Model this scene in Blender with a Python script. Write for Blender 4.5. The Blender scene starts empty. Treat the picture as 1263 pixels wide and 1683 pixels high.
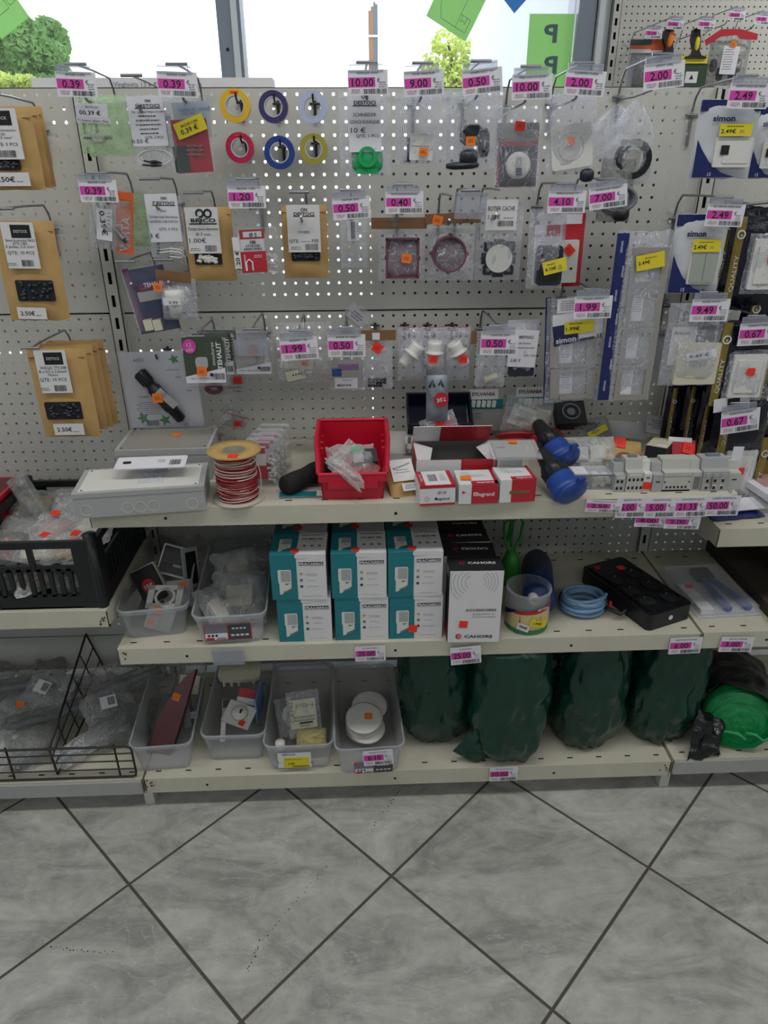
import bpy, math, random
from mathutils import Matrix, Vector, noise
PI = math.pi
SC = bpy.context.scene
# ------------------------------------------------------------------ camera
IW, IH, FOC = 1263, 1683, 1169.575
CPOS = Vector((0.55298, -1.70360, 1.46672))
YAW, PITCH, ROLL = 0.0365296, 0.4550140, -0.0052283
fwd = Vector((math.sin(YAW)*math.cos(PITCH), math.cos(YAW)*math.cos(PITCH), -math.sin(PITCH)))
rt0 = Vector((math.cos(YAW), -math.sin(YAW), 0)); up0 = rt0.cross(fwd)
rgt = rt0*math.cos(ROLL) + up0*math.sin(ROLL); upv = -rt0*math.sin(ROLL) + up0*math.cos(ROLL)
cd = bpy.data.cameras.new('camera'); cam = bpy.data.objects.new('camera', cd); SC.collection.objects.link(cam)
cam.matrix_world = Matrix(((rgt.x, upv.x, -fwd.x, CPOS.x), (rgt.y, upv.y, -fwd.y, CPOS.y), (rgt.z, upv.z, -fwd.z, CPOS.z), (0, 0, 0, 1)))
cd.sensor_fit = 'VERTICAL'; cd.sensor_height = 36.0; cd.lens = 36.0*FOC/IH; cd.clip_start = 0.02; cd.clip_end = 200
SC.camera = cam
# ------------------------------------------------------------------ sky, lamps, exposure
w = bpy.data.worlds.new('sky'); SC.world = w; w.use_nodes = True
wn = w.node_tree.nodes; wl = w.node_tree.links
bg = wn['Background']; bg.inputs['Strength'].default_value = 2.6
grad = wn.new('ShaderNodeTexCoord'); sep = wn.new('ShaderNodeSeparateXYZ'); rmp = wn.new('ShaderNodeValToRGB')
wl.new(grad.outputs['Generated'], sep.inputs[0]); wl.new(sep.outputs['Z'], rmp.inputs[0]); wl.new(rmp.outputs[0], bg.inputs['Color'])
rmp.color_ramp.elements[0].color = (0.95, 0.97, 1, 1); rmp.color_ramp.elements[1].color = (0.72, 0.84, 1, 1)
SC.view_settings.view_transform = 'Standard'; SC.view_settings.look = 'None'; SC.view_settings.gamma = 1
SC.view_settings.use_curve_mapping = False
SC.view_settings.exposure = 0.08
SC.cycles.transparent_max_bounces = 20; SC.cycles.max_bounces = 7; SC.cycles.diffuse_bounces = 3
SC.cycles.glossy_bounces = 3; SC.cycles.transmission_bounces = 4
SC.cycles.caustics_reflective = False; SC.cycles.caustics_refractive = False
LAMPS = [(-1.0, -1.0, 12), (0.75, -1.0, 12), (2.5, -1.0, 12), (-1.0, -3.2, 9), (1.2, -3.2, 9), (3.3, -3.2, 9), (2.9, 1.0, 22)]
CEIL = 2.95
for i, (lx, ly, e) in enumerate(LAMPS):
    ld = bpy.data.lights.new('ceiling_lamp_light', 'AREA'); ld.shape = 'RECTANGLE'; ld.size = 1.2; ld.size_y = 0.30; ld.energy = e; ld.color = (1.0, 0.98, 0.95)
    lo = bpy.data.objects.new('ceiling_lamp_light', ld); lo.location = (lx, ly, CEIL-0.075); SC.collection.objects.link(lo)
# ------------------------------------------------------------------ helpers
def ray(x, y): return fwd + rgt*((x-IW/2)/FOC) - upv*((y-IH/2)/FOC)
def P(x, y, Y): d = ray(x, y); return CPOS + d*((Y-CPOS.y)/d.y)
def PZ(x, y, Z): d = ray(x, y); return CPOS + d*((Z-CPOS.z)/d.z)
def link(o): SC.collection.objects.link(o); return o
def tagp(o, label=None, cat=None, group=None, kind=None):
    if label: o['label'] = label
    if cat: o['category'] = cat
    if group: o['group'] = group
    if kind: o['kind'] = kind
    return o
def lin(h):
    h = h.lstrip('#'); c = [int(h[i:i+2], 16)/255 for i in (0, 2, 4)]
    return tuple((v/12.92 if v <= .04045 else ((v+.055)/1.055)**2.4) for v in c)
MATS = {}
def mat(name, col=None, rough=.5, metal=0, var=.08, scale=30, bump=0, bscale=80, alpha=None, film=None, trans=0, emit=0, coat=0, tl=0):
    if name in MATS: return MATS[name]
    m = bpy.data.materials.new(name); m.use_nodes = True; MATS[name] = m
    N = m.node_tree.nodes; L = m.node_tree.links; b = N['Principled BSDF']; out = N['Material Output']
    c = lin(col)
    tc = N.new('ShaderNodeTexCoord'); nz = N.new('ShaderNodeTexNoise'); nz.inputs['Scale'].default_value = scale; nz.inputs['Detail'].default_value = 4
    L.new(tc.outputs['Object'], nz.inputs['Vector'])
    mx = N.new('ShaderNodeMix'); mx.data_type = 'RGBA'
    mx.inputs[6].default_value = (*[v*(1-var) for v in c], 1); mx.inputs[7].default_value = (*[min(1, v*(1+var)) for v in c], 1)
    L.new(nz.outputs['Fac'], mx.inputs[0]); L.new(mx.outputs[2], b.inputs['Base Color'])
    b.inputs['Roughness'].default_value = rough; b.inputs['Metallic'].default_value = metal
    if coat: b.inputs['Coat Weight'].default_value = coat
    if trans: b.inputs['Transmission Weight'].default_value = trans
    if bump:
        nb = N.new('ShaderNodeTexNoise'); nb.inputs['Scale'].default_value = bscale; nb.inputs['Detail'].default_value = 3
        if film is not None: nb.inputs['Distortion'].default_value = 1.2
        L.new(tc.outputs['Object'], nb.inputs['Vector']); bp = N.new('ShaderNodeBump'); bp.inputs['Strength'].default_value = bump; bp.inputs['Distance'].default_value = .004
        L.new(nb.outputs['Fac'], bp.inputs['Height']); L.new(bp.outputs[0], b.inputs['Normal'])
    if tl:                 # paper or leaf that lets daylight through
        t2 = N.new('ShaderNodeBsdfTranslucent'); m2 = N.new('ShaderNodeMixShader'); m2.inputs[0].default_value = tl
        L.new(mx.outputs[2], t2.inputs[0]); L.new(b.outputs[0], m2.inputs[1]); L.new(t2.outputs[0], m2.inputs[2]); L.new(m2.outputs[0], out.inputs[0])
    if film is not None:   # thin clear plastic: mostly see-through, a glossy skin whose creases catch the light
        lo, hi = film
        tr = N.new('ShaderNodeBsdfTransparent'); ms = N.new('ShaderNodeMixShader'); lw = N.new('ShaderNodeLayerWeight'); lw.inputs['Blend'].default_value = .35
        mr = N.new('ShaderNodeMapRange'); mr.inputs[3].default_value = lo; mr.inputs[4].default_value = hi
        if bump: L.new(bp.outputs[0], lw.inputs['Normal'])
        L.new(lw.outputs['Facing'], mr.inputs[0]); fac = mr.outputs[0]
        if bump > .4:      # pale streaks painted into the opacity as highlights along creases
            cn = N.new('ShaderNodeTexNoise'); cn.inputs['Scale'].default_value = bscale*.45; cn.inputs['Detail'].default_value = 2; cn.inputs['Distortion'].default_value = 2.5; L.new(tc.outputs['Object'], cn.inputs['Vector'])
            s1 = N.new('ShaderNodeMath'); s1.operation = 'SUBTRACT'; s1.inputs[1].default_value = .5; L.new(cn.outputs['Fac'], s1.inputs[0]); s2 = N.new('ShaderNodeMath'); s2.operation = 'ABSOLUTE'; L.new(s1.outputs[0], s2.inputs[0])
            s3 = N.new('ShaderNodeMapRange'); s3.inputs[1].default_value = 0; s3.inputs[2].default_value = .018; s3.inputs[3].default_value = .5; s3.inputs[4].default_value = 0; L.new(s2.outputs[0], s3.inputs[0])
            s4 = N.new('ShaderNodeMath'); s4.operation = 'ADD'; s4.use_clamp = True; L.new(fac, s4.inputs[0]); L.new(s3.outputs[0], s4.inputs[1]); fac = s4.outputs[0]
        L.new(fac, ms.inputs[0])
        L.new(tr.outputs[0], ms.inputs[1]); L.new(b.outputs[0], ms.inputs[2]); L.new(ms.outputs[0], out.inputs[0])
    return m
class MB:
    def __init__(s): s.v = []; s.f = []; s.mi = []; s.sm = []; s.mats = []; s.x = Matrix()
    def add(s, vs, fs, m, smooth=False, X=None):
        if m not in s.mats: s.mats.append(m)
        k = s.mats.index(m); n = len(s.v); M = s.x @ X if X is not None else s.x
        s.v += [tuple(M @ Vector(v)) for v in vs]
        for f in fs: s.f.append([i+n for i in f]); s.mi.append(k); s.sm.append(smooth)
        return s
    def box(s, c, d, m, X=None, taper=0):
        x, y, z = d[0]/2, d[1]/2, d[2]/2; t = 1-taper
        vs = [(c[0]+a*x*(t if e < 0 else 1), c[1]+b*y*(t if e < 0 else 1), c[2]+e*z) for e in (-1, 1) for b in (-1, 1) for a in (-1, 1)]
        return s.add(vs, [(0, 2, 3, 1), (4, 5, 7, 6), (0, 1, 5, 4), (2, 6, 7, 3), (0, 4, 6, 2), (1, 3, 7, 5)], m, False, X)
    def bb(s, x0, x1, y0, y1, z0, z1, m, X=None): return s.box(((x0+x1)/2, (y0+y1)/2, (z0+z1)/2), (x1-x0, y1-y0, z1-z0), m, X)
    def prism(s, pts, y0, y1, m, X=None, smooth=False):      # outline in XZ, from y0 (front) to y1
        n = len(pts)
        a = sum(pts[i][0]*pts[(i+1) % n][1]-pts[(i+1) % n][0]*pts[i][1] for i in range(n))
        if a < 0: pts = pts[::-1]
        vs = [(p[0], y0, p[1]) for p in pts] + [(p[0], y1, p[1]) for p in pts]
        fs = [tuple(range(n)), tuple(range(2*n-1, n-1, -1))]
        s.add(vs, fs, m, False, X)
        return s.add(vs, [(i, i+n, (i+1) % n+n, (i+1) % n) for i in range(n)], m, smooth, X)
    def rr(s, cx, cz, w, h, r, y0, y1, m, rot=0, X=None):    # rounded plate
        r = min(r, w/2-1e-5, h/2-1e-5); pts = []
        for (sx, sz, a0) in ((1, 1, 0), (-1, 1, 90), (-1, -1, 180), (1, -1, 270)):
            for k in range(5 if r > 0.0001 else 1):
                a = math.radians(a0+k*22.5); pts.append((sx*(w/2-r)+r*math.cos(a)*(r > .0001), sz*(h/2-r)+r*math.sin(a)*(r > .0001)))
        c, q = math.cos(rot), math.sin(rot)
        pts = [(cx+x*c+z*q, cz-x*q+z*c) for x, z in pts]
        return s.prism(pts, y0, y1, m, X)
    def tube(s, pts, r, m, n=6, closed=False, X=None):
        pts = [Vector(p) for p in pts]; k = len(pts); vs = []; fs = []; pn = None
        for i in range(k):
            a = pts[(i-1) % k] if (closed or i > 0) else pts[0]; b = pts[(i+1) % k] if (closed or i < k-1) else pts[-1]
            t = (b-a).normalized() if (b-a).length > 1e-9 else Vector((0, 0, 1))
            if pn is None: pn = t.orthogonal().normalized()
            pn = pn - t*pn.dot(t); pn = pn.normalized() if pn.length > 1e-6 else t.orthogonal().normalized()
            bn = t.cross(pn); rr = r[i] if isinstance(r, (list, tuple)) else r
            for j in range(n): g = 2*PI*j/n; vs.append(pts[i]+(pn*math.cos(g)+bn*math.sin(g))*rr)
        for i in range(k if closed else k-1):
            for j in range(n): fs.append((i*n+j, i*n+(j+1) % n, ((i+1) % k)*n+(j+1) % n, ((i+1) % k)*n+j))
        s.add(vs, fs, m, n > 5, X)
        if not closed: s.add(vs, [tuple(range(n))[::-1], tuple((k-1)*n+j for j in range(n))], m, False, X)
        return s
    def lathe(s, pr, m, n=24, X=None, smooth=True, cap=True):  # profile [(r,z)] about local z
        vs = [(r*math.cos(2*PI*j/n), r*math.sin(2*PI*j/n), z) for r, z in pr for j in range(n)]
        fs = [(i*n+j, i*n+(j+1) % n, (i+1)*n+(j+1) % n, (i+1)*n+j) for i in range(len(pr)-1) for j in range(n)]
        s.add(vs, fs, m, smooth, X)
        if cap:
            k = len(pr)-1; s.add(vs, [tuple(range(n))[::-1], tuple(k*n+j for j in range(n))], m, False, X)
        return s
    def ring(s, cx, cz, R, r, y0, y1, m, n=28, X=None):       # flat ring facing the viewer
        vs = []; fs = []
        for j in range(n):
            g = 2*PI*j/n; c, q = math.cos(g), math.sin(g)
            vs += [(cx+R*c, y0, cz+R*q), (cx+R*c, y1, cz+R*q), (cx+r*c, y1, cz+r*q), (cx+r*c, y0, cz+r*q)]
        for j in range(n):
            a, b = j*4, ((j+1) % n)*4
            for q in range(4): fs.append((a+q, a+(q+1) % 4, b+(q+1) % 4, b+q))
        return s.add(vs, fs, m, False, X)
    def disc(s, cx, cz, R, y0, y1, m, n=24, X=None, sz=1): return s.prism([(cx+R*math.cos(2*PI*j/n), cz+sz*R*math.sin(2*PI*j/n)) for j in range(n)], y0, y1, m, X, True)
    def pillow(s, w, h, t, m, seed=0, nx=14, ny=18, wr=.003, X=None, back=.3, pinch=0, ragged=.02, low=0):
        vs = []; fs = []
        for side in (-1, 1):
            for j in range(ny+1):
                for i in range(nx+1):
                    u = 2*i/nx-1; v = 2*j/ny-1
                    pr = (1-u**4)*(1-v**4)
                    if low: pr *= (.35+.65*(1-v)/2*2) if v > 0 else 1
                    q = noise.noise(Vector((u*2.2+seed*7.1, v*2.2, seed*3.3)))+.5*noise.noise(Vector((u*6+seed, v*6, seed*1.7+5*side)))
                    ww = w/2*(1-pinch*max(0, v)**1.5)
                    ex = ragged*w*noise.noise(Vector((seed*5.+3, v*3, 1.)))*(abs(u)**3); ez = ragged*h*noise.noise(Vector((u*3, seed*4., 2.)))*(abs(v)**3)
                    y = side*t*pr*(1 if side < 0 else back)+wr*q*(.3+pr)
                    vs.append((u*ww+ex, y, v*h/2+ez))
        K = (nx+1)*(ny+1)
        for j in range(ny):
            for i in range(nx):
                a = j*(nx+1)+i; fs.append((a, a+1, a+nx+2, a+nx+1)); fs.append((K+a, K+a+nx+1, K+a+nx+2, K+a+1))
        return s.add(vs, fs, m, True, X)
    def text(s, st, cx, cz, y, m, h=None, w=None, rot=0, mirror=False, X=None, align='C', bold=0):
        vs, fs, bw, bh, x0, z0 = glyphs(st, bold)
        if h is None: h = w/bw*bh*1.0
        kz = h/glyphs('H', bold)[3]; kx = (w/bw) if w else kz
        c, q = math.cos(rot), math.sin(rot); ox = {'C': bw/2, 'L': 0, 'R': bw}[align]; hz = glyphs('H', bold)[3]
        out = []
        for (a, b) in vs:
            x = (a-x0-ox)*kx*(-1 if mirror else 1); z = (b-hz/2)*kz
            out.append((cx+x*c+z*q, y, cz-x*q+z*c))
        fs2 = [f[::-1] for f in fs] if mirror else fs
        return s.add(out, fs2, m, False, X)
    def bars(s, cx, cz, w, h, y, m, seed=1, rot=0, X=None):
        rnd = random.Random(seed); x = -w/2; c, q = math.cos(rot), math.sin(rot)
        while x < w/2:
            bw = w*rnd.choice((.012, .012, .022, .034)); 
            pts = [(x, -h/2), (x+bw, -h/2), (x+bw, h/2), (x, h/2)]
            s.add([(cx+a*c+b*q, y, cz-a*q+b*c) for a, b in pts], [(0, 1, 2, 3)], m, False, X); x += bw+w*rnd.choice((.014, .02, .03))
        return s
    def lines(s, cx, cz, w, n, gap, y, m, seed=1, t=.0011, rot=0, X=None):   # fine print too small to read
        rnd = random.Random(seed); c, q = math.cos(rot), math.sin(rot)
        for k in range(n):
            z = -k*gap; ww = w*rnd.uniform(.65, 1); x = -ww/2
            while x < ww/2-.001:
                l = min(rnd.uniform(.002, .006), ww/2-x); pts = [(x, z), (x+l, z), (x+l, z+t), (x, z+t)]
                s.add([(cx+a*c+b*q, y, cz-a*q+b*c) for a, b in pts], [(0, 1, 2, 3)], m, False, X); x += l+.0012
        return s
    def build(s, name, parent=None, world=None, label=None, kind=None):
        me = bpy.data.meshes.new(name); me.from_pydata(s.v, [], s.f)
        for k in s.mats: me.materials.append(MATS[k])
        me.polygons.foreach_set('material_index', s.mi); me.polygons.foreach_set('use_smooth', s.sm); me.update()
        o = link(bpy.data.objects.new(name, me))
        if parent: o.parent = parent
        if world is not None: o.matrix_world = world
        return tagp(o, label, kind=kind)
_g = {}
def glyphs(st, bold=0):
    k = (st, bold)
    if k in _g: return _g[k]
    c = bpy.data.curves.new('writing', 'FONT'); c.body = st; c.size = 1; c.resolution_u = 2; c.fill_mode = 'FRONT'; c.offset = bold
    o = bpy.data.objects.new('writing', c); SC.collection.objects.link(o)
    dg = bpy.context.evaluated_depsgraph_get(); me = o.evaluated_get(dg).to_mesh()
    vs = [(v.co.x, v.co.y) for v in me.vertices]; fs = [tuple(p.vertices) for p in me.polygons]
    # all faces must look toward the viewer (local -y)
    o.evaluated_get(dg).to_mesh_clear(); bpy.data.objects.remove(o); bpy.data.curves.remove(c)
    xs = [a for a, b in vs] or [0]; zs = [b for a, b in vs] or [0]
    _g[k] = (vs, fs, max(xs)-min(xs) or 1, max(zs)-min(zs) or 1, min(xs), min(zs)); return _g[k]
def thing(name, label, cat, M, group=None):
    o = link(bpy.data.objects.new(name, None)); o.empty_display_size = .02; o.matrix_world = M; tagp(o, label, cat, group); return o
def Mx(loc, rz=0, rx=0, ry=0): return Matrix.Translation(loc) @ Matrix.Rotation(rz, 4, 'Z') @ Matrix.Rotation(rx, 4, 'X') @ Matrix.Rotation(ry, 4, 'Y')
class It:      # a hanging or standing flat-fronted thing; its local frame is x right, z up, -y toward the shopper
    def __init__(s, name, label, cat, cx, cy, Y, rot=0, tilt=0, yaw=0, group=None, loc=None):
        s.Y = Y; s.o = loc if loc is not None else P(cx, cy, Y); s.cx, s.cy = cx, cy; s.rot = math.radians(rot)
        s.M = Mx(s.o, math.radians(yaw), math.radians(tilt), s.rot); s.R = thing(name, label, cat, s.M, group)
        s.kx = (P(cx+5, cy, Y).x-P(cx-5, cy, Y).x)/10; s.kz = (P(cx, cy-5, Y).z-P(cx, cy+5, Y).z)/10
    def L(s, x, y):
        d = P(x, y, s.Y)-P(s.cx, s.cy, s.Y); c, q = math.cos(-s.rot), math.sin(-s.rot); return (d.x*c+d.z*q, -d.x*q+d.z*c)
    def rect(s, m, x0, y0, x1, y1, mt, d=.001, t=.0006, r=0, rot=0):
        c = s.L((x0+x1)/2, (y0+y1)/2); m.rr(c[0], c[1], abs(x1-x0)*s.kx, abs(y1-y0)*s.kz, r, -d, -d+t, mt, math.radians(rot)); return m
    def poly(s, m, pts, mt, d=.001, t=.0006):
        m.prism([s.L(*p) for p in pts], -d, -d+t, mt); return m
    def text(s, m, st, cx, cy, mt, wpx=None, hpx=None, d=.0015, rot=0, mirror=False, bold=0, align='C'):
        c = s.L(cx, cy); m.text(st, c[0], c[1], -d, mt, h=hpx*s.kz if hpx else None, w=wpx*s.kx if wpx else None, rot=math.radians(rot), mirror=mirror, bold=bold, align=align); return m
    def bars(s, m, x0, y0, x1, y1, mt='ink', d=.0015, seed=1, rot=0):
        c = s.L((x0+x1)/2, (y0+y1)/2); m.bars(c[0], c[1], (x1-x0)*s.kx, (y1-y0)*s.kz, -d, mt, seed, math.radians(rot)); return m
    def lines(s, m, x0, y0, x1, n, gap, mt='ink_grey', d=.0015, seed=1, rot=0, t=1.1):
        c = s.L((x0+x1)/2, y0); m.lines(c[0], c[1], (x1-x0)*s.kx, n, gap*s.kz, -d, mt, seed, t*s.kz, math.radians(rot)); return m
    def bag(s, x0, y0, x1, y1, th=.008, mt='poly', seed=1, part='bag', d=0, pinch=0, wr=.004, low=1, label=None):
        m = MB(); c = s.L((x0+x1)/2, (y0+y1)/2)
        m.pillow((x1-x0)*s.kx, (y1-y0)*s.kz, th, mt, seed, wr=wr, X=Matrix.Translation((c[0], -d, c[1])), pinch=pinch, low=low)
        return s.part(part, m, label)
    def part(s, name, m, label=None, parent=None): return m.build(name, parent or s.R, None, label)
    def blob(s, m, cx, cy, rx, ry, mt, d=.01, dep=.006, n=14, seed=0, sup=2.5):   # rounded solid lump
        c = s.L(cx, cy); vs = []; fs = []
        for i in range(n//2+1):
            a = PI*i/(n//2)
            for j in range(n):
                g = 2*PI*j/n; ca, sa = math.cos(g), math.sin(g); f = (abs(ca)**sup+abs(sa)**sup)**(-1/sup)
                vs.append((c[0]+rx*s.kx*ca*f*math.sin(a), -d-dep*math.cos(a), c[1]+ry*s.kz*sa*f*math.sin(a)))
        for i in range(n//2):
            for j in range(n): fs.append((i*n+j, i*n+(j+1) % n, (i+1)*n+(j+1) % n, (i+1)*n+j))
        m.add(vs, fs, mt, True); return m
# ------------------------------------------------------------------ materials
mat('steel_cream', '#c6c6c0', .42, 0, .03, 6, bump=.02, bscale=400)
mat('steel_worn', '#c3c0b0', .5, 0, .10, 14)
mat('slot_dark', '#15161a', .8)
mat('rust', '#5a4630', .9, 0, .3, 200)
mat('white_wall', '#c9d0d4', .7, 0, .04, 3)
mat('ceiling_white', '#e2e2de', .9, 0, .03, 3)
mat('lamp_frame', '#d8d8d6', .4)
mat('alu_grey', '#808a96', .4, .2, .05, 8)
mat('wire_zinc', '#8b8d92', .35, .75, .1, 60)
mat('wire_dark', '#343431', .5, .4, .2, 60)
mat('card_white', '#dcdce4', .55, 0, .03, 60)
mat('paper', '#d8d8da', .7, 0, .03, 80)
mat('pink', '#cc3fa4', .6, 0, .03, 80)
mat('ink', '#1d1d24', .7); mat('ink_grey', '#74747c', .7); mat('ink_red', '#a03848', .7)
mat('orange_dot', '#ee7a1e', .6, 0, .05); mat('red_dot', '#f03424', .6, 0, .05)
mat('yellow_label', '#dccb2c', .6, 0, .04, 60)
mat('kraft', '#bb9862', .8, 0, .12, 40, bump=.15, bscale=60)
mat('kraft_dark', '#7d5b3f', .8, 0, .1, 50, bump=.1)
mat('black_plastic', '#15171b', .38, 0, .1, 50); mat('black_soft', '#131416', .85, 0, .2, 60, bump=.5, bscale=50)
mat('dark_bits', '#1e2430', .4, 0, .3, 200)
mat('white_plastic', '#d6d6d2', .4, 0, .03, 40); mat('grey_plastic', '#a6a8a8', .5, 0, .04, 40); mat('cream_plastic', '#cfcbb6', .45, 0, .03, 40)
mat('red_print', '#b3202e', .5, 0, .05, 60); mat('red_bin', '#c31432', .35, 0, .05, 30)
mat('navy', '#1b2352', .45, 0, .1, 40); mat('navy_film', '#1a2560', .22, 0, .15, 50, bump=.5, bscale=60)
mat('night_film', '#0f1222', .2, 0, .2, 50, bump=.6, bscale=60)
mat('gold_film', '#8f7c3a', .28, .4, .2, 80, bump=.4)
mat('teal', '#157680', .5, 0, .05, 30); mat('green_card', '#78c860', .6, trans=0)
mat('poster_green', '#bdeaa6', .6, 0, .02, tl=.45); mat('poster_grey', '#5f7482', .6, tl=.3); mat('poster_blue', '#5a9fd8', .6, tl=.45)
mat('poly', '#dfe3f0', .15, 0, .04, 20, bump=.55, bscale=45, film=(.17, .62))  # bluish tint and raised opacity put backlight glare into the film
mat('poly_haze', '#c9ccce', .2, 0, .04, 20, bump=.8, bscale=40, film=(.26, .8))
mat('poly_green', '#bfdcae', .2, 0, .06, 20, bump=.6, bscale=45, film=(.28, .8))
mat('poly_grey', '#8d918e', .2, 0, .1, 20, bump=1.2, bscale=38, film=(.32, .85))
mat('blister', '#dde2ea', .08, 0, .02, 20, bump=.12, bscale=25, film=(.03, .6))
mat('bin_clear', '#c3c7cc', .3, 0, .03, 10, bump=.05, film=(.15, .55))
mat('glass', '#ffffff', .02, 0, 0, 1, film=(.02, .3))
mat('tag_holder', '#aab0c0', .15, 0, .02, 20, film=(.35, .8))
mat('green_film', '#0a372b', .24, 0, .2, 12, bump=1, bscale=22)
mat('green_bright', '#1f9a58', .35, 0, .2, 30, bump=.5)
mat('blue_plug', '#1d4594', .38, 0, .06, 40); mat('blue_hose', '#5f8fbd', .6, 0, .2, 300)
mat('mauve', '#6b3848', .5, 0, .08, 40)
mat('leaf', '#6d9650', .6, 0, .35, 2, tl=.4); mat('leaf_light', '#b9c868', .6, 0, .3, 2, tl=.5); mat('bark', '#5b4c3c', .9, 0, .2, 6)
mat('pavement', '#c9c6be', .8, 0, .08, 3)
# ------------------------------------------------------------------ the setting
def struct(name, m): return tagp(m.build(name), kind='structure')
# floor with square tiles laid diagonally
fm = bpy.data.materials.new('floor_tiles'); fm.use_nodes = True; MATS['floor_tiles'] = fm
N = fm.node_tree.nodes; L = fm.node_tree.links; b = N['Principled BSDF']
tc = N.new('ShaderNodeTexCoord'); mp = N.new('ShaderNodeMapping'); mp.vector_type = 'TEXTURE'
mp.inputs['Location'].default_value = (.60556, -.60600, 0); mp.inputs['Rotation'].default_value = (0, 0, .77898); mp.inputs['Scale'].default_value = (.42173, .42173, 1)
L.new(tc.outputs['Object'], mp.inputs['Vector']); sp = N.new('ShaderNodeSeparateXYZ'); L.new(mp.outputs[0], sp.inputs[0])
def mth(op, a, bv=None, c=None):
    n = N.new('ShaderNodeMath'); n.operation = op
    for k, v in enumerate((a, bv, c)):
        if v is None: continue
        if isinstance(v, (int, float)): n.inputs[k].default_value = v
        else: L.new(v, n.inputs[k])
    return n.outputs[0]
ds = [mth('ABSOLUTE', mth('SUBTRACT', mth('FRACT', mth('ADD', sp.outputs[k], 100.5)), .5)) for k in (0, 1)]
dm = mth('MINIMUM', ds[0], ds[1]); grout = mth('LESS_THAN', dm, .0078)
cell = N.new('ShaderNodeVectorMath'); cell.operation = 'FLOOR'; L.new(mp.outputs[0], cell.inputs[0])
wn2 = N.new('ShaderNodeTexWhiteNoise'); L.new(cell.outputs[0], wn2.inputs['Vector'])
off = N.new('ShaderNodeVectorMath'); off.operation = 'MULTIPLY_ADD'; L.new(wn2.outputs['Color'], off.inputs[0]); off.inputs[1].default_value = (9, 9, 9); L.new(tc.outputs['Object'], off.inputs[2])
def nse(sc, det, dist, vec, rough=.6):
    n = N.new('ShaderNodeTexNoise'); n.inputs['Scale'].default_value = sc; n.inputs['Detail'].default_value = det; n.inputs['Distortion'].default_value = dist; n.inputs['Roughness'].default_value = rough; L.new(vec, n.inputs['Vector']); return n.outputs['Fac']
st = N.new('ShaderNodeMapping'); st.inputs['Rotation'].default_value = (0, 0, .5); st.inputs['Scale'].default_value = (1, 2.2, 1); L.new(off.outputs[0], st.inputs[0])
n1 = nse(4.5, 8, 1.2, st.outputs[0], .68); n2 = nse(34, 4, .5, off.outputs[0])
cr = N.new('ShaderNodeValToRGB'); L.new(mth('ADD', mth('MULTIPLY', n1, .8), mth('MULTIPLY', n2, .2)), cr.inputs[0])
e = cr.color_ramp.elements; e[0].position = .36; e[0].color = (*lin('#8a8a86'), 1); e[1].position = .68; e[1].color = (*lin('#c4c4bf'), 1)
q = e.new(.5); q.color = (*lin('#a8a8a3'), 1)
n3 = nse(3.1, 6, 2.6, st.outputs[0], .55); vein = mth('LESS_THAN', mth('ABSOLUTE', mth('SUBTRACT', n3, .5)), .006)
mv = N.new('ShaderNodeMix'); mv.data_type = 'RGBA'; L.new(mth('MULTIPLY', vein, mth('MULTIPLY', n2, .75)), mv.inputs[0]); L.new(cr.outputs[0], mv.inputs[6]); mv.inputs[7].default_value = (*lin('#c2c4c2'), 1)
mg = N.new('ShaderNodeMix'); mg.data_type = 'RGBA'; L.new(grout, mg.inputs[0]); L.new(mv.outputs[2], mg.inputs[6]); mg.inputs[7].default_value = (*lin('#4a473d'), 1)
L.new(mg.outputs[2], b.inputs['Base Color']); L.new(mth('ADD', mth('MULTIPLY', grout, .4), mth('ADD', .22, mth('MULTIPLY', n2, .22))), b.inputs['Roughness'])
bp = N.new('ShaderNodeBump'); bp.inputs['Strength'].default_value = .25; bp.inputs['Distance'].default_value = .002; L.new(mth('SUBTRACT', n2, mth('MULTIPLY', grout, 1.5)), bp.inputs['Height']); L.new(bp.outputs[0], b.inputs['Normal'])
XL, XR, YF, YW, YB = -2.6, 4.6, -4.6, .50, 2.6
XC = P(942, 70, .5).x+.045; XE = P(990, 70, .455).x
m = MB(); m.bb(XL, XC, YF, YW+.08, -.05, 0, 'floor_tiles'); m.bb(XC, XR, YF, YB, -.05, 0, 'floor_tiles'); struct('floor', m)
m = MB(); m.bb(XL, XC, YF, YW+.08, CEIL, CEIL+.1, 'ceiling_white'); m.bb(XC, XR, YF, YB, CEIL, CEIL+.1, 'ceiling_white'); struct('ceiling', m)
m = MB(); m.bb(XL-.1, XL, YF, YW+.08, 0, CEIL, 'white_wall'); struct('wall_left', m)
m = MB(); m.bb(XR, XR+.1, YF, YB, 0, CEIL, 'white_wall'); struct('wall_right', m)
m = MB(); m.bb(XL-.1, XR+.1, YF-.1, YF, 0, CEIL, 'white_wall'); struct('wall_front', m)
m = MB(); m.bb(XC, XR+.1, YB, YB+.1, 0, CEIL, 'white_wall'); struct('wall_back', m)
m = MB(); m.bb(XC, XE, YW+.06, YB, 0, CEIL, 'white_wall'); struct('wall_return', m)
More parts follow.
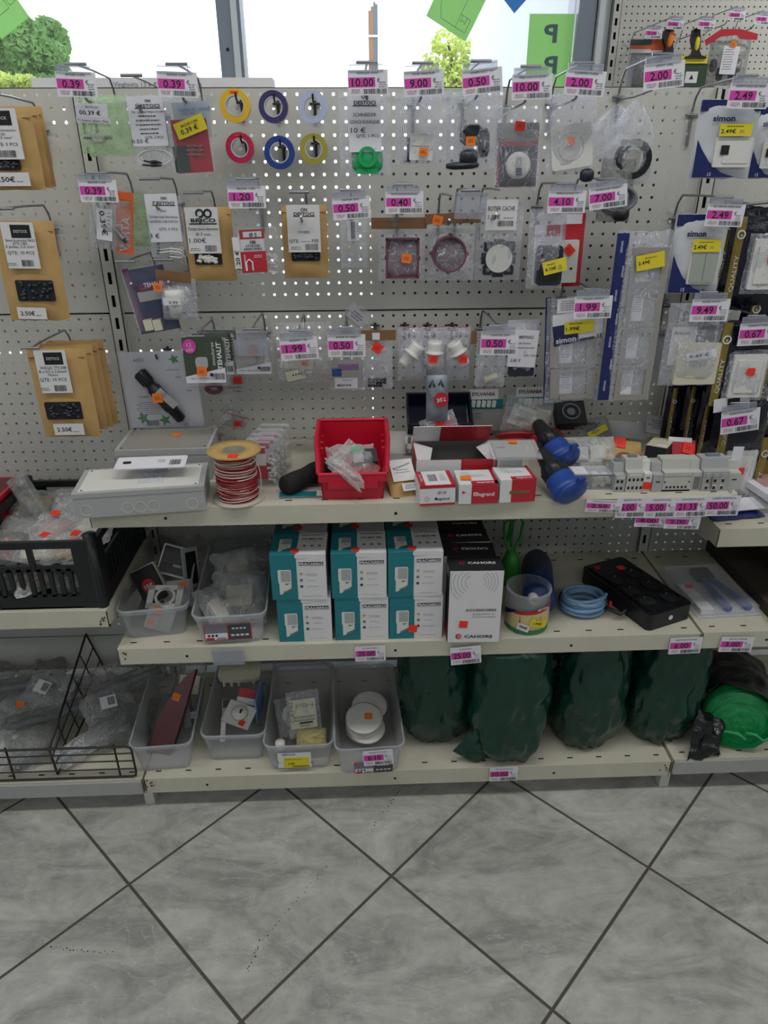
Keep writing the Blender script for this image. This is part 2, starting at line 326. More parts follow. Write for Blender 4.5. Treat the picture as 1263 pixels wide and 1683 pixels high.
# shop window: aluminium posts and glass from the floor up
mx0 = P(382, 70, YW).x; cx0 = P(942, 70, YW).x
m = MB()
for xc, hw in ((mx0, .030), (XL+.05, .05), (mx0-1.45, .03)):
    m.bb(xc-hw, xc+hw, YW-.03, YW+.05, .06, CEIL-.12, 'alu_grey'); m.bb(xc+hw*.25, xc+hw*.75, YW-.042, YW-.03, .06, CEIL-.12, 'white_wall')
    m.disc(xc-hw*.3, P(382, 84, YW).z, .004, YW-.032, YW-.03, 'slot_dark', 10)
m.bb(XL, XC, YW-.03, YW+.05, 0, .06, 'alu_grey'); m.bb(XL, XC, YW-.03, YW+.05, CEIL-.12, CEIL, 'alu_grey')
struct('window_1', m)
m = MB()
for a, c in ((XL, mx0-1.48), (mx0-1.42, mx0-.03), (mx0+.03, cx0)): m.bb(a, c, YW+.004, YW+.010, .06, CEIL-.12, 'glass')
struct('window_2', m)
m = MB(); m.bb(cx0, cx0+.045, YW-.03, YW+.08, 0, CEIL, 'alu_grey'); m.bb(cx0+.045, cx0+.05, YW-.02, YW+.08, 0, CEIL, 'wire_dark')
m.bb(cx0+.05, XE, YW-.045, YW+.08, 0, CEIL, 'white_wall'); struct('trim_1', m)
m = MB(); m.bb(-30, 30, YW+.08, 40, -.12, -.06, 'pavement'); struct('ground_outside', m)
# ceiling lamp housings
for (lx, ly, e) in LAMPS:
    R = thing('ceiling_lamp', 'white linear ceiling lamp above the aisle', 'lamp', Matrix.Translation((lx, ly, CEIL)), 'ceiling lamps above the aisle')
    m = MB(); m.bb(-.64, .64, -.18, .18, -.05, 0, 'lamp_frame'); m.build('housing', R)
# ---- gondola
BW = 1.33; TOP = 1.609
def perf(m, x0, x1, z0, z1, hx0, hz0, y=0, r=.0034, pitch=.025, mt='steel_cream', t=.0018, front=True):
    nx = int((x1-hx0-pitch*.5)/pitch)+1; nz = int((hz0-z0-pitch*.5)/pitch)+1; p = pitch/2
    ang = [math.radians(22.5+45*k) for k in range(8)]
    for i in range(nx):
        for j in range(nz):
            cx, cz = hx0+i*pitch, hz0-j*pitch
            vs = [(cx+r*math.cos(a), y, cz+r*math.sin(a)) for a in ang]+[(cx+p, y, cz+p), (cx-p, y, cz+p), (cx-p, y, cz-p), (cx+p, y, cz-p)]+[(cx+r*math.cos(a), y+t, cz+r*math.sin(a)) for a in ang]
            fs = [(8, 0, 7, 11), (9, 2, 1, 8), (10, 4, 3, 9), (11, 6, 5, 10), (8, 1, 0), (9, 3, 2), (10, 5, 4), (11, 7, 6)]+[(k, (k+1) % 8, 12+(k+1) % 8, 12+k) for k in range(8)]
            m.add(vs, fs, mt)
    hx1 = hx0+(nx-1)*pitch+p; hz1 = hz0-(nz-1)*pitch-p
    for a, b2, c, d in ((x0, hx0-p, z0, z1), (hx1, x1, z0, z1), (hx0-p, hx1, hz0+p, z1), (hx0-p, hx1, z0, hz1)):
        if b2-a > 1e-5 and d-c > 1e-5: m.bb(a, b2, y, y+t, c, d, mt)
    m.bb(x0, x1, y, y+.02, z1-.0015, z1, mt); m.bb(x0, x1, y, y+.02, z0, z0+.0015, mt)
gond = thing('shop_gondola', 'cream perforated metal wall shelving unit backing onto the shop window', 'shelving', Matrix.Translation((0, 0, 0)))
def strip_slots(m, x, z0, z1, y=-.012, pitch=.05, mt='steel_cream', w=.030, sw=.008, sh=.026):
    z = z1
    k = 0; zz = z1-.03
    m.bb(x-w/2, x-sw/2, y, y+.002, z0, z1, mt); m.bb(x+sw/2, x+w/2, y, y+.002, z0, z1, mt)
    while zz > z0+.03:
        m.bb(x-sw/2, x+sw/2, y, y+.002, zz-pitch+sh, zz, mt); zz -= pitch
    m.bb(x-w/2, x-w/2+.002, y, y+.055, z0, z1, mt); m.bb(x+w/2-.002, x+w/2, y, y+.055, z0, z1, mt); m.bb(x-w/2, x+w/2, y+.02, y+.022, z0, z1, 'slot_dark')
for bay in (-1, 0, 1):
    x0 = bay*BW+.016; x1 = (bay+1)*BW-.016
    for k, (a, c) in enumerate(((1.1595, 1.609), (.7095, 1.1585), (.2595, .7085))):
        m = MB(); hx = bay*BW+.0275+.0
        perf(m, x0, x1, a, c, hx+.0125, c-.0123); m.build('perforated_panel', gond)
    m = MB(); m.bb(x0, x1, 0, .002, .143, .2585, 'steel_cream'); m.build('kick_panel', gond)
for xx in (-BW, 0, BW, 2*BW):
    m = MB(); strip_slots(m, xx, .1, TOP-.004); m.build('slotted_upright', gond)
    m = MB(); m.bb(xx-.012, xx+.012, -.375, -.345, 0, .052, 'steel_cream'); m.bb(xx-.014, xx+.014, -.36, .04, .052, .092, 'steel_cream'); m.build('foot', gond)
def shelf(x0, x1, z, label, Y=-.39, h=.042, base=False, grey=False, yb=-.004):
    R = thing('metal_shelf', label, 'shelf', Matrix.Translation((0, 0, 0)))
    m = MB(); m.bb(x0, x1, Y, yb, z-.002, z, 'steel_worn')
    m.bb(x0, x1, Y, Y+.0015, z-h, z-.002, 'steel_worn'); m.bb(x0, x0+.0015, Y, yb, z-h, z-.002, 'steel_worn'); m.bb(x1-.0015, x1, Y, yb, z-h, z-.002, 'steel_worn')
    if base: m.bb(x0, x1, yb-.002, yb, z, z+.019, 'steel_worn')
    n = int((x1-x0)/.075)
    for i in range(n+1):
        x = x0+.03+i*(x1-x0-.06)/n
        m.bb(x-.007, x+.007, Y+.022, Y+.026, z-.0005, z+.0004, 'slot_dark'); m.bb(x-.007, x+.007, yb-.04, yb-.036, z-.0005, z+.0004, 'slot_dark')
    m.build('tray', R)
    if grey:
        m = MB(); m.bb(x0+.004, x1-.004, Y-.004, Y, z-h, z-.006, 'grey_plastic'); m.build('price_rail', R)
    else:
        for fx in (.115, .47, .775):
            m = MB(); m.disc(x0+fx*(x1-x0), z-h*.55, .0034, Y-.0006, Y+.001, 'slot_dark', 10); m.build('screw_hole', R)
    for s in (0, 1):   # side brackets under the tray
        xb = x0+.004 if s == 0 else x1-.004
        if not base:
            m = MB(); m.add([(xb-.001, yb, z-.003), (xb-.001, Y+.03, z-.003), (xb-.001, Y+.02, z-h*.7), (xb-.001, Y+.05, z-.055), (xb-.001, yb, z-.10),
                             (xb+.001, yb, z-.003), (xb+.001, Y+.03, z-.003), (xb+.001, Y+.02, z-h*.7), (xb+.001, Y+.05, z-.055), (xb+.001, yb, z-.10)],
                            [(0, 1, 2, 3, 4), (9, 8, 7, 6, 5), (0, 5, 6, 1), (1, 6, 7, 2), (2, 7, 8, 3), (3, 8, 9, 4), (4, 9, 5, 0)], 'steel_cream'); m.build('bracket', R)
    return R
S1, S2, S0, SL, SR = .843, .496, .102, .600, .742
shelf(.003, BW-.003, S1, 'upper cream metal shelf carrying the wire spool and red bin')
shelf(.003, BW-.003, S2, 'middle cream metal shelf carrying the teal and white boxes')
shelf(.003, BW-.003, S0, 'bottom cream metal shelf with rusty edge carrying the clear bins', h=.047, base=True)
shelf(-BW+.003, -.003, SL, 'cream metal shelf with chipped corner under the black crates')
shelf(-BW+.003, -.003, S0, 'left bottom metal shelf with the wire fence on its edge', h=.047, base=True, grey=True)
shelf(BW+.003, 2*BW-.003, S2+.002, 'right middle metal shelf holding the blue pliers pack', h=.044)
shelf(BW+.003, 2*BW-.003, S0+.006, 'right bottom metal shelf under the bright green roll', h=.047, base=True, grey=True)
shelf(BW+.012, 2*BW-.003, SR, 'short right metal shelf below the gold packs', Y=-.345, h=.045)
rnd = random.Random(12)
for (x, z, n_, k_) in ((-.012, SL, 9, .02), (.012, S0, 8, .02), (1.31, S0, 5, .02), (.02, S2, 3, .008)):
    for _ in range(n_):
        m = MB(); cx, cz = x+rnd.uniform(-k_, k_)*.6, z-rnd.uniform(.002, .038); m.prism([(cx+rnd.uniform(.001, .004)*math.cos(g), cz+rnd.uniform(.001, .004)*math.sin(g)) for g in (0, 1, 2, 3, 4, 5)], -.3908, -.3899, 'rust')
        ob = m.build('rust_chip', gond)
# ---- printed carton behind the gondola, and unseen blocks added to dim its holes
R = thing('cardboard_box', 'long printed carton peeking over the top of the perforated panel', 'box', Matrix.Translation((P(180, 140, .05).x, .05, TOP-.03)))
m = MB(); m.bb(-.16, .34, 0, .06, 0, .052, 'paper'); m.text('Vinglovits 13 x 457mm Aluminium', .10, .040, -.0006, 'ink_grey', h=.009); m.build('carton', R)
R = thing('unseen_blocker', 'unseen grey block added behind the perforated panel to darken its holes', 'box', Matrix.Translation((.80, .09, .30)))
mat('backing_grey', '#55524c', .9); m = MB(); m.bb(-.20, .46, 0, .3, -.17, 1.19, 'backing_grey'); m.build('carton', R)  # added out of view, blocks window light behind the right holes
R = thing('unseen_blocker', 'unseen pale board added behind the left perforated panels to dull their holes', 'box', Matrix.Translation((-.35, .09, 1.02)))
mat('backing_pale', '#aaa79e', .9); m = MB(); m.bb(-.72, .62, .24, .34, 0, .52, 'backing_pale'); m.build('carton', R)  # added board, turns the bright left holes dull grey
R = thing('unseen_blocker', 'wide unseen pale board added to dull the holes just above the spool shelf', 'box', Matrix.Translation((-.35, .09, .30)))
m = MB(); m.bb(-.72, .92, .24, .34, -.17, .66, 'backing_pale'); m.build('carton', R)  # added board, mutes window light in the lower holes
# ---- outside: trees, slat bundle
def tree(label, cx, cy, rx, ry, Y, n, mt, seed, sparse=1.):
    rnd = random.Random(seed); c = P(cx, cy, Y); k = (P(cx+5, cy, Y).x-P(cx-5, cy, Y).x)/10; RX, RZ = rx*k, ry*k
    R = thing('tree', label, 'tree', Matrix.Translation((c.x, c.y, -.06)))
    m = MB(); z0 = c.z+.06
    blobs = [(rnd.uniform(-.7, .7)*RX, rnd.uniform(-.5, .5)*RX, z0+rnd.uniform(-.75, .6)*RZ, rnd.uniform(.28, .5)) for _ in range(16)]
    vs = []; fs = []
    for i in range(n):
        bl = rnd.choice(blobs); d = Vector((rnd.gauss(0, 1), rnd.gauss(0, 1), rnd.gauss(0, 1))).normalized()*rnd.uniform(.75, 1.05)*bl[3]
        p = Vector((bl[0]+d.x*RX, bl[1]+d.y*RX, bl[2]+d.z*RZ)); s = rnd.uniform(.035, .07)*sparse; a = Vector((rnd.gauss(0, 1), rnd.gauss(0, 1), rnd.gauss(0, 1))).normalized(); b2 = a.orthogonal().normalized()
        k0 = len(vs); vs += [p-a*s, p+b2*s*.5, p+a*s, p-b2*s*.5]; fs.append((k0, k0+1, k0+2, k0+3))
    m.add(vs, fs, mt); m.build('crown', R)
    m = MB(); m.tube([(0, 0, 0), (.1, 0, z0*.5), (0, 0, z0)], [.16, .12, .05], 'bark', 10)
    for (a, b3, c3, _) in blobs[:8]: m.tube([(0, 0, z0*.6), (a*.5, b3*.5, (z0*.6+c3)/2+.1), (a, b3, c3)], [.06, .04, .015], 'bark', 6)
    m.build('trunk', R)
tree('large leafy green tree outside the left window pane', 38, 105, 75, 78, 9, 13000, 'leaf', 3)
tree('pale sparse yellow-green tree outside behind the window price tags', 778, 118, 78, 62, 9, 3600, 'leaf_light', 8, .85)
tree('low pale bush at the foot of the large tree outside', 36, 150, 60, 22, 6.2, 3000, 'leaf_light', 5, .7)
c = P(614, 60, 8); k = (P(619, 60, 8).x-P(609, 60, 8).x)/10
R = thing('slat_post', 'tall bundle of brown and grey slats standing outside', 'post', Matrix.Translation((c.x, c.y, -.06)))
mat('slat_brown', '#8a6a52', .8, 0, .2, 4); mat('slat_grey', '#5f6c70', .8, 0, .2, 4)
zt = P(614, 4, 8).z
for i, (dx, ww, mm, dz) in enumerate(((-6, 4, 'slat_brown', -.08), (-2, 4, 'slat_brown', -.04), (2, 3.5, 'slat_grey', 0), (5.5, 3.5, 'slat_grey', -.02))):
    m = MB(); m.bb((dx-ww/2)*k, (dx+ww/2)*k, -.03, .03, 0, zt+.06+dz, mm); m.build('slat', R)
m = MB(); m.bb(-8.5*k, 8*k, -.04, .04, c.z+.06-.01, c.z+.06+.01, 'card_white'); m.build('band', R)
# window posters seen from the back
R = It('window_poster', 'green poster with two mirrored grey letters P stuck on the window', 'poster', 902, 88, YW-.004)
m = MB(); R.rect(m, 866, 24, 939, 168, 'poster_green', t=.0008)
for (y, hh) in ((54, 30), (106, 30)): R.text(m, 'P', 905, y, 'poster_grey', wpx=22, hpx=hh, mirror=True, d=.002, bold=.03)
R.part('sheet', m)
R = It('window_poster', 'tilted green poster with a house plan outline on the window', 'poster', 752, 8, YW-.004, rot=28)
m = MB(); c0 = R.L(752, 8); kk = R.kx; m.rr(c0[0]-.0, c0[1]+.012, 76*kk, 90*kk, 0, -.001, 0, 'poster_green')
m.tube([(c0[0]+a*kk, -.0015, c0[1]+b2*kk) for a, b2 in ((-25, 50), (-25, -10), (-15, -28), (12, -28), (12, -8), (30, -8), (30, -28), (12, -28))], .0006, 'ink_grey', 4)
m.tube([(c0[0]+a*kk, -.0015, c0[1]+b2*kk) for a, b2 in ((12, -8), (12, 45))], .0006, 'ink_grey', 4)
m.tube([(c0[0]+a*kk, -.0015, c0[1]+b2*kk) for a, b2 in ((16, -8), (16, -18), (20, -14), (24, -18), (24, -8))], .0006, 'ink_grey', 4); R.part('sheet', m)
R = It('window_poster', 'green poster corner at the top left of the window', 'poster', 6, 8, YW-.004, rot=-31)
m = MB(); kk = R.kx; m.rr(-6*kk, 8*kk, 62*kk, 84*kk, 0, -.001, 0, 'poster_green'); m.tube([(a*kk, -.0015, b2*kk) for a, b2 in ((-30, -8), (5, -8), (5, 20))], .0006, 'ink_grey', 4)
m.tube([(a*kk, -.0015, b2*kk) for a, b2 in ((9, -6), (9, 12), (20, 12), (20, -6), (9, -6))], .0006, 'ink_grey', 4); R.part('sheet', m)
R = It('window_poster', 'blue poster tip at the top edge of the window', 'poster', 848, -14, YW-.004, rot=45)
m = MB(); kk = R.kx; m.rr(0, 0, 42*kk, 42*kk, 0, -.001, 0, 'poster_blue'); R.part('sheet', m)
R = It('wall_cable', 'thin cable hanging in front of the left window pane', 'cable', 303, 60, YW-.01)
m = MB(); m.tube([(*((lambda q: (q[0], -.001, q[1]))(R.L(x, y))),) for x, y in ((296, -6), (301, 30), (307, 75), (309, 118))], .0007, 'ink_grey', 4); R.part('wire', m)
# ---- taller gondola beyond the window corner
FY = 1.9
fx0 = P(1008, 60, FY).x
g2 = thing('far_gondola', 'taller perforated shelving unit standing further back at the upper right', 'shelving', Matrix.Translation((0, 0, 0)))
m = MB(); perf(m, fx0+.02, fx0+1.0, 1.35, 2.25, fx0+.045, 2.235, y=FY, r=.0035, pitch=.025); m.bb(fx0+.02, fx0+1.0, FY, FY+.002, .2, 1.35, 'steel_cream'); m.build('perforated_panel', g2)
m = MB(); m.bb(fx0+.02, fx0+1.0, FY+.03, FY+.034, .2, 2.25, 'backing_grey'); m.build('back_sheet', g2)
m = MB(); strip_slots(m, fx0, .1, 2.27, y=FY-.02, w=.036, sw=.011); m.build('slotted_upright', g2)
m = MB(); m.bb(fx0-.07, fx0-.022, FY-.0, FY+.05, .0, 2.6, 'white_wall'); m.build('side_post', g2)
# ------------------------------------------------------------------ hooks and price tags
HY = -.22
def hook(tx, ty, desc, Y=HY, drop=.055, bar=True, loop=True, L=None, dark=False):
    """wire hook: T-shaped tag arm above, goods prong below, both clipped on the board"""
    T = P(tx, ty, Y); wm = 'wire_dark' if dark else 'wire_zinc'
    R = thing('peg_hook', desc, 'hook', Matrix.Translation((T.x, 0, T.z-drop)))
    m = MB(); m.tube([(0, -.004, drop-.045), (0, -.012, drop-.02), (0, -.03, drop-.003), (0, Y*.6, drop), (0, Y, drop)], .0022, wm, 6); m.build('tag_arm', R)
    if bar: m = MB(); m.tube([(-.019, Y, drop), (.019, Y, drop)], .0029, wm, 6); m.build('tag_bar', R)
    m = MB(); m.tube([(0, -.002, 0), (0, Y*.45, -.002), (0, Y*.86, .002), (0, Y*.93, .012)], .0026, wm, 6); m.build('prong', R)
    m = MB(); m.tube([(-.013, -.005, .004), (.013, -.005, .004)], .0024, wm, 6); m.bb(-.003, .003, -.006, -.003, -.055, .008, wm); m.build('clip', R)
    return R
def prong(px, py, desc, L=.10, dark=False, Y0=0.):
    T = P(px, py, -L); wm = 'wire_dark' if dark else 'wire_zinc'
    R = thing('peg_hook', desc, 'hook', Matrix.Translation((T.x, 0, T.z-.012)))
    m = MB(); m.tube([(0, -.002, 0), (0, -L*.8, -.002), (0, -L*.97, .003), (0, -L, .012)], .0021, wm, 6); m.build('prong', R)
    m = MB(); m.tube([(-.011, -.005, 0), (.011, -.005, 0)], .0022, wm, 6); m.bb(-.003, .003, -.006, -.003, -.035, .006, wm); m.build('clip', R)
def price_tag(cx, cy, price, title, label, w=66, h=42, rot=0, Y=HY-.004, holder=True, cut=0, group=None, far=0):
    """card with centre at pixel (cx, cy) hung under its clear holder"""
    t = It('price_tag', label, 'price tag', cx, cy, Y, rot=rot, group=group); kx, kz = t.kx, t.kz; W, H = w*kx, h*kz
    m = MB(); m.rr(0, 0, W, H, .001, -.0008, 0, 'card_white')
    m.rr(-W*.15 + W*.0, H*.02, W*.66, H*.38, 0, -.0011, -.0008, 'pink')
    m.text(price, -W*.13, H*.02, -.0014, 'ink', h=H*.31, w=W*(.44 if len(price) < 5 else .54), bold=.014)
    m.text(title, 0, H*.38, -.0014, 'ink_grey' if far else 'ink', h=H*.085, w=W*(.3+.016*min(len(title), 26)))
    m.text('€', W*.265, H*.10, -.0014, 'ink', h=H*.15)
    m.lines(W*.36, H*.0, W*.2, 3, H*.09, -.0014, 'ink_grey', len(title))
    m.lines(-W*.3, -H*.28, W*.32, 3, H*.06, -.0014, 'ink_red', len(price)+3, t=H*.02)
    m.bars(W*.16, -H*.34, W*.56, H*.2, -.0014, 'ink', int(cx))
    t.part('card', m)
    if holder:
        m = MB(); m.rr(-W*.04, H*.60, W*.86, H*.34, .001, -.0022, .0014, 'tag_holder'); m.rr(-W*.04, H*.69, W*.84, H*.05, .0005, -.003, -.0022, 'tag_holder')
        m.rr(-W*.04, H*.22, W*.80, H*.56, .001, .0016, .0022, 'tag_holder'); t.part('holder', m)
    return t
TAGS = [ # price centre, price, title, rot, goods
 (126, 139, '0.39', 'BAZAR 0.39€', 2, 'above the green zip bag'), (292, 139, '0.39', 'BAZAR 0.39€', 2, 'above the yellow-labelled fuse pack'),
 (605, 136, '10.00', 'RONFLEUR ODACE', -1, 'above the buzzer bag with bright green part'), (697, 137, '9.00', 'INTER VARIATEUR', -3, 'above the white switch block'),
 (793, 134, '0.50', 'DIVERS ELECT 0.5', -6, 'above the bag of black angled fittings'), (875, 143, '10.00', 'PRISE FLUSH CAT 5E FTP', -2, 'above the black and red blister socket'),
 (962, 137, '2.00', 'EQUIPEMENT DIVERS', 3, 'above the white square cover plate'), (1092, 124, '2.00', 'SPOT ORL', -6, 'above the clamp ring bag'),
 (1231, 158, '2.49', 'ENSEMB PLUGS EASY BELT SIMON', 1, 'above the top white and blue pack'),
 (162, 314, '0.39', 'BAZAR 0.39€', 1, 'above the bag with orange card'), (406, 324, '1.20', 'BAZAR 1.20€', 0, 'above the blister box of cable clips'),
 (578, 342, '0.50', 'INTER DIV.', -3, 'above the small sliver bag'), (665, 333, '0.40', 'BOITE DE DERIVATION ROND', 0, 'above the square mauve box'),
 (932, 332, '4.10', 'PRISE GIGOGNE T/T', 0, 'above the pack of black plug'), (1000, 324, '7.00', 'DOUBLE PRISE 3 GARANT', -7, 'below the clamp ring bag'),
 (1192, 354, '2.49', 'DB ET VIENT DEL ARGENT SIMON', 2, 'above the pack with two green-grey rockers'),
 (975, 505, '1.99', 'PLAQUE 2 ARGENT', -1, 'above the two-gang silver frame pack'), (1167, 510, '9.49', 'INTER AUTO', 0, 'above the cream dimmer on grey card'),
 (1246, 549, '0.67', 'INTERR ETTI SIMON', -2, 'among the navy and gold packs, upper right'), (1217, 692, '0.67', 'INTERRUPTEUR SIMON', -8, 'tilted over the navy packs, lower right'),
 (492, 573, '1.99', 'BAZAR 1.99', -3, 'in front of the bag with the four-hole block'), (570, 568, '0.50', 'BORNE FIN VARIA', 0, 'above the violet connector blister'),
 (821, 565, '0.50', 'STARTER 220V', 1, 'above the bagged white cylinder')]
for (cx, cy, pr, ti, rot, de) in TAGS:
    if (cx, cy) == (1092, 124): W_, H_ = 66, 44
    else: W_, H_ = (66, 42) if cy < 160 else (62, 37)
    price_tag(cx, cy, pr, ti, 'white tag with pink %s price %s' % (pr, de), w=W_, h=H_, rot=rot)
    hook(cx-2, cy-H_*.80, 'hook of the pink %s tag %s' % (pr, de))
for (tx, ty, de) in ((216, 124, 'bare zinc T-bar hook between the two leftmost 0.39 tags'), (246, 294, 'zinc T-bar hook above the bag of white leads, second row'),
                     (318, 317, 'zinc T-bar hook above the small brown bag of white clips'), (492, 316, 'zinc T-bar hook above the brown bag of dark screws'),
                     (206, 430, 'zinc T-bar hook above the purple trunking pack'), (269, 427, 'zinc T-bar hook above the brown header of a white fitting'),
                     (50, 572, 'zinc T-bar hook above the lowest brown bag stack'), (321, 553, 'zinc T-bar hook above the two clear mouldings boxes'),
                     (1088, 648, 'hidden dark hook above the hanging black packs')):
    if ty != 648: hook(tx, ty, de)
hook(-18, 152, 'zinc hook with long arm at the left, above the topmost brown bags'); hook(6, 343, 'zinc hook at the left, above the 2.50 brown bag')
# empty holders
for (cx, cy, w, h, Y, rot, lab) in ((774, 338, 52, 44, HY, 1, 'empty clear tag holder above the round mauve box'), (415, 565, 50, 40, -.21, 1, 'clear tag holder over an orange disc, beside the mouldings boxes'),
                                    (376, 1080, 52, 24, -.397, 0, 'blank grey clear holder on the middle shelf edge')):
    t = It('tag_holder', lab, 'tag holder', cx, cy, Y, rot=rot); m = MB(); m.rr(0, 0, w*t.kx, h*t.kz, .001, -.002, 0, 'tag_holder'); m.rr(0, h*t.kz*.44, w*t.kx, .003, .0005, -.004, -.002, 'tag_holder'); t.part('pocket', m)
hook(774, 313, 'zinc hook carrying the empty clear holder'); hook(414, 541, 'zinc hook behind the clear holder with orange disc')
# ------------------------------------------------------------------ hanging goods
def kraft(cx, cy, w, h, Y, label, lab, win, price, n=1, rot=0, group=None, logo='', lines=(), cat='bag', wy=None, bits='dark_bits', dx=0, th=.010):
    """brown stand-up paper bag: lab/win/price are pixel boxes"""
    t = It('paper_bag', label, cat, cx, cy, Y, rot=rot, group=group)
    m = MB(); m.pillow(w*t.kx, h*t.kz, th, 'kraft', cx*.01+cy, nx=10, ny=16, wr=.0022, ragged=.012); m.rr(0, h*t.kz*.40, w*t.kx*.97, .0016, 0, -.004, -.0034, 'kraft_dark')
    pouch = t.part('pouch', m)
    if win:
        m = MB(); t.rect(m, *win, 'slot_dark', d=th+.0012, t=.001, r=.003)
        rnd = random.Random(int(cx)); x0, y0, x1, y1 = win
        for _ in range(26):
            t.blob(m, rnd.uniform(x0+5, x1-5), rnd.uniform(y0+4, y1-4), rnd.uniform(3, 5), rnd.uniform(2, 4), bits, d=th+.002, dep=.002, n=6, sup=4)
        t.part('window', m, parent=pouch)
    if lab:
        x0, y0, x1, y1 = lab; m = MB(); t.rect(m, x0, y0, x1, y1, 'paper', d=th+.0055, t=.0006); d = th+.006; xm = (x0+x1)/2; hh = y1-y0; ww = x1-x0
        if logo == 'black': t.rect(m, xm-ww*.3, y0+hh*.04, xm+ww*.3, y0+hh*.32, 'slot_dark', d=d, t=.0004); t.text(m, 'DESTOCK', xm, y0+hh*.18, 'card_white', wpx=ww*.42, hpx=hh*.06, d=d+.0006)
        elif logo == 'BRICO':
            m.ring(t.L(xm-6, y0+9)[0], t.L(xm-6, y0+9)[1], 7*t.kx, 4*t.kx, -d-.0004, -d, 'ink', 16); m.ring(t.L(xm+7, y0+9)[0], t.L(xm+7, y0+9)[1], 7*t.kx, 4*t.kx, -d-.0004, -d, 'ink', 16)
            t.text(m, 'BRICO', xm, y0+20, 'ink', wpx=40, hpx=6, d=d+.0004, bold=.03); t.rect(m, xm-22, y0+25, xm+22, y0+27, 'ink', d=d, t=.0003)
        elif logo: t.text(m, 'ON', xm, y0+hh*.09, 'ink', hpx=hh*.07, d=d, bold=.02); t.text(m, logo, xm, y0+hh*.18, 'ink', wpx=ww*.62, hpx=hh*.07, d=d, bold=.02); t.rect(m, xm-ww*.33, y0+hh*.225, xm+ww*.33, y0+hh*.24, 'ink', d=d, t=.0002)
        for k, (st, fy, sz, al) in enumerate(lines):
            t.text(m, st, xm if al == 'C' else (x1-3 if al == 'R' else x0+4), y0+hh*fy, 'ink', hpx=sz, wpx=min(ww*.9, len(st)*sz*.78), d=d, align=al)
        t.bars(m, xm+ww*.05, y1-hh*.18, xm+ww*.42, y1-hh*.04, d=d, seed=int(cx)); t.lines(m, x0+3, y1-hh*.1, xm-2, 2, 3, d=d)
        t.part('label', m, parent=pouch)
    if price:
        x0, y0, x1, y1, st = price; m = MB(); t.rect(m, x0, y0, x1, y1, 'paper', d=th+.003, t=.0006, rot=rot); t.text(m, st, x0+(x1-x0)*.36, (y0+y1)/2, 'ink', hpx=(y1-y0)*.36, wpx=(x1-x0)*.5, d=th+.0035, bold=.01)
        t.lines(m, x0+(x1-x0)*.62, (y0+y1)/2+4, x1-6, 1, 3, d=th+.0035); t.part('price_label', m, parent=pouch)
    return t
# brown bag stacks on the left bay
for k in (2, 1): kraft(8+k*6, 246-k*1.5, 122, 132, -.19+.02*k, 'brown paper bag hanging behind the 1.50 bag, %s' % ('rearmost of the three' if k == 2 else 'middle of the three'), None, None, None)
kraft(3, 248, 122, 132, -.20, 'brown paper bag with white label reading QTE: 5 PCS at the left edge', (-35, 180, 38, 262), (-25, 262, 38, 280), (-8, 283, 54, 306, '1.50€'), logo='black', lines=(('Bornes de connexion', .42, 4, 'C'), ('2273-155', .50, 4, 'C'), ('5 poles, 2,5 mm²', .57, 4, 'C'), ('QTE: 5 PCS', .70, 5, 'R')))
kraft(52, 447, 100, 164, -.20, 'brown paper bag with 2.50 sticker and black connectors, label QTE: 10 PCS', (13, 366, 65, 439), (31, 459, 93, 494), (33, 503, 81, 523, '2.50€'), logo='black', lines=(('Bornes de connexion WAGO', .38, 4, 'C'), ('273-185,', .45, 4, 'C'), ('5 poles, 2,5 mm²', .52, 4, 'C'), ('QTE: 10 PCS', .66, 5, 'R')), rot=1)
for k in (3, 2, 1): kraft(110+k*9, 643-k*4, 92, 140, -.20+.025*k, 'brown paper bag behind the lowest front one, %s' % ('first from the front', 'second from the front', 'rearmost of the stack')[k-1], None, None, None, rot=-1)
kraft(106, 647, 94, 146, -.205, 'lowest front brown paper bag with 2.50 sticker and black connectors', (67, 574, 117, 642), (78, 658, 138, 687), (92, 693, 142, 712, '2.50€'), logo='black', lines=(('WAGO 773-308', .40, 4.5, 'C'), ('8 x 0.5 à 2.5mm²', .49, 4.5, 'C'), ('Noire', .57, 4, 'C'), ('QTE: 10 PCS', .68, 5, 'R')))
kraft(346, 402, 78, 122, -.17, 'brown paper bag with big black logo showing small white cable clips', (310, 341, 363, 415), (322, 415, 367, 434), None, logo='BRICO', lines=(('Pontet mono-diametre', .46, 5, 'C'), ('Ø 7 mm', .58, 5, 'C'), ('1.00€', .72, 7, 'L')), bits='white_plastic')
kraft(502, 398, 74, 120, -.17, 'brown paper bag, label reading DIVERS, with dark screws in its window', (474, 337, 527, 413), (480, 413, 527, 428), None, logo='DESTOCI', lines=(('DIVERS', .57, 4, 'C'), ('QTE: ------ PSE', .76, 5, 'C')))
def dots(t, px, py, c='orange_dot', r=8, d=.02, rot=10, name='price_sticker', parent=None):
    m = MB(); t.rect(m, px-r, py-r*.95, px+r, py+r*.95, c, d=d, t=.0005, r=.0018, rot=rot); t.lines(m, px-r*.7, py-1, px+r*.7, 2, 3, 'red_print' if c == 'red_dot' else 'ink_red', d=d+.0006, rot=rot); t.part(name, m)
def zipb(t, x0, y0, x1, y1, mt='poly', th=.008, seed=1, zip_=True, pinch=0, wr=.004):
    bg_ = t.bag(x0, y0, x1, y1, th, mt, seed, 'bag', pinch=pinch, wr=wr)
    if zip_:
        m = MB(); t.rect(m, x0+1, y0+7, x1-1, y0+9, 'poly', d=.003, t=.003); t.rect(m, x0+1, y0+11, x1-1, y0+12.5, 'poly', d=.003, t=.003); t.part('zip_strip', m, parent=bg_)
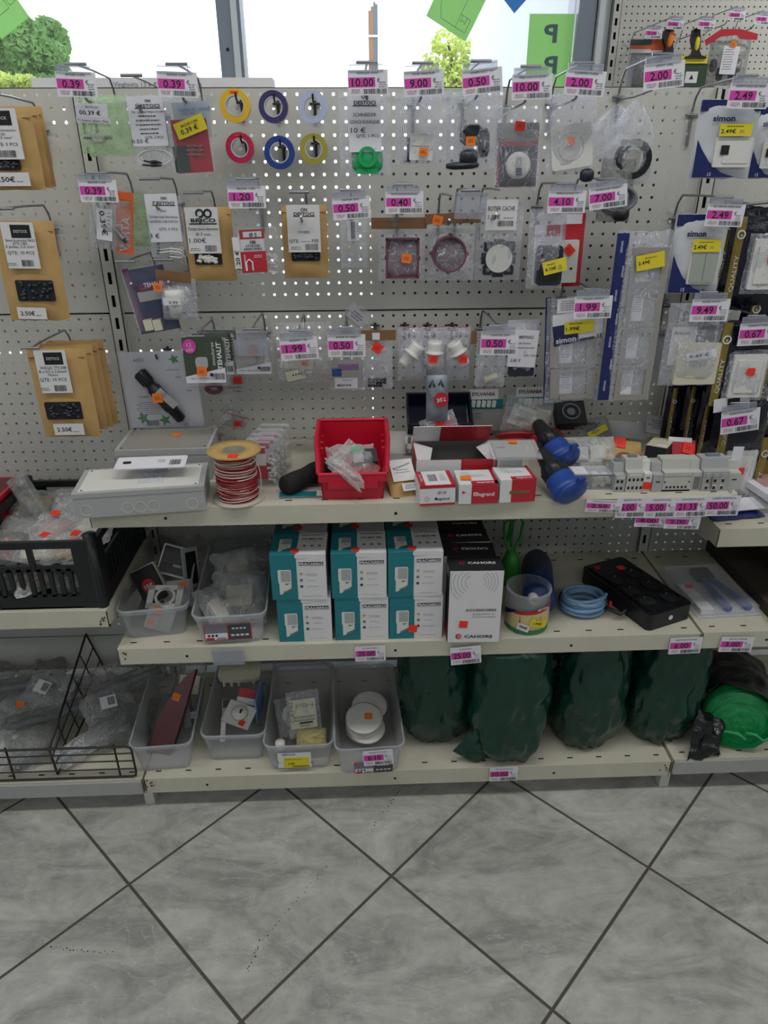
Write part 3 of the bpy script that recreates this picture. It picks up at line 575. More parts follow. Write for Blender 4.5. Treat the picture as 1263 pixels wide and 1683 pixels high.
def destoci(t, x0, y0, x1, y1, texts, d=.011, price='', rot=0):
    m = MB(); t.rect(m, x0, y0, x1, y1, 'card_white', d=d, t=.0005, rot=rot); xm = (x0+x1)/2; w = x1-x0; h = y1-y0
    t.text(m, 'ON', xm, y0+h*.08, 'ink', hpx=h*.06, d=d+.0006, bold=.02); t.text(m, 'DESTOCI', xm, y0+h*.18, 'ink', wpx=w*.66, hpx=h*.065, d=d+.0006, bold=.02); t.rect(m, xm-w*.36, y0+h*.225, xm+w*.36, y0+h*.24, 'ink', d=d+.0005, t=.0002)
    for st, fy, sz, al in texts: t.text(m, st, xm if al == 'C' else (x1-3 if al == 'R' else x0+4), y0+h*fy, 'ink', hpx=sz, wpx=min(w*.9, len(st)*sz*.75), d=d+.0006, align=al)
    t.part('label', m); return m
# ---- row 1
for k, dx in ((1, 8),):
    t = It('zip_bag', 'green-tinted zip bag hanging behind the aerial splitter bag', 'bag', 178+dx, 210, -.10); zipb(t, 140, 157, 224, 258, 'poly_green', .006, 12)
t = It('zip_bag', 'green-tinted zip bag with round aerial splitter and 00.39 label', 'bag', 170, 208, -.17, rot=1)
m = MB(); t.blob(m, 163, 226, 14, 11, 'white_plastic', d=.004, dep=.006); c = t.L(163, 226)
for s in (-1, 1): m.tube([(c[0]+s*.012, -.006, c[1]), (c[0]+s*.026, -.006, c[1])], .0032, 'wire_zinc', 8)
m.tube([(c[0], -.006, c[1]), (c[0], -.006, c[1]+.022)], .003, 'wire_zinc', 8); t.part('splitter', m)
zipb(t, 129, 158, 216, 254, 'poly_green', .010, 3)
m = MB(); t.rect(m, 129, 171, 180, 194, 'card_white', d=.014, rot=2); t.rect(m, 130, 194, 185, 203, 'card_white', d=.0136, rot=2); t.text(m, '00.39 €', 152, 186, 'ink', hpx=7, wpx=34, d=.0146, rot=2, bold=.01); t.text(m, 'BAZAR 0.39', 155, 177, 'ink', hpx=3, d=.0146, rot=2); t.text(m, 'TV Antenna Splitter, Metal', 157, 199, 'ink', hpx=4, wpx=50, d=.0146, rot=2); t.part('label', m)
t = It('zip_bag', 'small zip bag with white lead and black plugs, 0.50 label', 'bag', 252, 225, -.17, rot=-1)
m = MB(); pts = [t.L(255+24*math.cos(a), 257+10*math.sin(a)) for a in [2*PI*i/20 for i in range(20)]]; m.tube([(p[0], -.004, p[1]) for p in pts], .0011, 'white_plastic', 5, True); pts = [t.L(256+28*math.cos(a), 259+13*math.sin(a)) for a in [2*PI*i/20 for i in range(20)]]; m.tube([(p[0], -.006, p[1]) for p in pts], .0011, 'white_plastic', 5, True); t.part('lead', m)
for (x0, y0, x1, y1) in ((238, 264, 268, 268), (236, 271, 268, 272)):
    m = MB(); a, b2 = t.L(x0, y0), t.L(x1, y1); mid = ((a[0]+b2[0])/2, (a[1]+b2[1])/2); m.tube([(a[0], -.008, a[1]), (mid[0]-.006, -.008, mid[1]), (mid[0], -.008, mid[1]), (mid[0]+.006, -.008, mid[1]), (b2[0], -.008, b2[1])], [.0016, .0018, .0032, .003, .0014], 'black_plastic', 8); t.part('plug', m)
zipb(t, 214, 158, 291, 278, 'poly', .008, 5)
destoci(t, 216, 160, 274, 240, (('Test - conducteur flexigne pour grille', .30, 4, 'C'), ('QTE: 2 PCS', .82, 4, 'R'), ('0.50 €', .91, 6, 'L')))
m = MB(); t.lines(m, 224, 192, 266, 5, 7, 'ink', d=.012, t=1.6); t.part('fine_print', m)
t = It('blister_card', 'clear blister pack of glass fuses on red and green card with 0.39 sticker', 'pack', 317, 220, -.17, rot=-3)
m = MB(); t.rect(m, 286, 160, 347, 285, 'blister', d=.001, t=.001, r=.003); mat('card_pale', '#a9b4c0', .6); t.rect(m, 287, 168, 346, 228, 'card_pale', d=.002); t.rect(m, 287, 196, 346, 285, 'red_print', d=.0022, t=.0005); mat('card_forest', '#2a4034', .6, 0, .6, 150); t.rect(m, 287, 240, 312, 284, 'card_forest', d=.0032); t.text(m, 'FUSIBLES VERRE', 320, 180, 'poster_blue', wpx=50, hpx=5, d=.003); t.text(m, '5x20 MM', 310, 187, 'ink_grey', hpx=4, d=.003); t.part('backing_card', m)
for k in range(6): m = MB(); c = t.L(315+14*(k % 2), 240+7*(k//2)); m.tube([(c[0]-.006, -.005, c[1]), (c[0]+.006, -.005, c[1])], .0018, 'blister', 6); m.tube([(c[0]-.008, -.005, c[1]), (c[0]-.004, -.005, c[1])], .002, 'wire_zinc', 6); m.tube([(c[0]+.004, -.005, c[1]), (c[0]+.008, -.005, c[1])], .002, 'wire_zinc', 6); t.part('glass_fuse', m)
m = MB(); t.rect(m, 285, 159, 349, 287, 'blister', d=.008, t=.0005, r=.003); t.part('clear_shell', m)
m = MB(); t.rect(m, 289, 195, 340, 222, 'yellow_label', d=.009, rot=-16); t.text(m, '0.39 €', 313, 213, 'ink', hpx=8, wpx=30, d=.0096, rot=-16, bold=.01); t.text(m, 'BAZAR 0.39€', 313, 203, 'ink', hpx=4.5, wpx=30, d=.0096, rot=-16); t.part('price_sticker', m)
for i, (cx, cy, col, nm, R_) in enumerate(((387, 174, '#e0b428', 'yellow', 25), (450, 176, '#3b3664', 'dark violet', 24), (514, 176, '#b4bcdc', 'pale bluish white', 24), (395, 243, '#b81e46', 'crimson', 23), (460, 251, '#1f3c86', 'royal blue', 25), (516, 245, '#a39a38', 'olive yellow', 23))):
    mt = 'tape_%d' % i; mat(mt, col, .3, 0, .05, 30); mat('tape_core', '#b9bcc4', .5)
    prong(cx, cy-22, 'short hook carrying the %s tape roll' % nm, L=.085, dark=True)
    t = It('tape_roll', 'roll of %s insulating tape hanging on the perforated board' % nm, 'tape', cx, cy, -.075, rot=0, yaw=0); m = MB(); m.ring(0, 0, R_*t.kx, R_*.63*t.kx, -.008, .008, mt); tp_ = t.part('tape', m); m = MB(); m.ring(0, 0, R_*.63*t.kx, R_*.56*t.kx, -.0085, .0085, 'tape_core'); t.part('core', m, parent=tp_)
    if i in (0, 3): m = MB(); t.rect(m, cx-8, cy-R_+1, cx+5, cy-R_+4, 'red_dot', d=.0092); t.part('sticker', m)
t = It('zip_bag', 'zip bag with long white 10 € label and bright green buzzer part', 'bag', 606, 220, -.17)
mat('green_part', '#16a35c', .35, 0, .08, 30); m = MB(); t.blob(m, 604, 262, 26, 22, 'green_part', d=.004, dep=.01, sup=5, n=20); c = t.L(604, 258); m.ring(c[0], c[1], .018, .012, -.017, -.012, 'green_part'); t.rect(m, 586, 277, 622, 286, 'green_part', d=.012, t=.008); t.part('buzzer', m)
zipb(t, 558, 152, 642, 290, 'poly', .013, 7)
m = destoci(t, 573, 152, 626, 250, (('SCHNEIDER', .38, 5.5, 'C'), ('ODACE RONFLEUR', .50, 5.5, 'C'), ('10 €', .64, 8, 'L'), ('QTE: 1 PCS', .73, 5, 'R')), d=.015, rot=-1)
t = It('zip_bag', 'zip bag with white double switch block and orange sticker', 'bag', 692, 222, -.17)
m = MB(); t.rect(m, 673, 219, 711, 264, 'white_plastic', d=.012, t=.010, r=.002, rot=2); t.rect(m, 675, 240, 709, 241, 'ink_grey', d=.0124, rot=2); t.rect(m, 669, 226, 674, 267, 'navy', d=.009, t=.007); t.part('switch_block', m)
zipb(t, 650, 153, 740, 270, 'poly', .014, 9, wr=.006); dots(t, 695, 250, r=7, d=.0165, rot=5)
t = It('zip_bag', 'zip bag of black angled plastic fittings with orange sticker', 'bag', 780, 215, -.17, rot=-2)
for (x, y, rx, ry) in ((775, 222, 20, 18), (760, 272, 28, 7), (795, 235, 10, 25), (770, 258, 16, 14)): m = MB(); t.blob(m, x, y, rx, ry, 'dark_bits', d=.004, dep=.012, sup=3.5, n=12); t.part('fitting', m)
zipb(t, 734, 150, 826, 280, 'poly', .015, 11, wr=.007); dots(t, 772, 232, r=8, d=.018, rot=0)
t = It('blister_card', 'black and red blister card with round white data socket, red sticker', 'pack', 851, 255, -.17, rot=-1)
m = MB(); t.rect(m, 818, 203, 884, 308, 'red_print', d=.001, t=.001); t.rect(m, 818, 203, 884, 232, 'grey_plastic', d=.0015); t.rect(m, 820, 240, 882, 306, 'black_plastic', d=.002); t.text(m, 'legrand', 833, 228, 'red_print', wpx=26, hpx=5, d=.0026); t.rect(m, 867, 202, 875, 212, 'ink_grey', d=.002); t.rect(m, 877, 202, 885, 212, 'ink_grey', d=.002); t.lines(m, 846, 222, 878, 3, 4, d=.0026); t.part('backing_card', m)
m = MB(); c = t.L(851, 272); m.lathe([(0, 0), (.030, 0), (.034, .004), (.033, .007), (.026, .009), (0, .009)], 'white_plastic', 28, X=Matrix.Translation((c[0], -.002, c[1])) @ Matrix.Rotation(PI/2, 4, 'X') @ Matrix.Diagonal((.72, .72, 1, 1)), cap=False); t.rect(m, 846, 258, 856, 290, 'grey_plastic', d=.0125, r=.003, t=.001); t.rect(m, 846, 276, 856, 288, 'navy', d=.0135, t=.001); t.part('socket', m)
zipb(t, 815, 178, 888, 314, 'poly', .016, 13, wr=.003, zip_=False); dots(t, 852, 208, 'red_dot', r=8, d=.018, rot=5)
t = It('zip_bag', 'zip bag with white square cover plate outlined by a circle, orange sticker', 'bag', 938, 225, -.17, rot=-3)
m = MB(); t.rect(m, 905, 204, 972, 278, 'white_plastic', d=.008, t=.006, r=.006, rot=-5); c = t.L(937, 242); m.ring(c[0], c[1], .0245, .0240, -.0084, -.008, 'ink_grey', 36); t.part('cover_plate', m)
m = MB(); t.blob(m, 965, 288, 12, 12, 'dark_bits', d=.0, dep=.01, sup=3); t.part('black_piece', m)
zipb(t, 900, 155, 978, 288, 'poly', .012, 15, wr=.005); dots(t, 936, 232, r=7, d=.014, rot=2)
t = It('twisted_bag', 'clear bag gathered at the top round a grey clamp ring', 'bag', 1040, 232, -.13, rot=2)
m = MB(); c = t.L(1038, 262); m.ring(c[0], c[1], .036, .024, -.016, -.001, 'black_plastic', 28); t.rect(m, 1016, 230, 1052, 241, 'grey_plastic', d=.018, t=.003, r=.002); t.part('clamp_ring', m)
m = MB(); t.rect(m, 1026, 246, 1048, 290, 'cream_plastic', d=.010, t=.006, r=.002); t.part('insert', m)
m = MB(); c = t.L(1036, 235); m.pillow(82*t.kx, 140*t.kz, .018, 'poly', 17, 16, 22, .006, X=Matrix.Translation((c[0], 0, c[1])), pinch=.9, ragged=.05); t.part('bag', m)
t = It('twisted_bag', 'limp clear bag corner beside the grey clamp ring bag, left of it', 'bag', 1000, 215, -.09, rot=35)
m = MB(); m.pillow(50*t.kx, 90*t.kz, .008, 'poly', 19, wr=.006, pinch=.5); t.part('bag', m)
# ---- white and blue wall-socket packs
mat('pack_white', '#c9ccd2', .3, 0, .03, 20, bump=.25, bscale=50)
def simon(cx, cy, w, h, Y, label, kind, rot=0, sticker=True, yaw=0):
    t = It('socket_pack', label, 'pack', cx, cy, Y, rot=rot, yaw=yaw); W, H = w*t.kx, h*t.kz
    m = MB(); m.pillow(W, H, .012, 'pack_white', cx, 14, 18, .002, ragged=.02); t.part('pouch', m); D = .0145
    m = MB(); m.rr(0, H*.425, W*.98, H*.14, .001, -.006, -.003, 'navy_film'); t.part('header_band', m); m = MB()
    pts = [(-W*.49, H*.0), (-W*.40, -H*.12), (-W*.25, -H*.28), (-W*.02, -H*.42), (W*.22, -H*.48), (-W*.49, -H*.48)]; m.prism(pts, -D+.001, -D+.002, 'navy_film'); m.text('15', -W*.22, -H*.44, -D-.0004, 'card_white', h=H*.045); t.part('blue_print', m)
    m = MB(); m.text('simon', -W*.13, H*.27, -D-.0005, 'navy', h=H*.075, w=W*.36, bold=.035); t.part('logo', m)
    m = MB()
    if kind == 'plug':
        m.rr(W*.10, -H*.16, W*.60, H*.38, .003, -D-.002, -D+.002, 'white_plastic'); m.rr(W*.16, -H*.16, W*.42, H*.28, .002, -D-.0032, -D-.002, 'white_plastic'); m.rr(-W*.04, -H*.13, W*.13, H*.12, 0, -D-.0042, -D-.0032, 'slot_dark')
    else:
        mat('rocker', '#9fa79c', .35); m.rr(W*.10, -H*.14, W*.56, H*.46, .003, -D-.002, -D+.002, 'white_plastic')
        for s in (-1, 1): m.rr(W*(.10+s*.125), -H*.15, W*.235, H*.38, .001, -D-.0045, -D-.002, 'rocker')
    t.part('switch_plate', m)
    if sticker: m = MB(); m.rr(W*.07, H*.12, W*.52, H*.155, 0, -D-.0065, -D-.006, 'yellow_label'); m.text('2.49€', -W*.05, H*.105, -D-.007, 'ink', h=H*.05, w=W*.24, bold=.01); m.lines(W*.05, H*.16, W*.40, 1, .003, -D-.007, 'ink'); m.lines(W*.17, H*.11, W*.1, 2, .003, -D-.007, 'ink_grey'); t.part('price_sticker', m)
    return t
simon(1262, 236, 62, 118, -.15, 'blue and white socket pack at the right edge behind the top one', 'plug', rot=0, sticker=False)
simon(1192, 230, 100, 130, -.19, 'top white and blue socket pack with black square contact and 2.49 sticker', 'plug', rot=0)
simon(1146, 418, 86, 130, -.19, 'white and blue pack with two green-grey rockers and 2.49 sticker', 'rock', rot=0)
# two-gang frame pack
mat('silver_frame', '#a3a09a', .3, .35, .05, 20)
t = It('frame_pack', 'clear pack with a vertical two-gang silver frame and 1.99 sticker', 'pack', 944, 575, -.18, rot=-4)
def gangs(t, cx, ys, w, h, wn):
    m = MB()
    for y in ys:
        hw, hh = w/2, h/2; iw, ih = wn
        for (x0, x1, y0, y1) in ((cx-hw, cx-iw, y-hh, y+hh), (cx+iw, cx+hw, y-hh, y+hh), (cx-iw, cx+iw, y-hh, y-ih), (cx-iw, cx+iw, y+ih, y+hh)): t.rect(m, x0, y0, x1, y1, 'silver_frame', d=.010, t=.006)
        t.rect(m, cx-iw, y-ih, cx+iw, y+ih, 'grey_plastic', d=.005, t=.001); t.rect(m, cx-iw, y-ih, cx-iw*.0, y+ih, 'card_white', d=.0055, t=.0005); t.lines(m, cx-iw+3, y-ih+5, cx-2, 6, 4.2, 'ink_grey', d=.006)
    t.part('frame', m)
gangs(t, 940, (578, 629), 74, 50, (22, 18))
m = MB(); t.rect(m, 908, 512, 988, 555, 'card_white', d=.011, t=.0006, rot=-3); t.rect(m, 908, 532, 948, 564, 'navy', d=.0115, t=.0006, rot=-6); t.text(m, 'simon', 928, 556, 'card_white', wpx=32, hpx=9, d=.0125, rot=-5, bold=.02); t.text(m, 'simon 15', 969, 552, 'navy', wpx=36, hpx=7, d=.0125, rot=-6, bold=.02); t.rect(m, 915, 490, 950, 512, 'card_white', d=.010); t.lines(m, 918, 494, 946, 5, 3.4, d=.011); t.part('header_label', m)
m = MB(); t.rect(m, 926, 526, 973, 545, 'yellow_label', d=.0135, rot=-2); t.text(m, '1.99€', 939, 538, 'ink', hpx=6, wpx=22, d=.0142, bold=.01); t.lines(m, 930, 530, 960, 1, 3, 'ink', d=.0142); t.part('price_sticker', m)
t.bag(898, 490, 992, 662, .013, 'poly', 21, wr=.003)
m = MB(); t.rect(m, 896, 492, 905, 655, 'navy_film', d=-.002, t=.002); t.part('blue_edge', m)
t = It('frame_pack', 'long clear pack with four-gang silver frames and dark blue printed edge', 'pack', 1042, 526, -.20, rot=-.5)
m = MB(); W, H = 88*t.kx, 278*t.kz
for k in range(4):
    z = H*.30-k*H*.225; x = W*.12; hw, hh, iw, ih = W*.33, H*.112, W*.22, H*.078
    for (a, b2, c, d) in ((x-hw, x-iw, z-hh, z+hh), (x+iw, x+hw, z-hh, z+hh), (x-iw, x+iw, z+ih, z+hh), (x-iw, x+iw, z-hh, z-ih)): m.bb(a, b2, -.010, -.004, c, d, 'silver_frame')
    m.bb(x-iw, x+iw, -.005, -.004, z-ih, z+ih, 'grey_plastic'); m.bb(x-iw, x, -.0056, -.005, z-ih, z+ih, 'card_white'); m.lines(x-iw*.5, z+ih*.7, iw*.8, 7, .0045, -.006, 'ink_grey', k)
t.part('frame', m)
m = MB(); m.pillow(W*.22, H*.98, .006, 'navy_film', 5, 6, 24, .003, X=Matrix.Translation((-W*.40, -.004, 0)), ragged=.03)
for k in range(7): m.text('simon', -W*.44+(k % 2)*W*.07, H*.42-k*H*.135, -.0135, 'card_white', h=.006, w=.022, rot=-PI/2)
t.part('blue_edge', m); m = MB(); m.pillow(W, H, .013, 'poly', 31, 12, 30, .003); t.part('bag', m)
m = MB(); m.rr(W*.10, H*.34, W*.50, H*.085, 0, -.017, -.0165, 'yellow_label', -.17); m.text('2.49€', -W*.01, H*.333, -.0175, 'ink', h=.0065, w=.024, rot=-.17, bold=.01); m.lines(W*.1, H*.36, W*.3, 1, .003, -.0175, 'ink', rot=-.17); t.part('price_sticker', m)
# ---- row 2
for k, dx in ((1, 12), (2, 20)):
    t = It('zip_bag', 'green-tinted bag behind the bag with orange card, %s' % ('nearer one', 'further one')[k-1], 'bag', 205+dx, 362+k*3, -.16+.03*k, rot=5); t.bag(183+dx, 318, 228+dx, 405, .006, 'poly_green', 40+k)
t = It('zip_bag', 'zip bag with orange card and sideways 0.39 sticker', 'bag', 186, 368, -.18, rot=9)
mat('orange_card', '#d9622c', .6); m = MB(); t.rect(m, 192, 316, 220, 418, 'orange_card', d=.003); t.rect(m, 194, 318, 219, 345, 'orange_card', d=.0034); t.text(m, 'VARTA', 206, 385, 'paper', wpx=56, hpx=14, d=.004, rot=-86, bold=.02); t.lines(m, 195, 330, 218, 5, 3, 'ink', d=.0038); t.part('card', m)
m = MB(); c = t.L(196, 386); m.tube([(c[0]-.008, -.008, c[1]+.012), (c[0]+.010, -.008, c[1]-.006)], .005, 'wire_zinc', 8); m.tube([(c[0]+.010, -.008, c[1]-.006), (c[0]+.016, -.008, c[1]-.012)], .003, 'black_plastic', 8); t.part('connector', m)
t.bag(148, 316, 220, 412, .012, 'poly_haze', 43, wr=.006)
m = MB(); t.rect(m, 163, 342, 188, 394, 'card_white', d=.015, rot=0); t.text(m, '0.39€', 174, 366, 'ink', wpx=38, hpx=9, d=.0156, rot=82, bold=.01); t.lines(m, 180, 350, 186, 6, 6, d=.0156); t.part('label', m)
t = It('zip_bag', 'small zip bag with coiled white charging leads, 3€ label', 'bag', 272, 370, -.17, rot=1)
for k in range(4):
    m = MB(); y = 400+k*5; pts = [t.L(x, y+dy) for x, dy in ((264, 0), (280, -2), (298, 0), (303, 4), (298, 8), (280, 6))]; m.tube([(p[0], -.003-.001*k, p[1]) for p in pts], .0014, 'white_plastic', 6); m.tube([(*((pts[0][0]-.006, -.003, pts[0][1])),), (pts[0][0], -.003, pts[0][1])], .003, 'wire_zinc', 6); t.part('lead', m)
zipb(t, 243, 322, 302, 424, 'poly', .008, 44); destoci(t, 245, 319, 297, 397, (('Duo', .34, 4, 'C'), ('Connecteur intégré câble électrique', .47, 4, 'C'), ('Cab MICRO-USB SWITCH', .57, 4, 'C'), ('QTE: 5 PCS', .73, 4, 'R'), ('3 €', .87, 7, 'L')), rot=-2)
t = It('blister_box', 'clear hanging blister box of white clips on red card, Ø 5 100', 'pack', 422, 395, -.19, rot=-2)
m = MB(); t.rect(m, 388, 340, 462, 452, 'blister', d=.0, t=.001, r=.004); t.rect(m, 392, 374, 458, 450, 'blister', d=.022, t=.022, r=.006); c = t.L(422, 350); m.rr(c[0], c[1], .022, .008, .003, -.003, .001, 'blister'); t.part('clear_shell', m)
m = MB(); t.rect(m, 397, 382, 438, 446, 'card_white', d=.021, r=0); t.rect(m, 396, 376, 436, 391, 'red_print', d=.0214); t.rect(m, 402, 379, 432, 388, 'card_white', d=.0219); t.text(m, 'Ø 5', 418, 384, 'ink', hpx=6, d=.0228, bold=.02); t.text(m, '100', 418, 396, 'ink', hpx=5.5, d=.0224, bold=.03); t.text(m, 'ATTACHES', 418, 402, 'ink', wpx=24, hpx=3.6, d=.0224, bold=.02); t.text(m, 'ARRACHABLE', 418, 407, 'ink', wpx=30, hpx=3.6, d=.0224, bold=.02)
t.rect(m, 399, 411, 441, 446, 'red_print', d=.0222); c = t.L(413, 432); pts = [(c[0]-.006, c[1]-.012), (c[0]-.006, c[1]+.004), (c[0], c[1]+.009), (c[0]+.006, c[1]+.004), (c[0]+.006, c[1]-.012)]; m.tube([(p[0], -.023, p[1]) for p in pts], .0016, 'card_white', 5); m.tube([(c[0]-.008, -.023, c[1]-.012), (c[0]-.008, -.023, c[1]+.018)], .001, 'card_white', 5); t.lines(m, 418, 418, 436, 2, 3, 'card_white', d=.0228); t.part('inlay_card', m)
rnd = random.Random(4)
m = MB()
for _ in range(60): c = t.L(rnd.uniform(432, 456), rnd.uniform(414, 447)); m.box((c[0], -.010+rnd.uniform(-.006, .004), c[1]), (.006, .004, .003), 'white_plastic', X=None)
o = t.part('cable_clips', m); o['kind'] = 'stuff'
m = MB(); t.rect(m, 387, 388, 398, 440, 'paper', d=.0235, rot=0); t.text(m, '1.20 €', 394, 425, 'ink', wpx=30, hpx=7, d=.0242, rot=-90, bold=.01); t.part('price_sticker', m)
t = It('zip_bag', 'tiny zip bag with a sliver of white plastic below 0.50 tag', 'bag', 582, 400, -.17)
m = MB(); t.rect(m, 570, 404, 592, 412, 'cream_plastic', d=.004, t=.003, rot=-14); t.part('white_sliver', m); t.bag(560, 350, 604, 440, .006, 'poly', 46)
m = MB(); t.rect(m, 571, 362, 590, 395, 'card_white', d=.008, rot=-3); t.bars(m, 577, 364, 584, 392, d=.0086); t.lines(m, 586, 368, 590, 5, 4, d=.0086); t.part('label', m)
for (cx, w, nm, lab) in ((662, 78, 'sq', 'bagged square mauve junction box with orange sticker and brown header'), (742, 78, 'rd', 'bagged round mauve junction box hanging from a brown header strip')):
    t = It('header_bag', lab, 'bag', cx, 405, -.17)
    m = MB()
    if nm == 'sq':
        x0, y0, x1, y1 = 634, 390, 688, 455; t.rect(m, x0, y0, x1, y1, 'mauve', d=.003, t=.002)
        for q in ((x0, y0, x1, y0+3), (x0, y1-3, x1, y1), (x0, y0, x0+3, y1), (x1-3, y0, x1, y1)): t.rect(m, *q, 'mauve', d=.024, t=.021)
        for q in ((x0-2, y0+30, x0+1, y0+36), (x1-1, y0+30, x1+2, y0+36)): t.rect(m, *q, 'mauve', d=.020, t=.014)
    else:
        c = t.L(737, 416); m.ring(c[0], c[1], 28*t.kx, 25.5*t.kx, -.026, -.002, 'mauve', 32); m.disc(c[0], c[1], 26*t.kx, -.004, -.002, 'mauve', 32); m.ring(c[0], c[1], 21*t.kx, 19*t.kx, -.006, -.003, 'mauve', 24)
        for g in (0, 1.5, 3.1, 4.7): m.box((c[0]+29*t.kx*math.cos(g), -.012, c[1]+29*t.kx*math.sin(g)), (.006, .018, .006), 'mauve')
    t.part('junction_box', m)
    t.bag(cx-40, 372, cx+38, 462, .027, 'poly', 47+cx, wr=.004)
    m = MB()
    if nm == 'sq': t.rect(m, 611, 357, 700, 375, 'kraft_dark', d=.016, t=.003); t.rect(m, 643, 359, 655, 370, 'poly', d=.0166)
    else: t.rect(m, 698, 350, 788, 366, 'kraft_dark', d=.019, t=.003, rot=-1)
    t.part('header_strip', m)
    if nm == 'sq': dots(t, 667, 422, r=8, d=.030, rot=5)
    else: dots(t, 718, 361, r=8, d=.021, rot=12)
hook(742, 322, 'zinc hook hidden behind the brown header of the round mauve box', bar=False)
t = It('zip_bag', 'zip bag with label BOTIER CACHE and dark frame round a white disc', 'bag', 820, 393, -.15)
m = MB(); c = t.L(819, 424); kx = t.kx
m.ring(c[0], c[1], 25*kx, 20*kx, -.008, -.002, 'dark_bits', 28)
for a in (45, 135, 225, 315): g = math.radians(a); m.rr(c[0]+25*kx*math.cos(g), c[1]+26*kx*math.sin(g), 15*kx, 15*kx, .003, -.010, -.002, 'dark_bits', math.radians(45*0)); m.rr(c[0]+24*kx*math.cos(g), c[1]+25*kx*math.sin(g), 6*kx, 6*kx, .001, -.0106, -.010, 'ink_grey')
for a in (0, 90, 180, 270): g = math.radians(a); m.rr(c[0]+26*kx*math.cos(g), c[1]+27*kx*math.sin(g), 18*kx, 5*kx, .001, -.007, -.003, 'dark_bits', g+PI/2)
t.part('mounting_frame', m); m = MB(); m.disc(c[0], c[1], 22*kx, -.012, -.004, 'white_plastic', 32); t.part('disc', m)
zipb(t, 783, 326, 858, 462, 'poly', .011, 51); m = MB(); t.rect(m, 798, 328, 848, 377, 'paper', d=.013); t.text(m, 'BOTIER CACHE', 823, 342, 'ink', wpx=43, hpx=7, d=.0136); t.text(m, '1.80€', 811, 356, 'ink', wpx=19, hpx=7, d=.0136); t.lines(m, 823, 358, 845, 1, 3, d=.0136); t.bars(m, 816, 362, 842, 371, d=.0136); t.part('label', m)
hook(821, 312, 'zinc hook holding the BOTIER CACHE bag', bar=False)
t = It('blister_card', 'crimson card with white two-pin adapter behind the black plug pack', 'pack', 934, 412, -.14, rot=-1)
m = MB(); t.rect(m, 908, 352, 958, 472, 'red_print', d=.001, t=.001); t.rect(m, 909, 352, 957, 368, 'card_white', d=.0014); t.part('backing_card', m); m = MB(); t.rect(m, 914, 394, 947, 464, 'white_plastic', d=.014, t=.012, r=.002)
for y in (406, 440): c = t.L(936, y); m.disc(c[0], c[1], .0028, -.0146, -.014, 'slot_dark', 10)
t.part('adapter', m); dots(t, 933, 410, 'red_dot', r=8, d=.016, rot=45)
t = It('zip_bag', 'clear pack of black multi-plug with yellow 4.10 sticker', 'pack', 900, 405, -.19, rot=-1)
m = MB(); t.rect(m, 876, 370, 922, 470, 'card_white', d=.001, t=.0006); t.rect(m, 899, 370, 921, 388, 'red_print', d=.0014); t.text(m, 'legrand', 888, 387, 'red_print', wpx=18, hpx=4, d=.0018); t.lines(m, 880, 398, 896, 1, 3, d=.0018); t.part('backing_card', m)
m = MB(); t.rect(m, 879, 402, 921, 468, 'dark_bits', d=.020, t=.018, r=.009); t.rect(m, 884, 407, 916, 462, 'black_plastic', d=.022, t=.004, r=.008); t.part('multi_plug', m); zipb(t, 868, 345, 928, 476, 'poly', .024, 53, wr=.003, zip_=False)
m = MB(); t.rect(m, 888, 424, 926, 446, 'yellow_label', d=.027, rot=-12); t.text(m, '4.10€', 900, 439, 'ink', wpx=18, hpx=5.5, d=.0276, rot=-12, bold=.01); t.lines(m, 892, 432, 910, 1, 3, 'ink', d=.0276, rot=-12); t.lines(m, 912, 434, 920, 3, 3, 'ink_grey', d=.0276); t.part('price_sticker', m)
t = It('cable_bundle', 'dark grey cable bundle with plug behind the 7.00 tag', 'cable', 1012, 330, -.14)
for k in range(4): m = MB(); pts = [t.L(1010+(26+k*2)*math.cos(a), 325+(30-k*3)*math.sin(a)) for a in [2*PI*i/18 for i in range(18)]]; m.tube([(p[0], -.004-.004*k, p[1]) for p in pts], .0035, 'ink_grey' if k % 2 else 'alu_grey', 8, True); t.part('loop', m)
m = MB(); t.blob(m, 1018, 352, 14, 12, 'black_plastic', d=.01, dep=.012); t.part('plug', m); t.bag(985, 262, 1040, 365, .022, 'poly_grey', 55, wr=.007)
# ---- row 3
t = It('zip_bag', 'purple and navy card pack holding two beige blocks', 'pack', 250, 493, -.17, rot=-9)
m = MB(); t.rect(m, 216, 440, 284, 546, 'navy', d=.001, t=.001); mat('purple_print', '#5c2450', .55); t.rect(m, 216, 442, 226, 544, 'purple_print', d=.0014); t.rect(m, 227, 462, 283, 476, 'purple_print', d=.0014); t.rect(m, 227, 476, 283, 492, 'grey_plastic', d=.0014); t.text(m, 'TEHALIT', 253, 466, 'card_white', wpx=34, hpx=7, d=.002, bold=.02); t.lines(m, 230, 474, 250, 1, 3, 'red_dot', d=.002); t.part('card', m)
for k in (0, 1): m = MB(); t.rect(m, 240+k*15, 523, 254+k*15, 541, 'cream_plastic', d=.016, t=.013); t.part('trunking_block', m)
t.bag(213, 438, 286, 548, .018, 'blister', 57, wr=.001)
t = It('header_bag', 'bag with white angled fitting and small round sticker under brown header', 'bag', 297, 490, -.18, rot=2)
m = MB(); c = t.L(291, 495); m.lathe([(.0001, -.028), (.012, -.028), (.014, -.01), (.019, .01), (.020, .024), (.0001, .026)], 'white_plastic', 20, X=Matrix.Translation((c[0], -.016, c[1]))); t.part('fitting', m)
m = MB(); t.bag(266, 458, 324, 526, .036, 'poly', 58, wr=.004); t.rect(m, 260, 444, 316, 461, 'kraft_dark', d=.019, t=.003, rot=4); t.part('header_strip', m); dots(t, 264, 469, r=7, d=.024, rot=0)
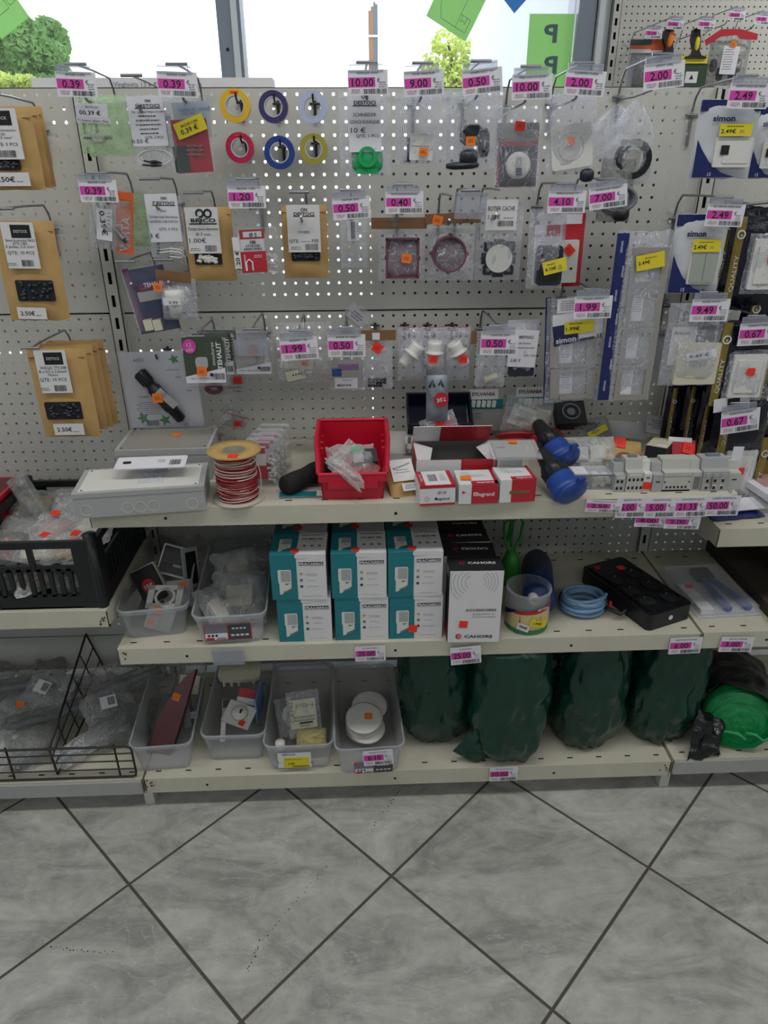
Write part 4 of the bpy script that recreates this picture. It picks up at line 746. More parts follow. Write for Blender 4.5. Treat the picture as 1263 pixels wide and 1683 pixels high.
m = MB(); t.rect(m, 276, 484, 303, 496, 'paper', d=.0385, rot=-5); t.text(m, '0.99', 292, 492, 'ink', wpx=14, hpx=5, d=.0392); t.part('label', m)
mat('card_mould', '#3c4a38', .55, 0, .2, 30)
def tehalit(cx, cy, w, h, label, Y, orange=False, rot=0, full=True):
    t = It('blister_box', label, 'pack', cx, cy, Y, rot=rot); W, H = w*t.kx, h*t.kz
    m = MB(); m.rr(0, 0, W, H, .004, -.001, 0, 'blister'); m.rr(0, -H*.03, W*.92, H*.86, .006, -.020, -.001, 'blister'); t.part('clear_shell', m)
    m = MB(); m.rr(0, H*.08, W*.86, H*.72, .002, -.021, -.0205, 'card_mould' if full else 'grey_plastic'); m.prism([(-W*.43, -H*.28), (W*.43, -H*.12), (W*.43, -H*.40), (-W*.43, -H*.40)], -.0216, -.021, 'card_white'); m.text('1 lien / dérivation', -W*.12, -H*.31, -.0222, 'ink_grey', h=H*.04, w=W*.5)
    m.text('TEHALIT', W*.33, H*.10, -.0222, 'card_white', w=H*.5, h=W*.10, rot=-PI/2, bold=.03); m.text('moulures', W*.20, H*.14, -.0222, 'card_white', w=H*.42, h=W*.07, rot=-PI/2); m.bars(W*.28, -H*.28, W*.26, H*.12, -.0222, 'ink', int(cx))
    if full: m.disc(-W*.28, H*.28, H*.12, -.0224, -.0216, 'pink', 20, sz=1.1); m.text('12', -W*.28, H*.31, -.023, 'card_white', h=H*.07); m.text('x20', -W*.28, H*.22, -.023, 'card_white', h=H*.06)
    m.disc(W*.13, -H*.25, H*.035, -.0224, -.0216, 'navy', 12)
    t.part('inlay_card', m); m = MB(); m.rr(-W*.05, -H*.02, W*.26, W*.24, .006, -.026, -.021, 'grey_plastic'); t.part('corner_piece', m)
    return t
for k in (2, 1):
    tehalit(346+k*8, 585-k*5, 72, 80, 'clear mouldings box behind the front one, %s' % ('next behind', 'rearmost')[k-1], -.20+k*.03)
t = tehalit(339, 590, 76, 88, 'front clear mouldings box with green card and orange sticker', -.205); dots(t, 336, 605, r=8, d=.0275, rot=8)
t = tehalit(418, 584, 66, 66, 'clear box with grey card partly hidden by the holder with orange disc', -.17, full=False); m = MB(); c = t.L(418, 570); m.disc(c[0], c[1], 9*t.kx, -.028, -.0265, 'orange_dot', 20); t.part('orange_disc', m)
t = It('blister_card', 'low flat blister with dark red lead behind the mouldings boxes, red sticker', 'pack', 372, 628, -.12)
m = MB(); t.rect(m, 336, 612, 408, 649, 'grey_plastic', d=.001, t=.001, r=.003); t.text(m, '2 lames cuivre', 386, 636, 'ink', wpx=26, hpx=3.5, d=.002); t.text(m, '15 mm', 390, 642, 'ink', wpx=14, hpx=4, d=.002); t.part('card', m)
for k in range(3): m = MB(); pts = [t.L(352+(14-k*3)*math.cos(a), 638+(8-k*2)*math.sin(a)) for a in [2*PI*i/14 for i in range(14)]]; m.tube([(p[0], -.004, p[1]) for p in pts], .002, 'mauve', 6, True); t.part('lead_loop', m)
dots(t, 391, 624, 'red_dot', r=7, d=.004, rot=0)
t = It('blister_card', 'large white blister card with black torch-like timer and green leaves', 'pack', 266, 641, -.10, rot=-1)
m = MB(); t.rect(m, 206, 579, 328, 703, 'card_white', d=.001, t=.001, r=.004); t.text(m, 'AREV', 228, 592, 'ink_grey', wpx=18, hpx=6, d=.0016); t.lines(m, 270, 608, 300, 1, 3, d=.0016); t.lines(m, 287, 620, 299, 1, 3, 'ink', d=.0016)
t.lines(m, 222, 662, 268, 7, 3.2, d=.0016); t.text(m, 'LE SÉLÉNIUM', 236, 652, 'ink_red', wpx=18, hpx=3, d=.0016); t.bars(m, 241, 690, 262, 699, d=.0022); t.text(m, 'CE', 307, 697, 'ink', hpx=4, d=.0016); t.lines(m, 305, 642, 318, 1, 3, 'ink', d=.0016)
mat('leaf_print', '#3d8a4a', .6)
for (lx, ly, s) in ((236, 687, 11), (272, 690, 11), (286, 590, 9)):
    c = t.L(lx, ly); m.prism([(c[0]+s*t.kx*(1 if k % 2 else .45)*math.cos(2*PI*k/10), c[1]+s*t.kx*(1 if k % 2 else .45)*math.sin(2*PI*k/10)) for k in range(10)], -.0018, -.001, 'leaf_print')
t.part('card', m)
m = MB(); a = t.L(231, 608); b2 = t.L(303, 688); d = Vector((b2[0]-a[0], 0, b2[1]-a[1])); Ln = d.length; X = Matrix.Translation((a[0], -.016, a[1])) @ Vector((0, 0, 1)).rotation_difference(d.normalized()).to_matrix().to_4x4()
m.lathe([(.0001, 0), (.011, 0), (.0135, .006), (.0135, Ln*.23), (.0115, Ln*.24), (.0115, Ln*.30), (.0155, Ln*.33), (.0155, Ln*.72), (.0125, Ln*.76), (.0115, Ln*.97), (.0001, Ln)], 'black_plastic', 20, X=X, cap=False)
for k in range(10): g = 2*PI*k/10; m.box((.0135*math.cos(g), .0135*math.sin(g), Ln*.12), (.003, .003, Ln*.2), 'black_plastic', X=X)
t.part('timer', m); m = MB(); c = t.L(277, 648); m.rr(c[0]+.004, c[1], .018, .052, 0, -.0325, -.032, 'grey_plastic', math.radians(-42)); m.lines(c[0]+.004, c[1]+.012, .012, 5, .005, -.033, 'ink', rot=math.radians(-42)+PI/2); t.part('rating_plate', m); dots(t, 265, 647, r=8, d=.0345, rot=0)
m = MB(); t.rect(m, 203, 577, 331, 706, 'blister', d=.004, t=.0008, r=.005); t.part('clear_shell', m)
prong(256, 583, 'short black prong holding the large white blister card', L=.11, dark=True)
t = It('zip_bag', 'wrinkled bag with cream four-hole terminal block behind the 1.99 tag', 'bag', 498, 578, -.16)
m = MB(); t.rect(m, 471, 606, 503, 622, 'cream_plastic', d=.014, t=.010, rot=-12)
for k in range(4): c = t.L(483+k*4.5, 614-k*1.2); m.rr(c[0], c[1], .003, .0035, .0004, -.0146, -.014, 'slot_dark')
t.part('terminal_block', m); m = MB(); t.blob(m, 508, 612, 7, 5, 'white_plastic', d=.008, dep=.004); t.rect(m, 462, 584, 515, 604, 'white_plastic', d=.010, t=.006, r=.002, rot=4); t.part('white_cap', m)
t.bag(452, 530, 544, 630, .017, 'poly_haze', 61, wr=.010, pinch=-.05); dots(t, 503, 592, r=6, d=.021)
t = It('blister_box', 'small clear blister with violet and blue wire connectors', 'pack', 569, 606, -.17)
mat('violet_part', '#8a6a94', .35); m = MB(); t.rect(m, 556, 596, 590, 606, 'violet_part', d=.014, t=.010, r=.001); t.part('violet_connector', m); m = MB(); t.rect(m, 546, 604, 562, 616, 'blue_plug', d=.014, t=.010, r=.001); t.part('blue_connector', m)
m = MB(); t.rect(m, 551, 617, 588, 634, 'card_white', d=.0205, t=.0004); t.lines(m, 560, 621, 582, 1, 3, d=.021); t.bars(m, 554, 627, 578, 631, d=.021); t.rect(m, 541, 582, 598, 637, 'blister', d=.020, t=.020, r=.005); t.part('clear_shell', m)
t = It('header_bag', 'narrow tall bag of dark screws under brown header with red sticker', 'bag', 620, 590, -.16)
m = MB()
for k in range(14): t.blob(m, 608+(k % 5)*6, 622+(k//5)*5, 4, 3, 'dark_bits', d=.006, dep=.004, n=6)
t.part('screws', m); t.bag(596, 556, 646, 640, .013, 'poly', 64, wr=.006); m = MB(); t.rect(m, 591, 541, 650, 557, 'kraft_dark', d=.014, t=.003); t.rect(m, 612, 545, 624, 556, 'card_white', d=.0146); t.part('header_strip', m); dots(t, 620, 569, 'red_dot', r=8, d=.0165, rot=35)
t = It('header_bag', 'crumpled bag with tilted white label above the brown header', 'bag', 588, 520, -.10, rot=40); m = MB(); t.rect(m, 572, 510, 606, 530, 'card_white', d=.006); t.lines(m, 576, 516, 602, 3, 4.5, 'ink', d=.0066); t.part('label', m); t.bag(568, 504, 612, 535, .005, 'poly', 65)
prong(620, 548, 'short prong holding the brown header bag of dark screws', L=.15, dark=True)
for i, (cx, cy, ang, nm) in enumerate(((677, 578, 38, 'left'), (713, 576, 3, 'middle'), (752, 576, -28, 'right'))):
    t = It('zip_bag', 'zip bag with white bulb holder, %s of the three side by side' % {'left': 'leftmost', 'middle': 'middle', 'right': 'rightmost'}[nm], 'bag', cx, cy, -.15)
    X = Matrix.Translation((0, -.016, 0)) @ Matrix.Rotation(math.radians(ang), 4, 'Y')
    m = MB(); m.lathe([(.0001, -.032), (.0125, -.032), (.0135, -.026), (.0145, -.004), (.020, -.003), (.020, .001), (.015, .002), (.0155, .006), (.0150, .008), (.0155, .011), (.015, .014), (.0155, .018), (.014, .024), (.011, .024), (.011, .0)], 'white_plastic', 22, X=X, cap=False); t.part('bulb_holder', m)
    zipb(t, cx-23, 538, cx+21, 626, 'poly', .028, 66+i, wr=.006)
    m = MB(); c = t.L(cx, 538); m.tube([(c[0]-.022, -.006, c[1]-.001), (c[0]+.022, -.006, c[1]+.002)], .0008, 'red_print', 4); t.part('red_zip', m)
    if nm != 'left': dots(t, cx+(-3 if nm == 'middle' else 6), 584, 'red_dot', r=7, d=.034, rot=5)
    prong(cx-4+i*5, 548, 'black prong through the %s bulb holder bag' % nm, L=.155, dark=True)
t = It('zip_bag', 'bag with small white ribbed cylinder starter under a brown corner', 'bag', 808, 598, -.17)
m = MB(); m.lathe([(.0001, -.015), (.0085, -.015), (.0085, .012), (.0075, .015), (.0001, .015)], 'cream_plastic', 18, X=Matrix.Translation((t.L(806, 619)[0], -.010, t.L(806, 619)[1])) @ Matrix.Rotation(math.radians(72), 4, 'Y')); t.part('starter', m)
t.bag(782, 545, 832, 636, .016, 'poly', 70, wr=.006); m = MB(); t.rect(m, 775, 545, 800, 566, 'kraft_dark', d=-.002, t=.002); t.part('header_strip', m)
t = It('zip_bag', 'bag with black rubber sleeve and white 0.80€ label, beside the 0.50 tag', 'bag', 856, 575, -.16, rot=2)
m = MB(); t.rect(m, 834, 598, 876, 616, 'dark_bits', d=.014, t=.012, r=.004, rot=-2); t.part('rubber_sleeve', m); t.bag(828, 532, 884, 620, .016, 'poly', 71)
m = MB(); t.rect(m, 834, 540, 880, 600, 'card_white', d=.018, rot=1); t.text(m, 'DESTOCI', 861, 551, 'ink', wpx=26, hpx=4.5, d=.0186, bold=.02); t.text(m, 'Boulle Fermion', 858, 561, 'ink', wpx=24, hpx=3.2, d=.0186); t.text(m, 'à Thermoplastique Noir', 858, 568, 'ink', wpx=36, hpx=3, d=.0186); t.text(m, '0.80 €', 845, 589, 'ink', wpx=16, hpx=5, d=.0186); t.text(m, 'QTE: 1 PCS', 868, 581, 'ink', wpx=20, hpx=3, d=.0186); t.part('label', m)
t = It('blank_tag', 'white cards fanned out behind the 0.80€ label', 'label', 850, 536, -.12, rot=-6); m = MB(); t.rect(m, 830, 530, 884, 560, 'card_white'); t.rect(m, 836, 526, 888, 555, 'card_white', d=-.004, rot=5); t.part('cards', m)
t = It('grey_pouch', 'grey pouch hanging upside down with red round 7.5€ sticker', 'pouch', 719, 655, -.20)
m = MB(); m.pillow(36*t.kx, 76*t.kz, .014, 'alu_grey', 72, wr=.004); t.part('pouch', m); m = MB(); c = t.L(724, 653); m.disc(c[0], c[1], 12*t.kx, -.0185, -.018, 'red_print', 24); m.text('7.5€', c[0], c[1], -.0192, 'card_white', h=.0085, w=.020, rot=PI*.94, bold=.02); t.part('price_sticker', m)
for dx in (-6, 8): m = MB(); c = t.L(716+dx, 625); m.tube([(c[0]-.006, -.01, c[1]-.012), (c[0], -.014, c[1]+.004), (c[0]+.006, -.01, c[1]-.012)], .002, 'black_plastic', 6); t.part('clip', m)
prong(716, 628, 'prong holding the grey pouch with the 7.5€ sticker', L=.19, dark=True)
# SYLVANIA cards
for (cx, cy, lab) in ((795, 672, 'halogen capsule card with teal band, left of two'), (872, 668, 'halogen capsule card with teal band, right of two')):
    t = It('blister_card', lab, 'pack', cx, cy, -.05)
    m = MB(); t.rect(m, cx-36, cy-32, cx+32, cy+36, 'grey_plastic', d=.001, t=.001, r=.003); t.rect(m, cx-36, cy-16, cx+32, cy+0, 'teal', d=.0014); t.rect(m, cx-23, cy-32, cx+24, cy-16, 'paper', d=.0016); t.text(m, 'SYLVANIA', cx, cy-25, 'ink', wpx=38, hpx=5.5, d=.0022, bold=.02); t.text(m, '12 ampoules', cx-12, cy+7, 'ink', wpx=18, hpx=3, d=.0022); t.lines(m, cx-24, cy+12, cx, 2, 4, d=.0022); t.part('card', m)
    for k in range(5): m = MB(); t.rect(m, cx-20+k*8.4, cy-14, cx-14+k*8.4, cy-4, 'white_plastic', d=.007, t=.0055, r=.001, rot=8); t.part('capsule', m)
t = It('zip_bag', 'crumpled clear bag with white switch plate over the right halogen capsule card', 'bag', 866, 685, -.13, rot=8)
m = MB(); t.rect(m, 838, 668, 880, 700, 'white_plastic', d=.008, t=.006, r=.002, rot=14); t.rect(m, 850, 674, 874, 690, 'grey_plastic', d=.0086, rot=14); t.part('switch_plate', m); m = MB(); t.rect(m, 880, 672, 902, 694, 'cream_plastic', d=.010, t=.008, rot=3); t.part('insert', m); t.bag(828, 655, 907, 712, .02, 'poly_haze', 73, wr=.009)
# ---- right bay: cream dimmer, navy and gold packs
t = It('blister_box', 'rear grey dimmer card peeking out at the left', 'pack', 1092, 580, -.14); m = MB(); t.rect(m, 1070, 542, 1120, 630, 'grey_plastic', d=.004, t=.010, r=.006); t.text(m, 'Artezo', 1086, 549, 'ink', wpx=18, hpx=5, d=.005); t.part('card', m)
t = It('blister_box', 'cream dimmer plate on white and charcoal card with 9.49 sticker', 'pack', 1138, 575, -.20, rot=0)
mat('charcoal', '#3d444a', .6); m = MB(); t.rect(m, 1094, 534, 1175, 632, 'blister', d=.0, t=.018, r=.006); t.rect(m, 1101, 538, 1142, 600, 'paper', d=.001); t.rect(m, 1142, 536, 1172, 600, 'charcoal', d=.001); t.text(m, 'Artezo', 1121, 547, 'ink', wpx=26, hpx=6, d=.0018); t.text(m, 'Domotica', 1154, 543, 'card_white', wpx=16, hpx=3.4, d=.0018); t.text(m, 'Facilita', 1152, 549, 'card_white', wpx=12, hpx=3.4, d=.0018); t.text(m, 'Pro', 1149, 557, 'card_white', wpx=6, hpx=3.4, d=.0018); t.part('card', m)
m = MB(); t.rect(m, 1107, 562, 1177, 630, 'cream_plastic', d=.014, t=.012, r=.004); t.rect(m, 1124, 578, 1162, 618, 'cream_plastic', d=.0152, t=.0012, r=.002); t.rect(m, 1129, 590, 1157, 600, 'grey_plastic', d=.0164, t=.0012, r=.004); t.part('dimmer_plate', m); m = MB(); t.rect(m, 1124, 573, 1172, 587, 'card_white', d=.018, rot=-8); t.text(m, '9.49 €', 1144, 581, 'ink', wpx=32, hpx=5.5, d=.0186, rot=-8, bold=.015); t.part('price_sticker', m)
t.bag(1092, 500, 1188, 634, .021, 'poly', 75, wr=.004)
def gold(cx, cy, w, h, Y, label, plate=None, dot=False, band=-.30, rot=0, txt='QUALITY', body='night_film', dd=0):
    t = It('switch_pack', label, 'pack', cx, cy, Y, rot=rot); W, H = w*t.kx, h*t.kz
    m = MB(); m.pillow(W, H, .013, body, cx+cy, 10, 16, .0025, ragged=.02); t.part('pouch', m)
    m = MB(); m.pillow(W*.16, H*.97, .004, 'gold_film', cx, 4, 18, .001, X=Matrix.Translation((W*band, -.0115, 0))); 
    m.text(txt, W*band, -H*.12, -.0172, 'paper', w=H*.4, h=W*.07, rot=-PI/2); m.ring(W*band, H*.30, W*.075, W*.055, -.018, -.016, 'paper', 18); m.text('e', W*band, H*.30, -.0185, 'paper', h=W*.06); t.part('gold_band', m)
    if plate:
        a, b2, c, d = plate; m = MB(); m.rr(a*W, b2*H, c*W, d*H, .004, -.019, -.012, 'poly_haze') if 0 else None
        m.rr(a*W, b2*H, c*W, d*H, .003, -.021, -.010, 'white_plastic'); m.rr(a*W, b2*H, c*W*.72, d*H*.76, .002, -.0235, -.021, 'white_plastic'); t.part('switch_plate', m)
        m = MB(); m.pillow(c*W*1.25, d*H*1.2, .012, 'poly', cx*3, 10, 12, .003, X=Matrix.Translation((a*W, -.012, b2*H))); t.part('clear_window', m)
    if dot: m = MB(); m.rr((plate[0]+.02)*W, (plate[1]+.06)*H, .018, .017, .004, -.0265, -.0255, 'red_dot'); t.part('price_sticker', m)
    return t
gold(1205, 425, 74, 170, -.10, 'night blue pack with gold band standing behind the rocker pack', txt='QUALITY', rot=4)
gold(1236, 430, 90, 150, -.17, 'gold-banded pack with white plate and red sticker at right edge, upper', (.22, -.02, .62, .55), True, band=-.36)
gold(1256, 545, 90, 130, -.15, 'plain navy pack filling the right edge under the red-stickered plate')
gold(1216, 598, 92, 140, -.20, 'navy and gold pack with white plate, red sticker near its upper half', (.10, -.12, .58, .50), True, band=-.38)
gold(1272, 640, 60, 140, -.17, 'pack with white plate cut off by the right edge, middle height', (.05, -.10, .62, .50), False, band=-.40)
gold(1112, 690, 44, 110, -.10, 'dark pack turned edge-on, leftmost under the cream dimmer', txt='WSP')
gold(1140, 690, 40, 115, -.13, 'dark pack turned edge-on, second under the cream dimmer')
gold(1168, 695, 44, 120, -.15, 'dark pack with gold ring mark, third under the cream dimmer')
gold(1216, 700, 90, 84, -.19, 'broad navy pack directly behind the tilted 0.67 tag')
gold(1256, 712, 60, 90, -.16, 'navy pack beside the tilted 0.67 tag at right edge')
gold(1208, 782, 78, 130, -.17, 'gold-banded pack with white plate beside the meter row, red sticker', (-.05, .05, .62, .62), True, band=.44)
gold(1250, 790, 50, 140, -.14, 'gold pack at the right edge, lowest of the hanging ones', body='gold_film')
t = It('price_sticker_card', 'white strip with black panel folded over the navy packs', 'label', 1200, 662, -.215, rot=-9); m = MB(); t.rect(m, 1174, 652, 1232, 674, 'card_white', t=.001, rot=0); t.rect(m, 1196, 654, 1216, 669, 'slot_dark', d=.0016); t.text(m, 'DESTOCK', 1206, 662, 'card_white', wpx=14, hpx=2.5, d=.0022); t.part('strip', m)
t = It('pack_hook_bar', 'long zinc display arm crossing the upper right corner', 'hook', 1245, 335, -.1); m = MB(); m.tube([(-.07, -.02, -.004), (.10, -.02, .012)], .003, 'wire_zinc', 8); m.tube([(-.02, -.02, 0), (-.02, .1, 0)], .003, 'wire_zinc', 8); t.part('arm', m)
# ---- goods on the far gondola
def far_tag(cx, cy, pr, de):
    price_tag(cx, cy, pr, 'BAZAR', 'small distant pink %s tag %s' % (pr, de), w=27, h=17, Y=FY-.22, rot=2, far=1)
    T = P(cx, cy-12, FY-.2); R = thing('peg_hook', 'distant hook of the pink %s tag %s' % (pr, de), 'hook', Matrix.Translation((T.x, FY, T.z-.05)))
    m = MB(); m.tube([(-.02, -.004, 0), (-.02, -.03, .05), (0, -.2, .055)], .002, 'wire_zinc', 5); m.build('tag_arm', R); m = MB(); m.tube([(-.02, -.004, 0), (-.02, -.16, 0), (-.02, -.18, .012)], .0024, 'wire_zinc', 5); m.build('prong', R)
for a in ((1075, 55, '2.14', 'over the orange-striped bag'), (1111, 40, '1.56', 'over the orange-handled knife'), (1162, 40, '2.50', 'over the yellow scraper'), (1212, 25, '8.60', 'over the red-topped bag'), (1256, 32, '9.50', 'at the top right corner')): far_tag(*a)
t = It('wipe_bag', 'pale blue bag with black, orange and white header on far gondola', 'bag', 1062, 100, FY-.16); m = MB(); t.bag(1032, 64, 1090, 146, .02, 'poly_haze', 81); t.rect(m, 1034, 88, 1088, 146, 'card_pale', d=.004); t.rect(m, 1034, 66, 1088, 76, 'charcoal', d=.022); t.rect(m, 1068, 67, 1088, 84, 'orange_card', d=.0222); t.rect(m, 1034, 76, 1072, 82, 'orange_card', d=.0224); t.rect(m, 1034, 82, 1086, 88, 'card_white', d=.022); t.part('header', m); m = MB(); t.rect(m, 1040, 96, 1066, 150, 'charcoal', d=.008, r=0, rot=0); t.part('sheet', m)
t = It('scraper_knife', 'black knife handle with orange inlay hanging on far gondola', 'tool', 1096, 72, FY-.18, rot=6); m = MB(); t.poly(m, [(1090, 52), (1094, 47), (1100, 47), (1105, 52), (1103, 75), (1104, 90), (1100, 98), (1088, 98), (1091, 80), (1088, 65)], 'black_plastic', d=.025, t=.025); t.part('handle', m); m = MB(); t.blob(m, 1099, 66, 5, 14, 'orange_dot', d=.024, dep=.006); t.part('grip', m)
t = It('paint_scraper', 'wide scraper with yellow bar, black handle and green sleeve', 'tool', 1139, 98, FY-.18)
m = MB(); t.poly(m, [(1137, 50), (1142, 47), (1148, 50), (1149, 70), (1147, 85), (1150, 92), (1158, 94), (1158, 97), (1124, 97), (1124, 94), (1134, 92), (1137, 84), (1134, 66)], 'black_plastic', d=.022, t=.022); t.part('handle', m); m = MB(); t.blob(m, 1143, 73, 4, 12, 'yellow_label', d=.021, dep=.006); t.part('grip', m); m = MB(); t.rect(m, 1118, 92, 1161, 105, 'yellow_label', d=.014, t=.014); t.part('yellow_bar', m); mat('dark_green', '#2d4630', .5); m = MB(); t.rect(m, 1120, 105, 1160, 146, 'dark_green', d=.010, t=.006); t.rect(m, 1125, 118, 1145, 137, 'card_white', d=.0106); c = t.L(1135, 128); m.prism([(c[0]-.009, c[1]-.006), (c[0]+.009, c[1]-.006), (c[0], c[1]+.011)], -.0114, -.0108, 'ink'); t.part('sleeve', m)
t = It('red_top_bag', 'clear bag with red top holding dark metal parts on far gondola', 'bag', 1196, 96, FY-.18); t.bag(1163, 60, 1230, 142, .03, 'poly_grey', 83, wr=.01); m = MB(); t.poly(m, [(1153, 68), (1180, 50), (1212, 50), (1240, 58), (1238, 68), (1212, 66), (1205, 60), (1180, 62), (1155, 78)], 'red_print', d=.034, t=.002); t.part('red_top', m); m = MB(); t.rect(m, 1180, 78, 1206, 124, 'card_white', d=.036, rot=2); t.lines(m, 1184, 84, 1202, 9, 4, d=.0366); t.part('label', m); dots(t, 1199, 75, r=5, d=.038)
for k in range(5): m = MB(); t.blob(m, 1172+k*10, 108+(k % 2)*14, 7, 12, 'dark_bits', d=.006, dep=.012, n=8); t.part('metal_part', m)
# ------------------------------------------------------------------ goods lying and standing on the shelves
class Sh:      # local frame: x right, y away from the shopper, z up; origin on the shelf
    def __init__(s, name, label, cat, loc, yaw=0, rx=0, ry=0, group=None):
        s.M = Mx(loc, math.radians(yaw), math.radians(rx), math.radians(ry)); s.R = thing(name, label, cat, s.M, group)
    def part(s, name, m, label=None, parent=None): return m.build(name, parent or s.R, None, label)
def sbox(m, W, D, H, mt, b=.0015, z0=0):      # box with slightly softened corners, front-left-bottom at origin
    m.rr(W/2, z0+H/2, W, H, b, 0, D, mt)
def sticker(t, x, z, y, c='orange_dot', r=.010, name='price_sticker', top=False, parent=None, rot=0.1):
    m = MB()
    if top: m.rr(0, 0, 2*r, 1.9*r, .002, -.0005, 0, c, rot, X=Matrix.Translation((x, y, z)) @ Matrix.Rotation(-PI/2, 4, 'X'))
    else: m.rr(x, z, 2*r, 1.9*r, .002, y-.0005, y, c, rot); m.lines(x, z, r*1.5, 2, .003, y-.0008, 'ink_red', 3, .0008)
    t.part(name, m, parent=parent)
TOPX = lambda x, y, z: Matrix.Translation((x, y, z)) @ Matrix.Rotation(-PI/2, 4, 'X')   # write on a top face
# --- upper shelf, left to right
a = PZ(137, 851, S1); b_ = PZ(346, 828, S1)
t = Sh('junction_box', 'large grey electrical enclosure with knockouts overhanging the shelf front', 'box', (a.x-.012, a.y-.004, S1+.0005), 6.5)
W, D, H = .250, .125, .052
m = MB(); sbox(m, W, D, H*.82, 'grey_plastic', .002)
for x in (.022, .100, .124, .150, .225): m.ring(x, .016, .0115, .0107, -.0006, 0, 'white_plastic', 24)
t.part('body', m)
m = MB(); m.bb(-.001, W+.001, -.001, D+.001, H*.82, H, 'grey_plastic'); m.bb(.010, W-.010, .008, D-.008, H, H+.0012, 'white_plastic'); lid = t.part('lid', m)
for x in (.016, W-.016):
    for y in (.013, D-.013): m = MB(); m.disc(0, 0, .0022, -.0004, 0, 'slot_dark', 10, X=TOPX(x, y, H+.0014)); t.part('screw', m, parent=lid)
m = MB(); m.rr(0, 0, .05, .075, .001, -.0004, 0, 'poly', X=TOPX(W*.58, D*.55, H+.0018)); t.part('tape', m, parent=lid)
a = PZ(166, 785, S1+.0); t = Sh('junction_box', 'older textured grey enclosure behind the large one, orange sticker on top', 'box', (.028, -.255, S1+.0005), 1.5)
mat('grey_text', '#8f8d84', .8, 0, .1, 200, bump=.4, bscale=500); m = MB(); sbox(m, .200, .13, .060, 'grey_plastic', .002); t.part('body', m); m = MB(); m.bb(-.001, .201, -.001, .131, .060, .074, 'grey_plastic'); m.bb(.008, .193, .006, .124, .074, .0752, 'grey_text'); lid = t.part('lid', m); sticker(t, .115, .0758, .085, top=True)
for x in (.012, .19):
    for y in (.010, .12): m = MB(); m.disc(0, 0, .002, -.0004, 0, 'slot_dark', 8, X=TOPX(x, y, .0756)); t.part('screw', m, parent=lid)
c = PZ(248, 760, S1+.082); t = Sh('backing_card', 'long white hang-card with barcode lying on the grey enclosures', 'card', (c.x-.068, c.y-.024, S1+.078), 3, 6)
m = MB(); m.rr(.07, 0, .14, .05, .004, -.002, 0, 'card_white', X=Matrix.Translation((0, .022, 0)) @ Matrix.Rotation(-PI/2, 4, 'X')); X = TOPX(.0, .022, .0026); m.bars(.118, -.004, .022, .022, 0, 'ink', 5, X=X); m.lines(.09, .008, .02, 3, .005, 0, 'ink_grey', X=X); m.rr(.022, 0, .016, .010, .003, -.0003, 0, 'slot_dark', X=X); t.part('card', m)
# wire spool
c = PZ(393, 818, S1); t = Sh('wire_spool', 'cardboard spool wound with red and white twisted wire, orange sticker on top', 'spool', (c.x, c.y, S1), 0)
SR_ = .054; mat('spool_card', '#b89a5e', .8, 0, .08, 60); mat('spool_base', '#b9b3a8', .8)
m = MB(); m.lathe([(0.0001, 0), (SR_, 0), (SR_, .004), (.0001, .004)], 'spool_base', 40, cap=False); t.part('bottom_flange', m)
m = MB(); m.lathe([(.022, .104), (SR_, .104), (SR_, .108), (.022, .108), (.022, .104)], 'spool_card', 40, cap=False); m.lathe([(.022, .108), (.022, .06)], 'spool_base', 30, cap=False); t.part('top_flange', m)
m = MB(); m.lathe([(.036, .004), (.036, .104)], 'red_print', 32, cap=False); t.part('core', m)
mat('wire_red', '#8f1c26', .45); mat('wire_white', '#c8c0b8', .45)
m = MB(); rnd = random.Random(2)
for k in range(64):
    z = .008+k*.00150; ph = rnd.uniform(-.004, .004); r_ = .0405+rnd.uniform(-.0012, .0012); q = rnd.uniform(0, 6)
    m.tube([((r_)*math.cos(g), (r_)*math.sin(g), z+ph*math.sin(g+q)) for g in [2*PI*i/22 for i in range(22)]], .00135, 'wire_red' if k % 3 != 1 else 'wire_white', 5, True)
t.part('wound_wire', m)
m = MB(); m.tube([(.040, -.01, .012), (.050, -.02, .02), (.052, -.018, .06), (.048, -.02, .085), (.040, -.02, .098)], .0011, 'wire_white', 5); t.part('loose_end', m); sticker(t, .004, .1085, -.040, 'red_dot', top=True)
# zip bags with fittings behind the spool
mat('pink_bits', '#b08a88', .6)
for (px, py, w, h, lab, rot) in ((350, 715, .075, .05, 'flat zip bag of pinkish parts with red sticker, behind the spool, left', -20), (386, 690, .06, .05, 'zip bag with grey pipe elbow leaning on the panel behind the spool', 25)):
    c = P(px, py, -.10); t = It('zip_bag', lab, 'bag', px, py, -.09, rot=rot, tilt=25)
    m = MB(); t.blob(m, px, py+2, 18, 8, 'pink_bits' if px == 350 else 'grey_plastic', d=.004, dep=.006); t.part('contents', m)
    m = MB(); m.pillow(w, h, .012, 'poly_haze', px, wr=.005, pinch=.3); t.part('bag', m); m = MB(); m.tube([(-w/2, -.006, h*.42), (w/2, -.006, h*.42)], .0008, 'red_print', 4); t.part('red_zip', m); dots(t, px+6, py-4, 'red_dot', r=6, d=.020, rot=-20)
for k in range(2):
    m = MB(); c = P(372+k*16, 678+k*4, -.05); t = Sh('pipe_elbow', 'grey plastic pipe piece in the pile behind the spool, %s' % ('left', 'right')[k], 'pipe', c); m.tube([(0, 0, -.015), (0, 0, .008), (.010, 0, .014)], .009, 'grey_plastic', 12); t.part('pipe', m)
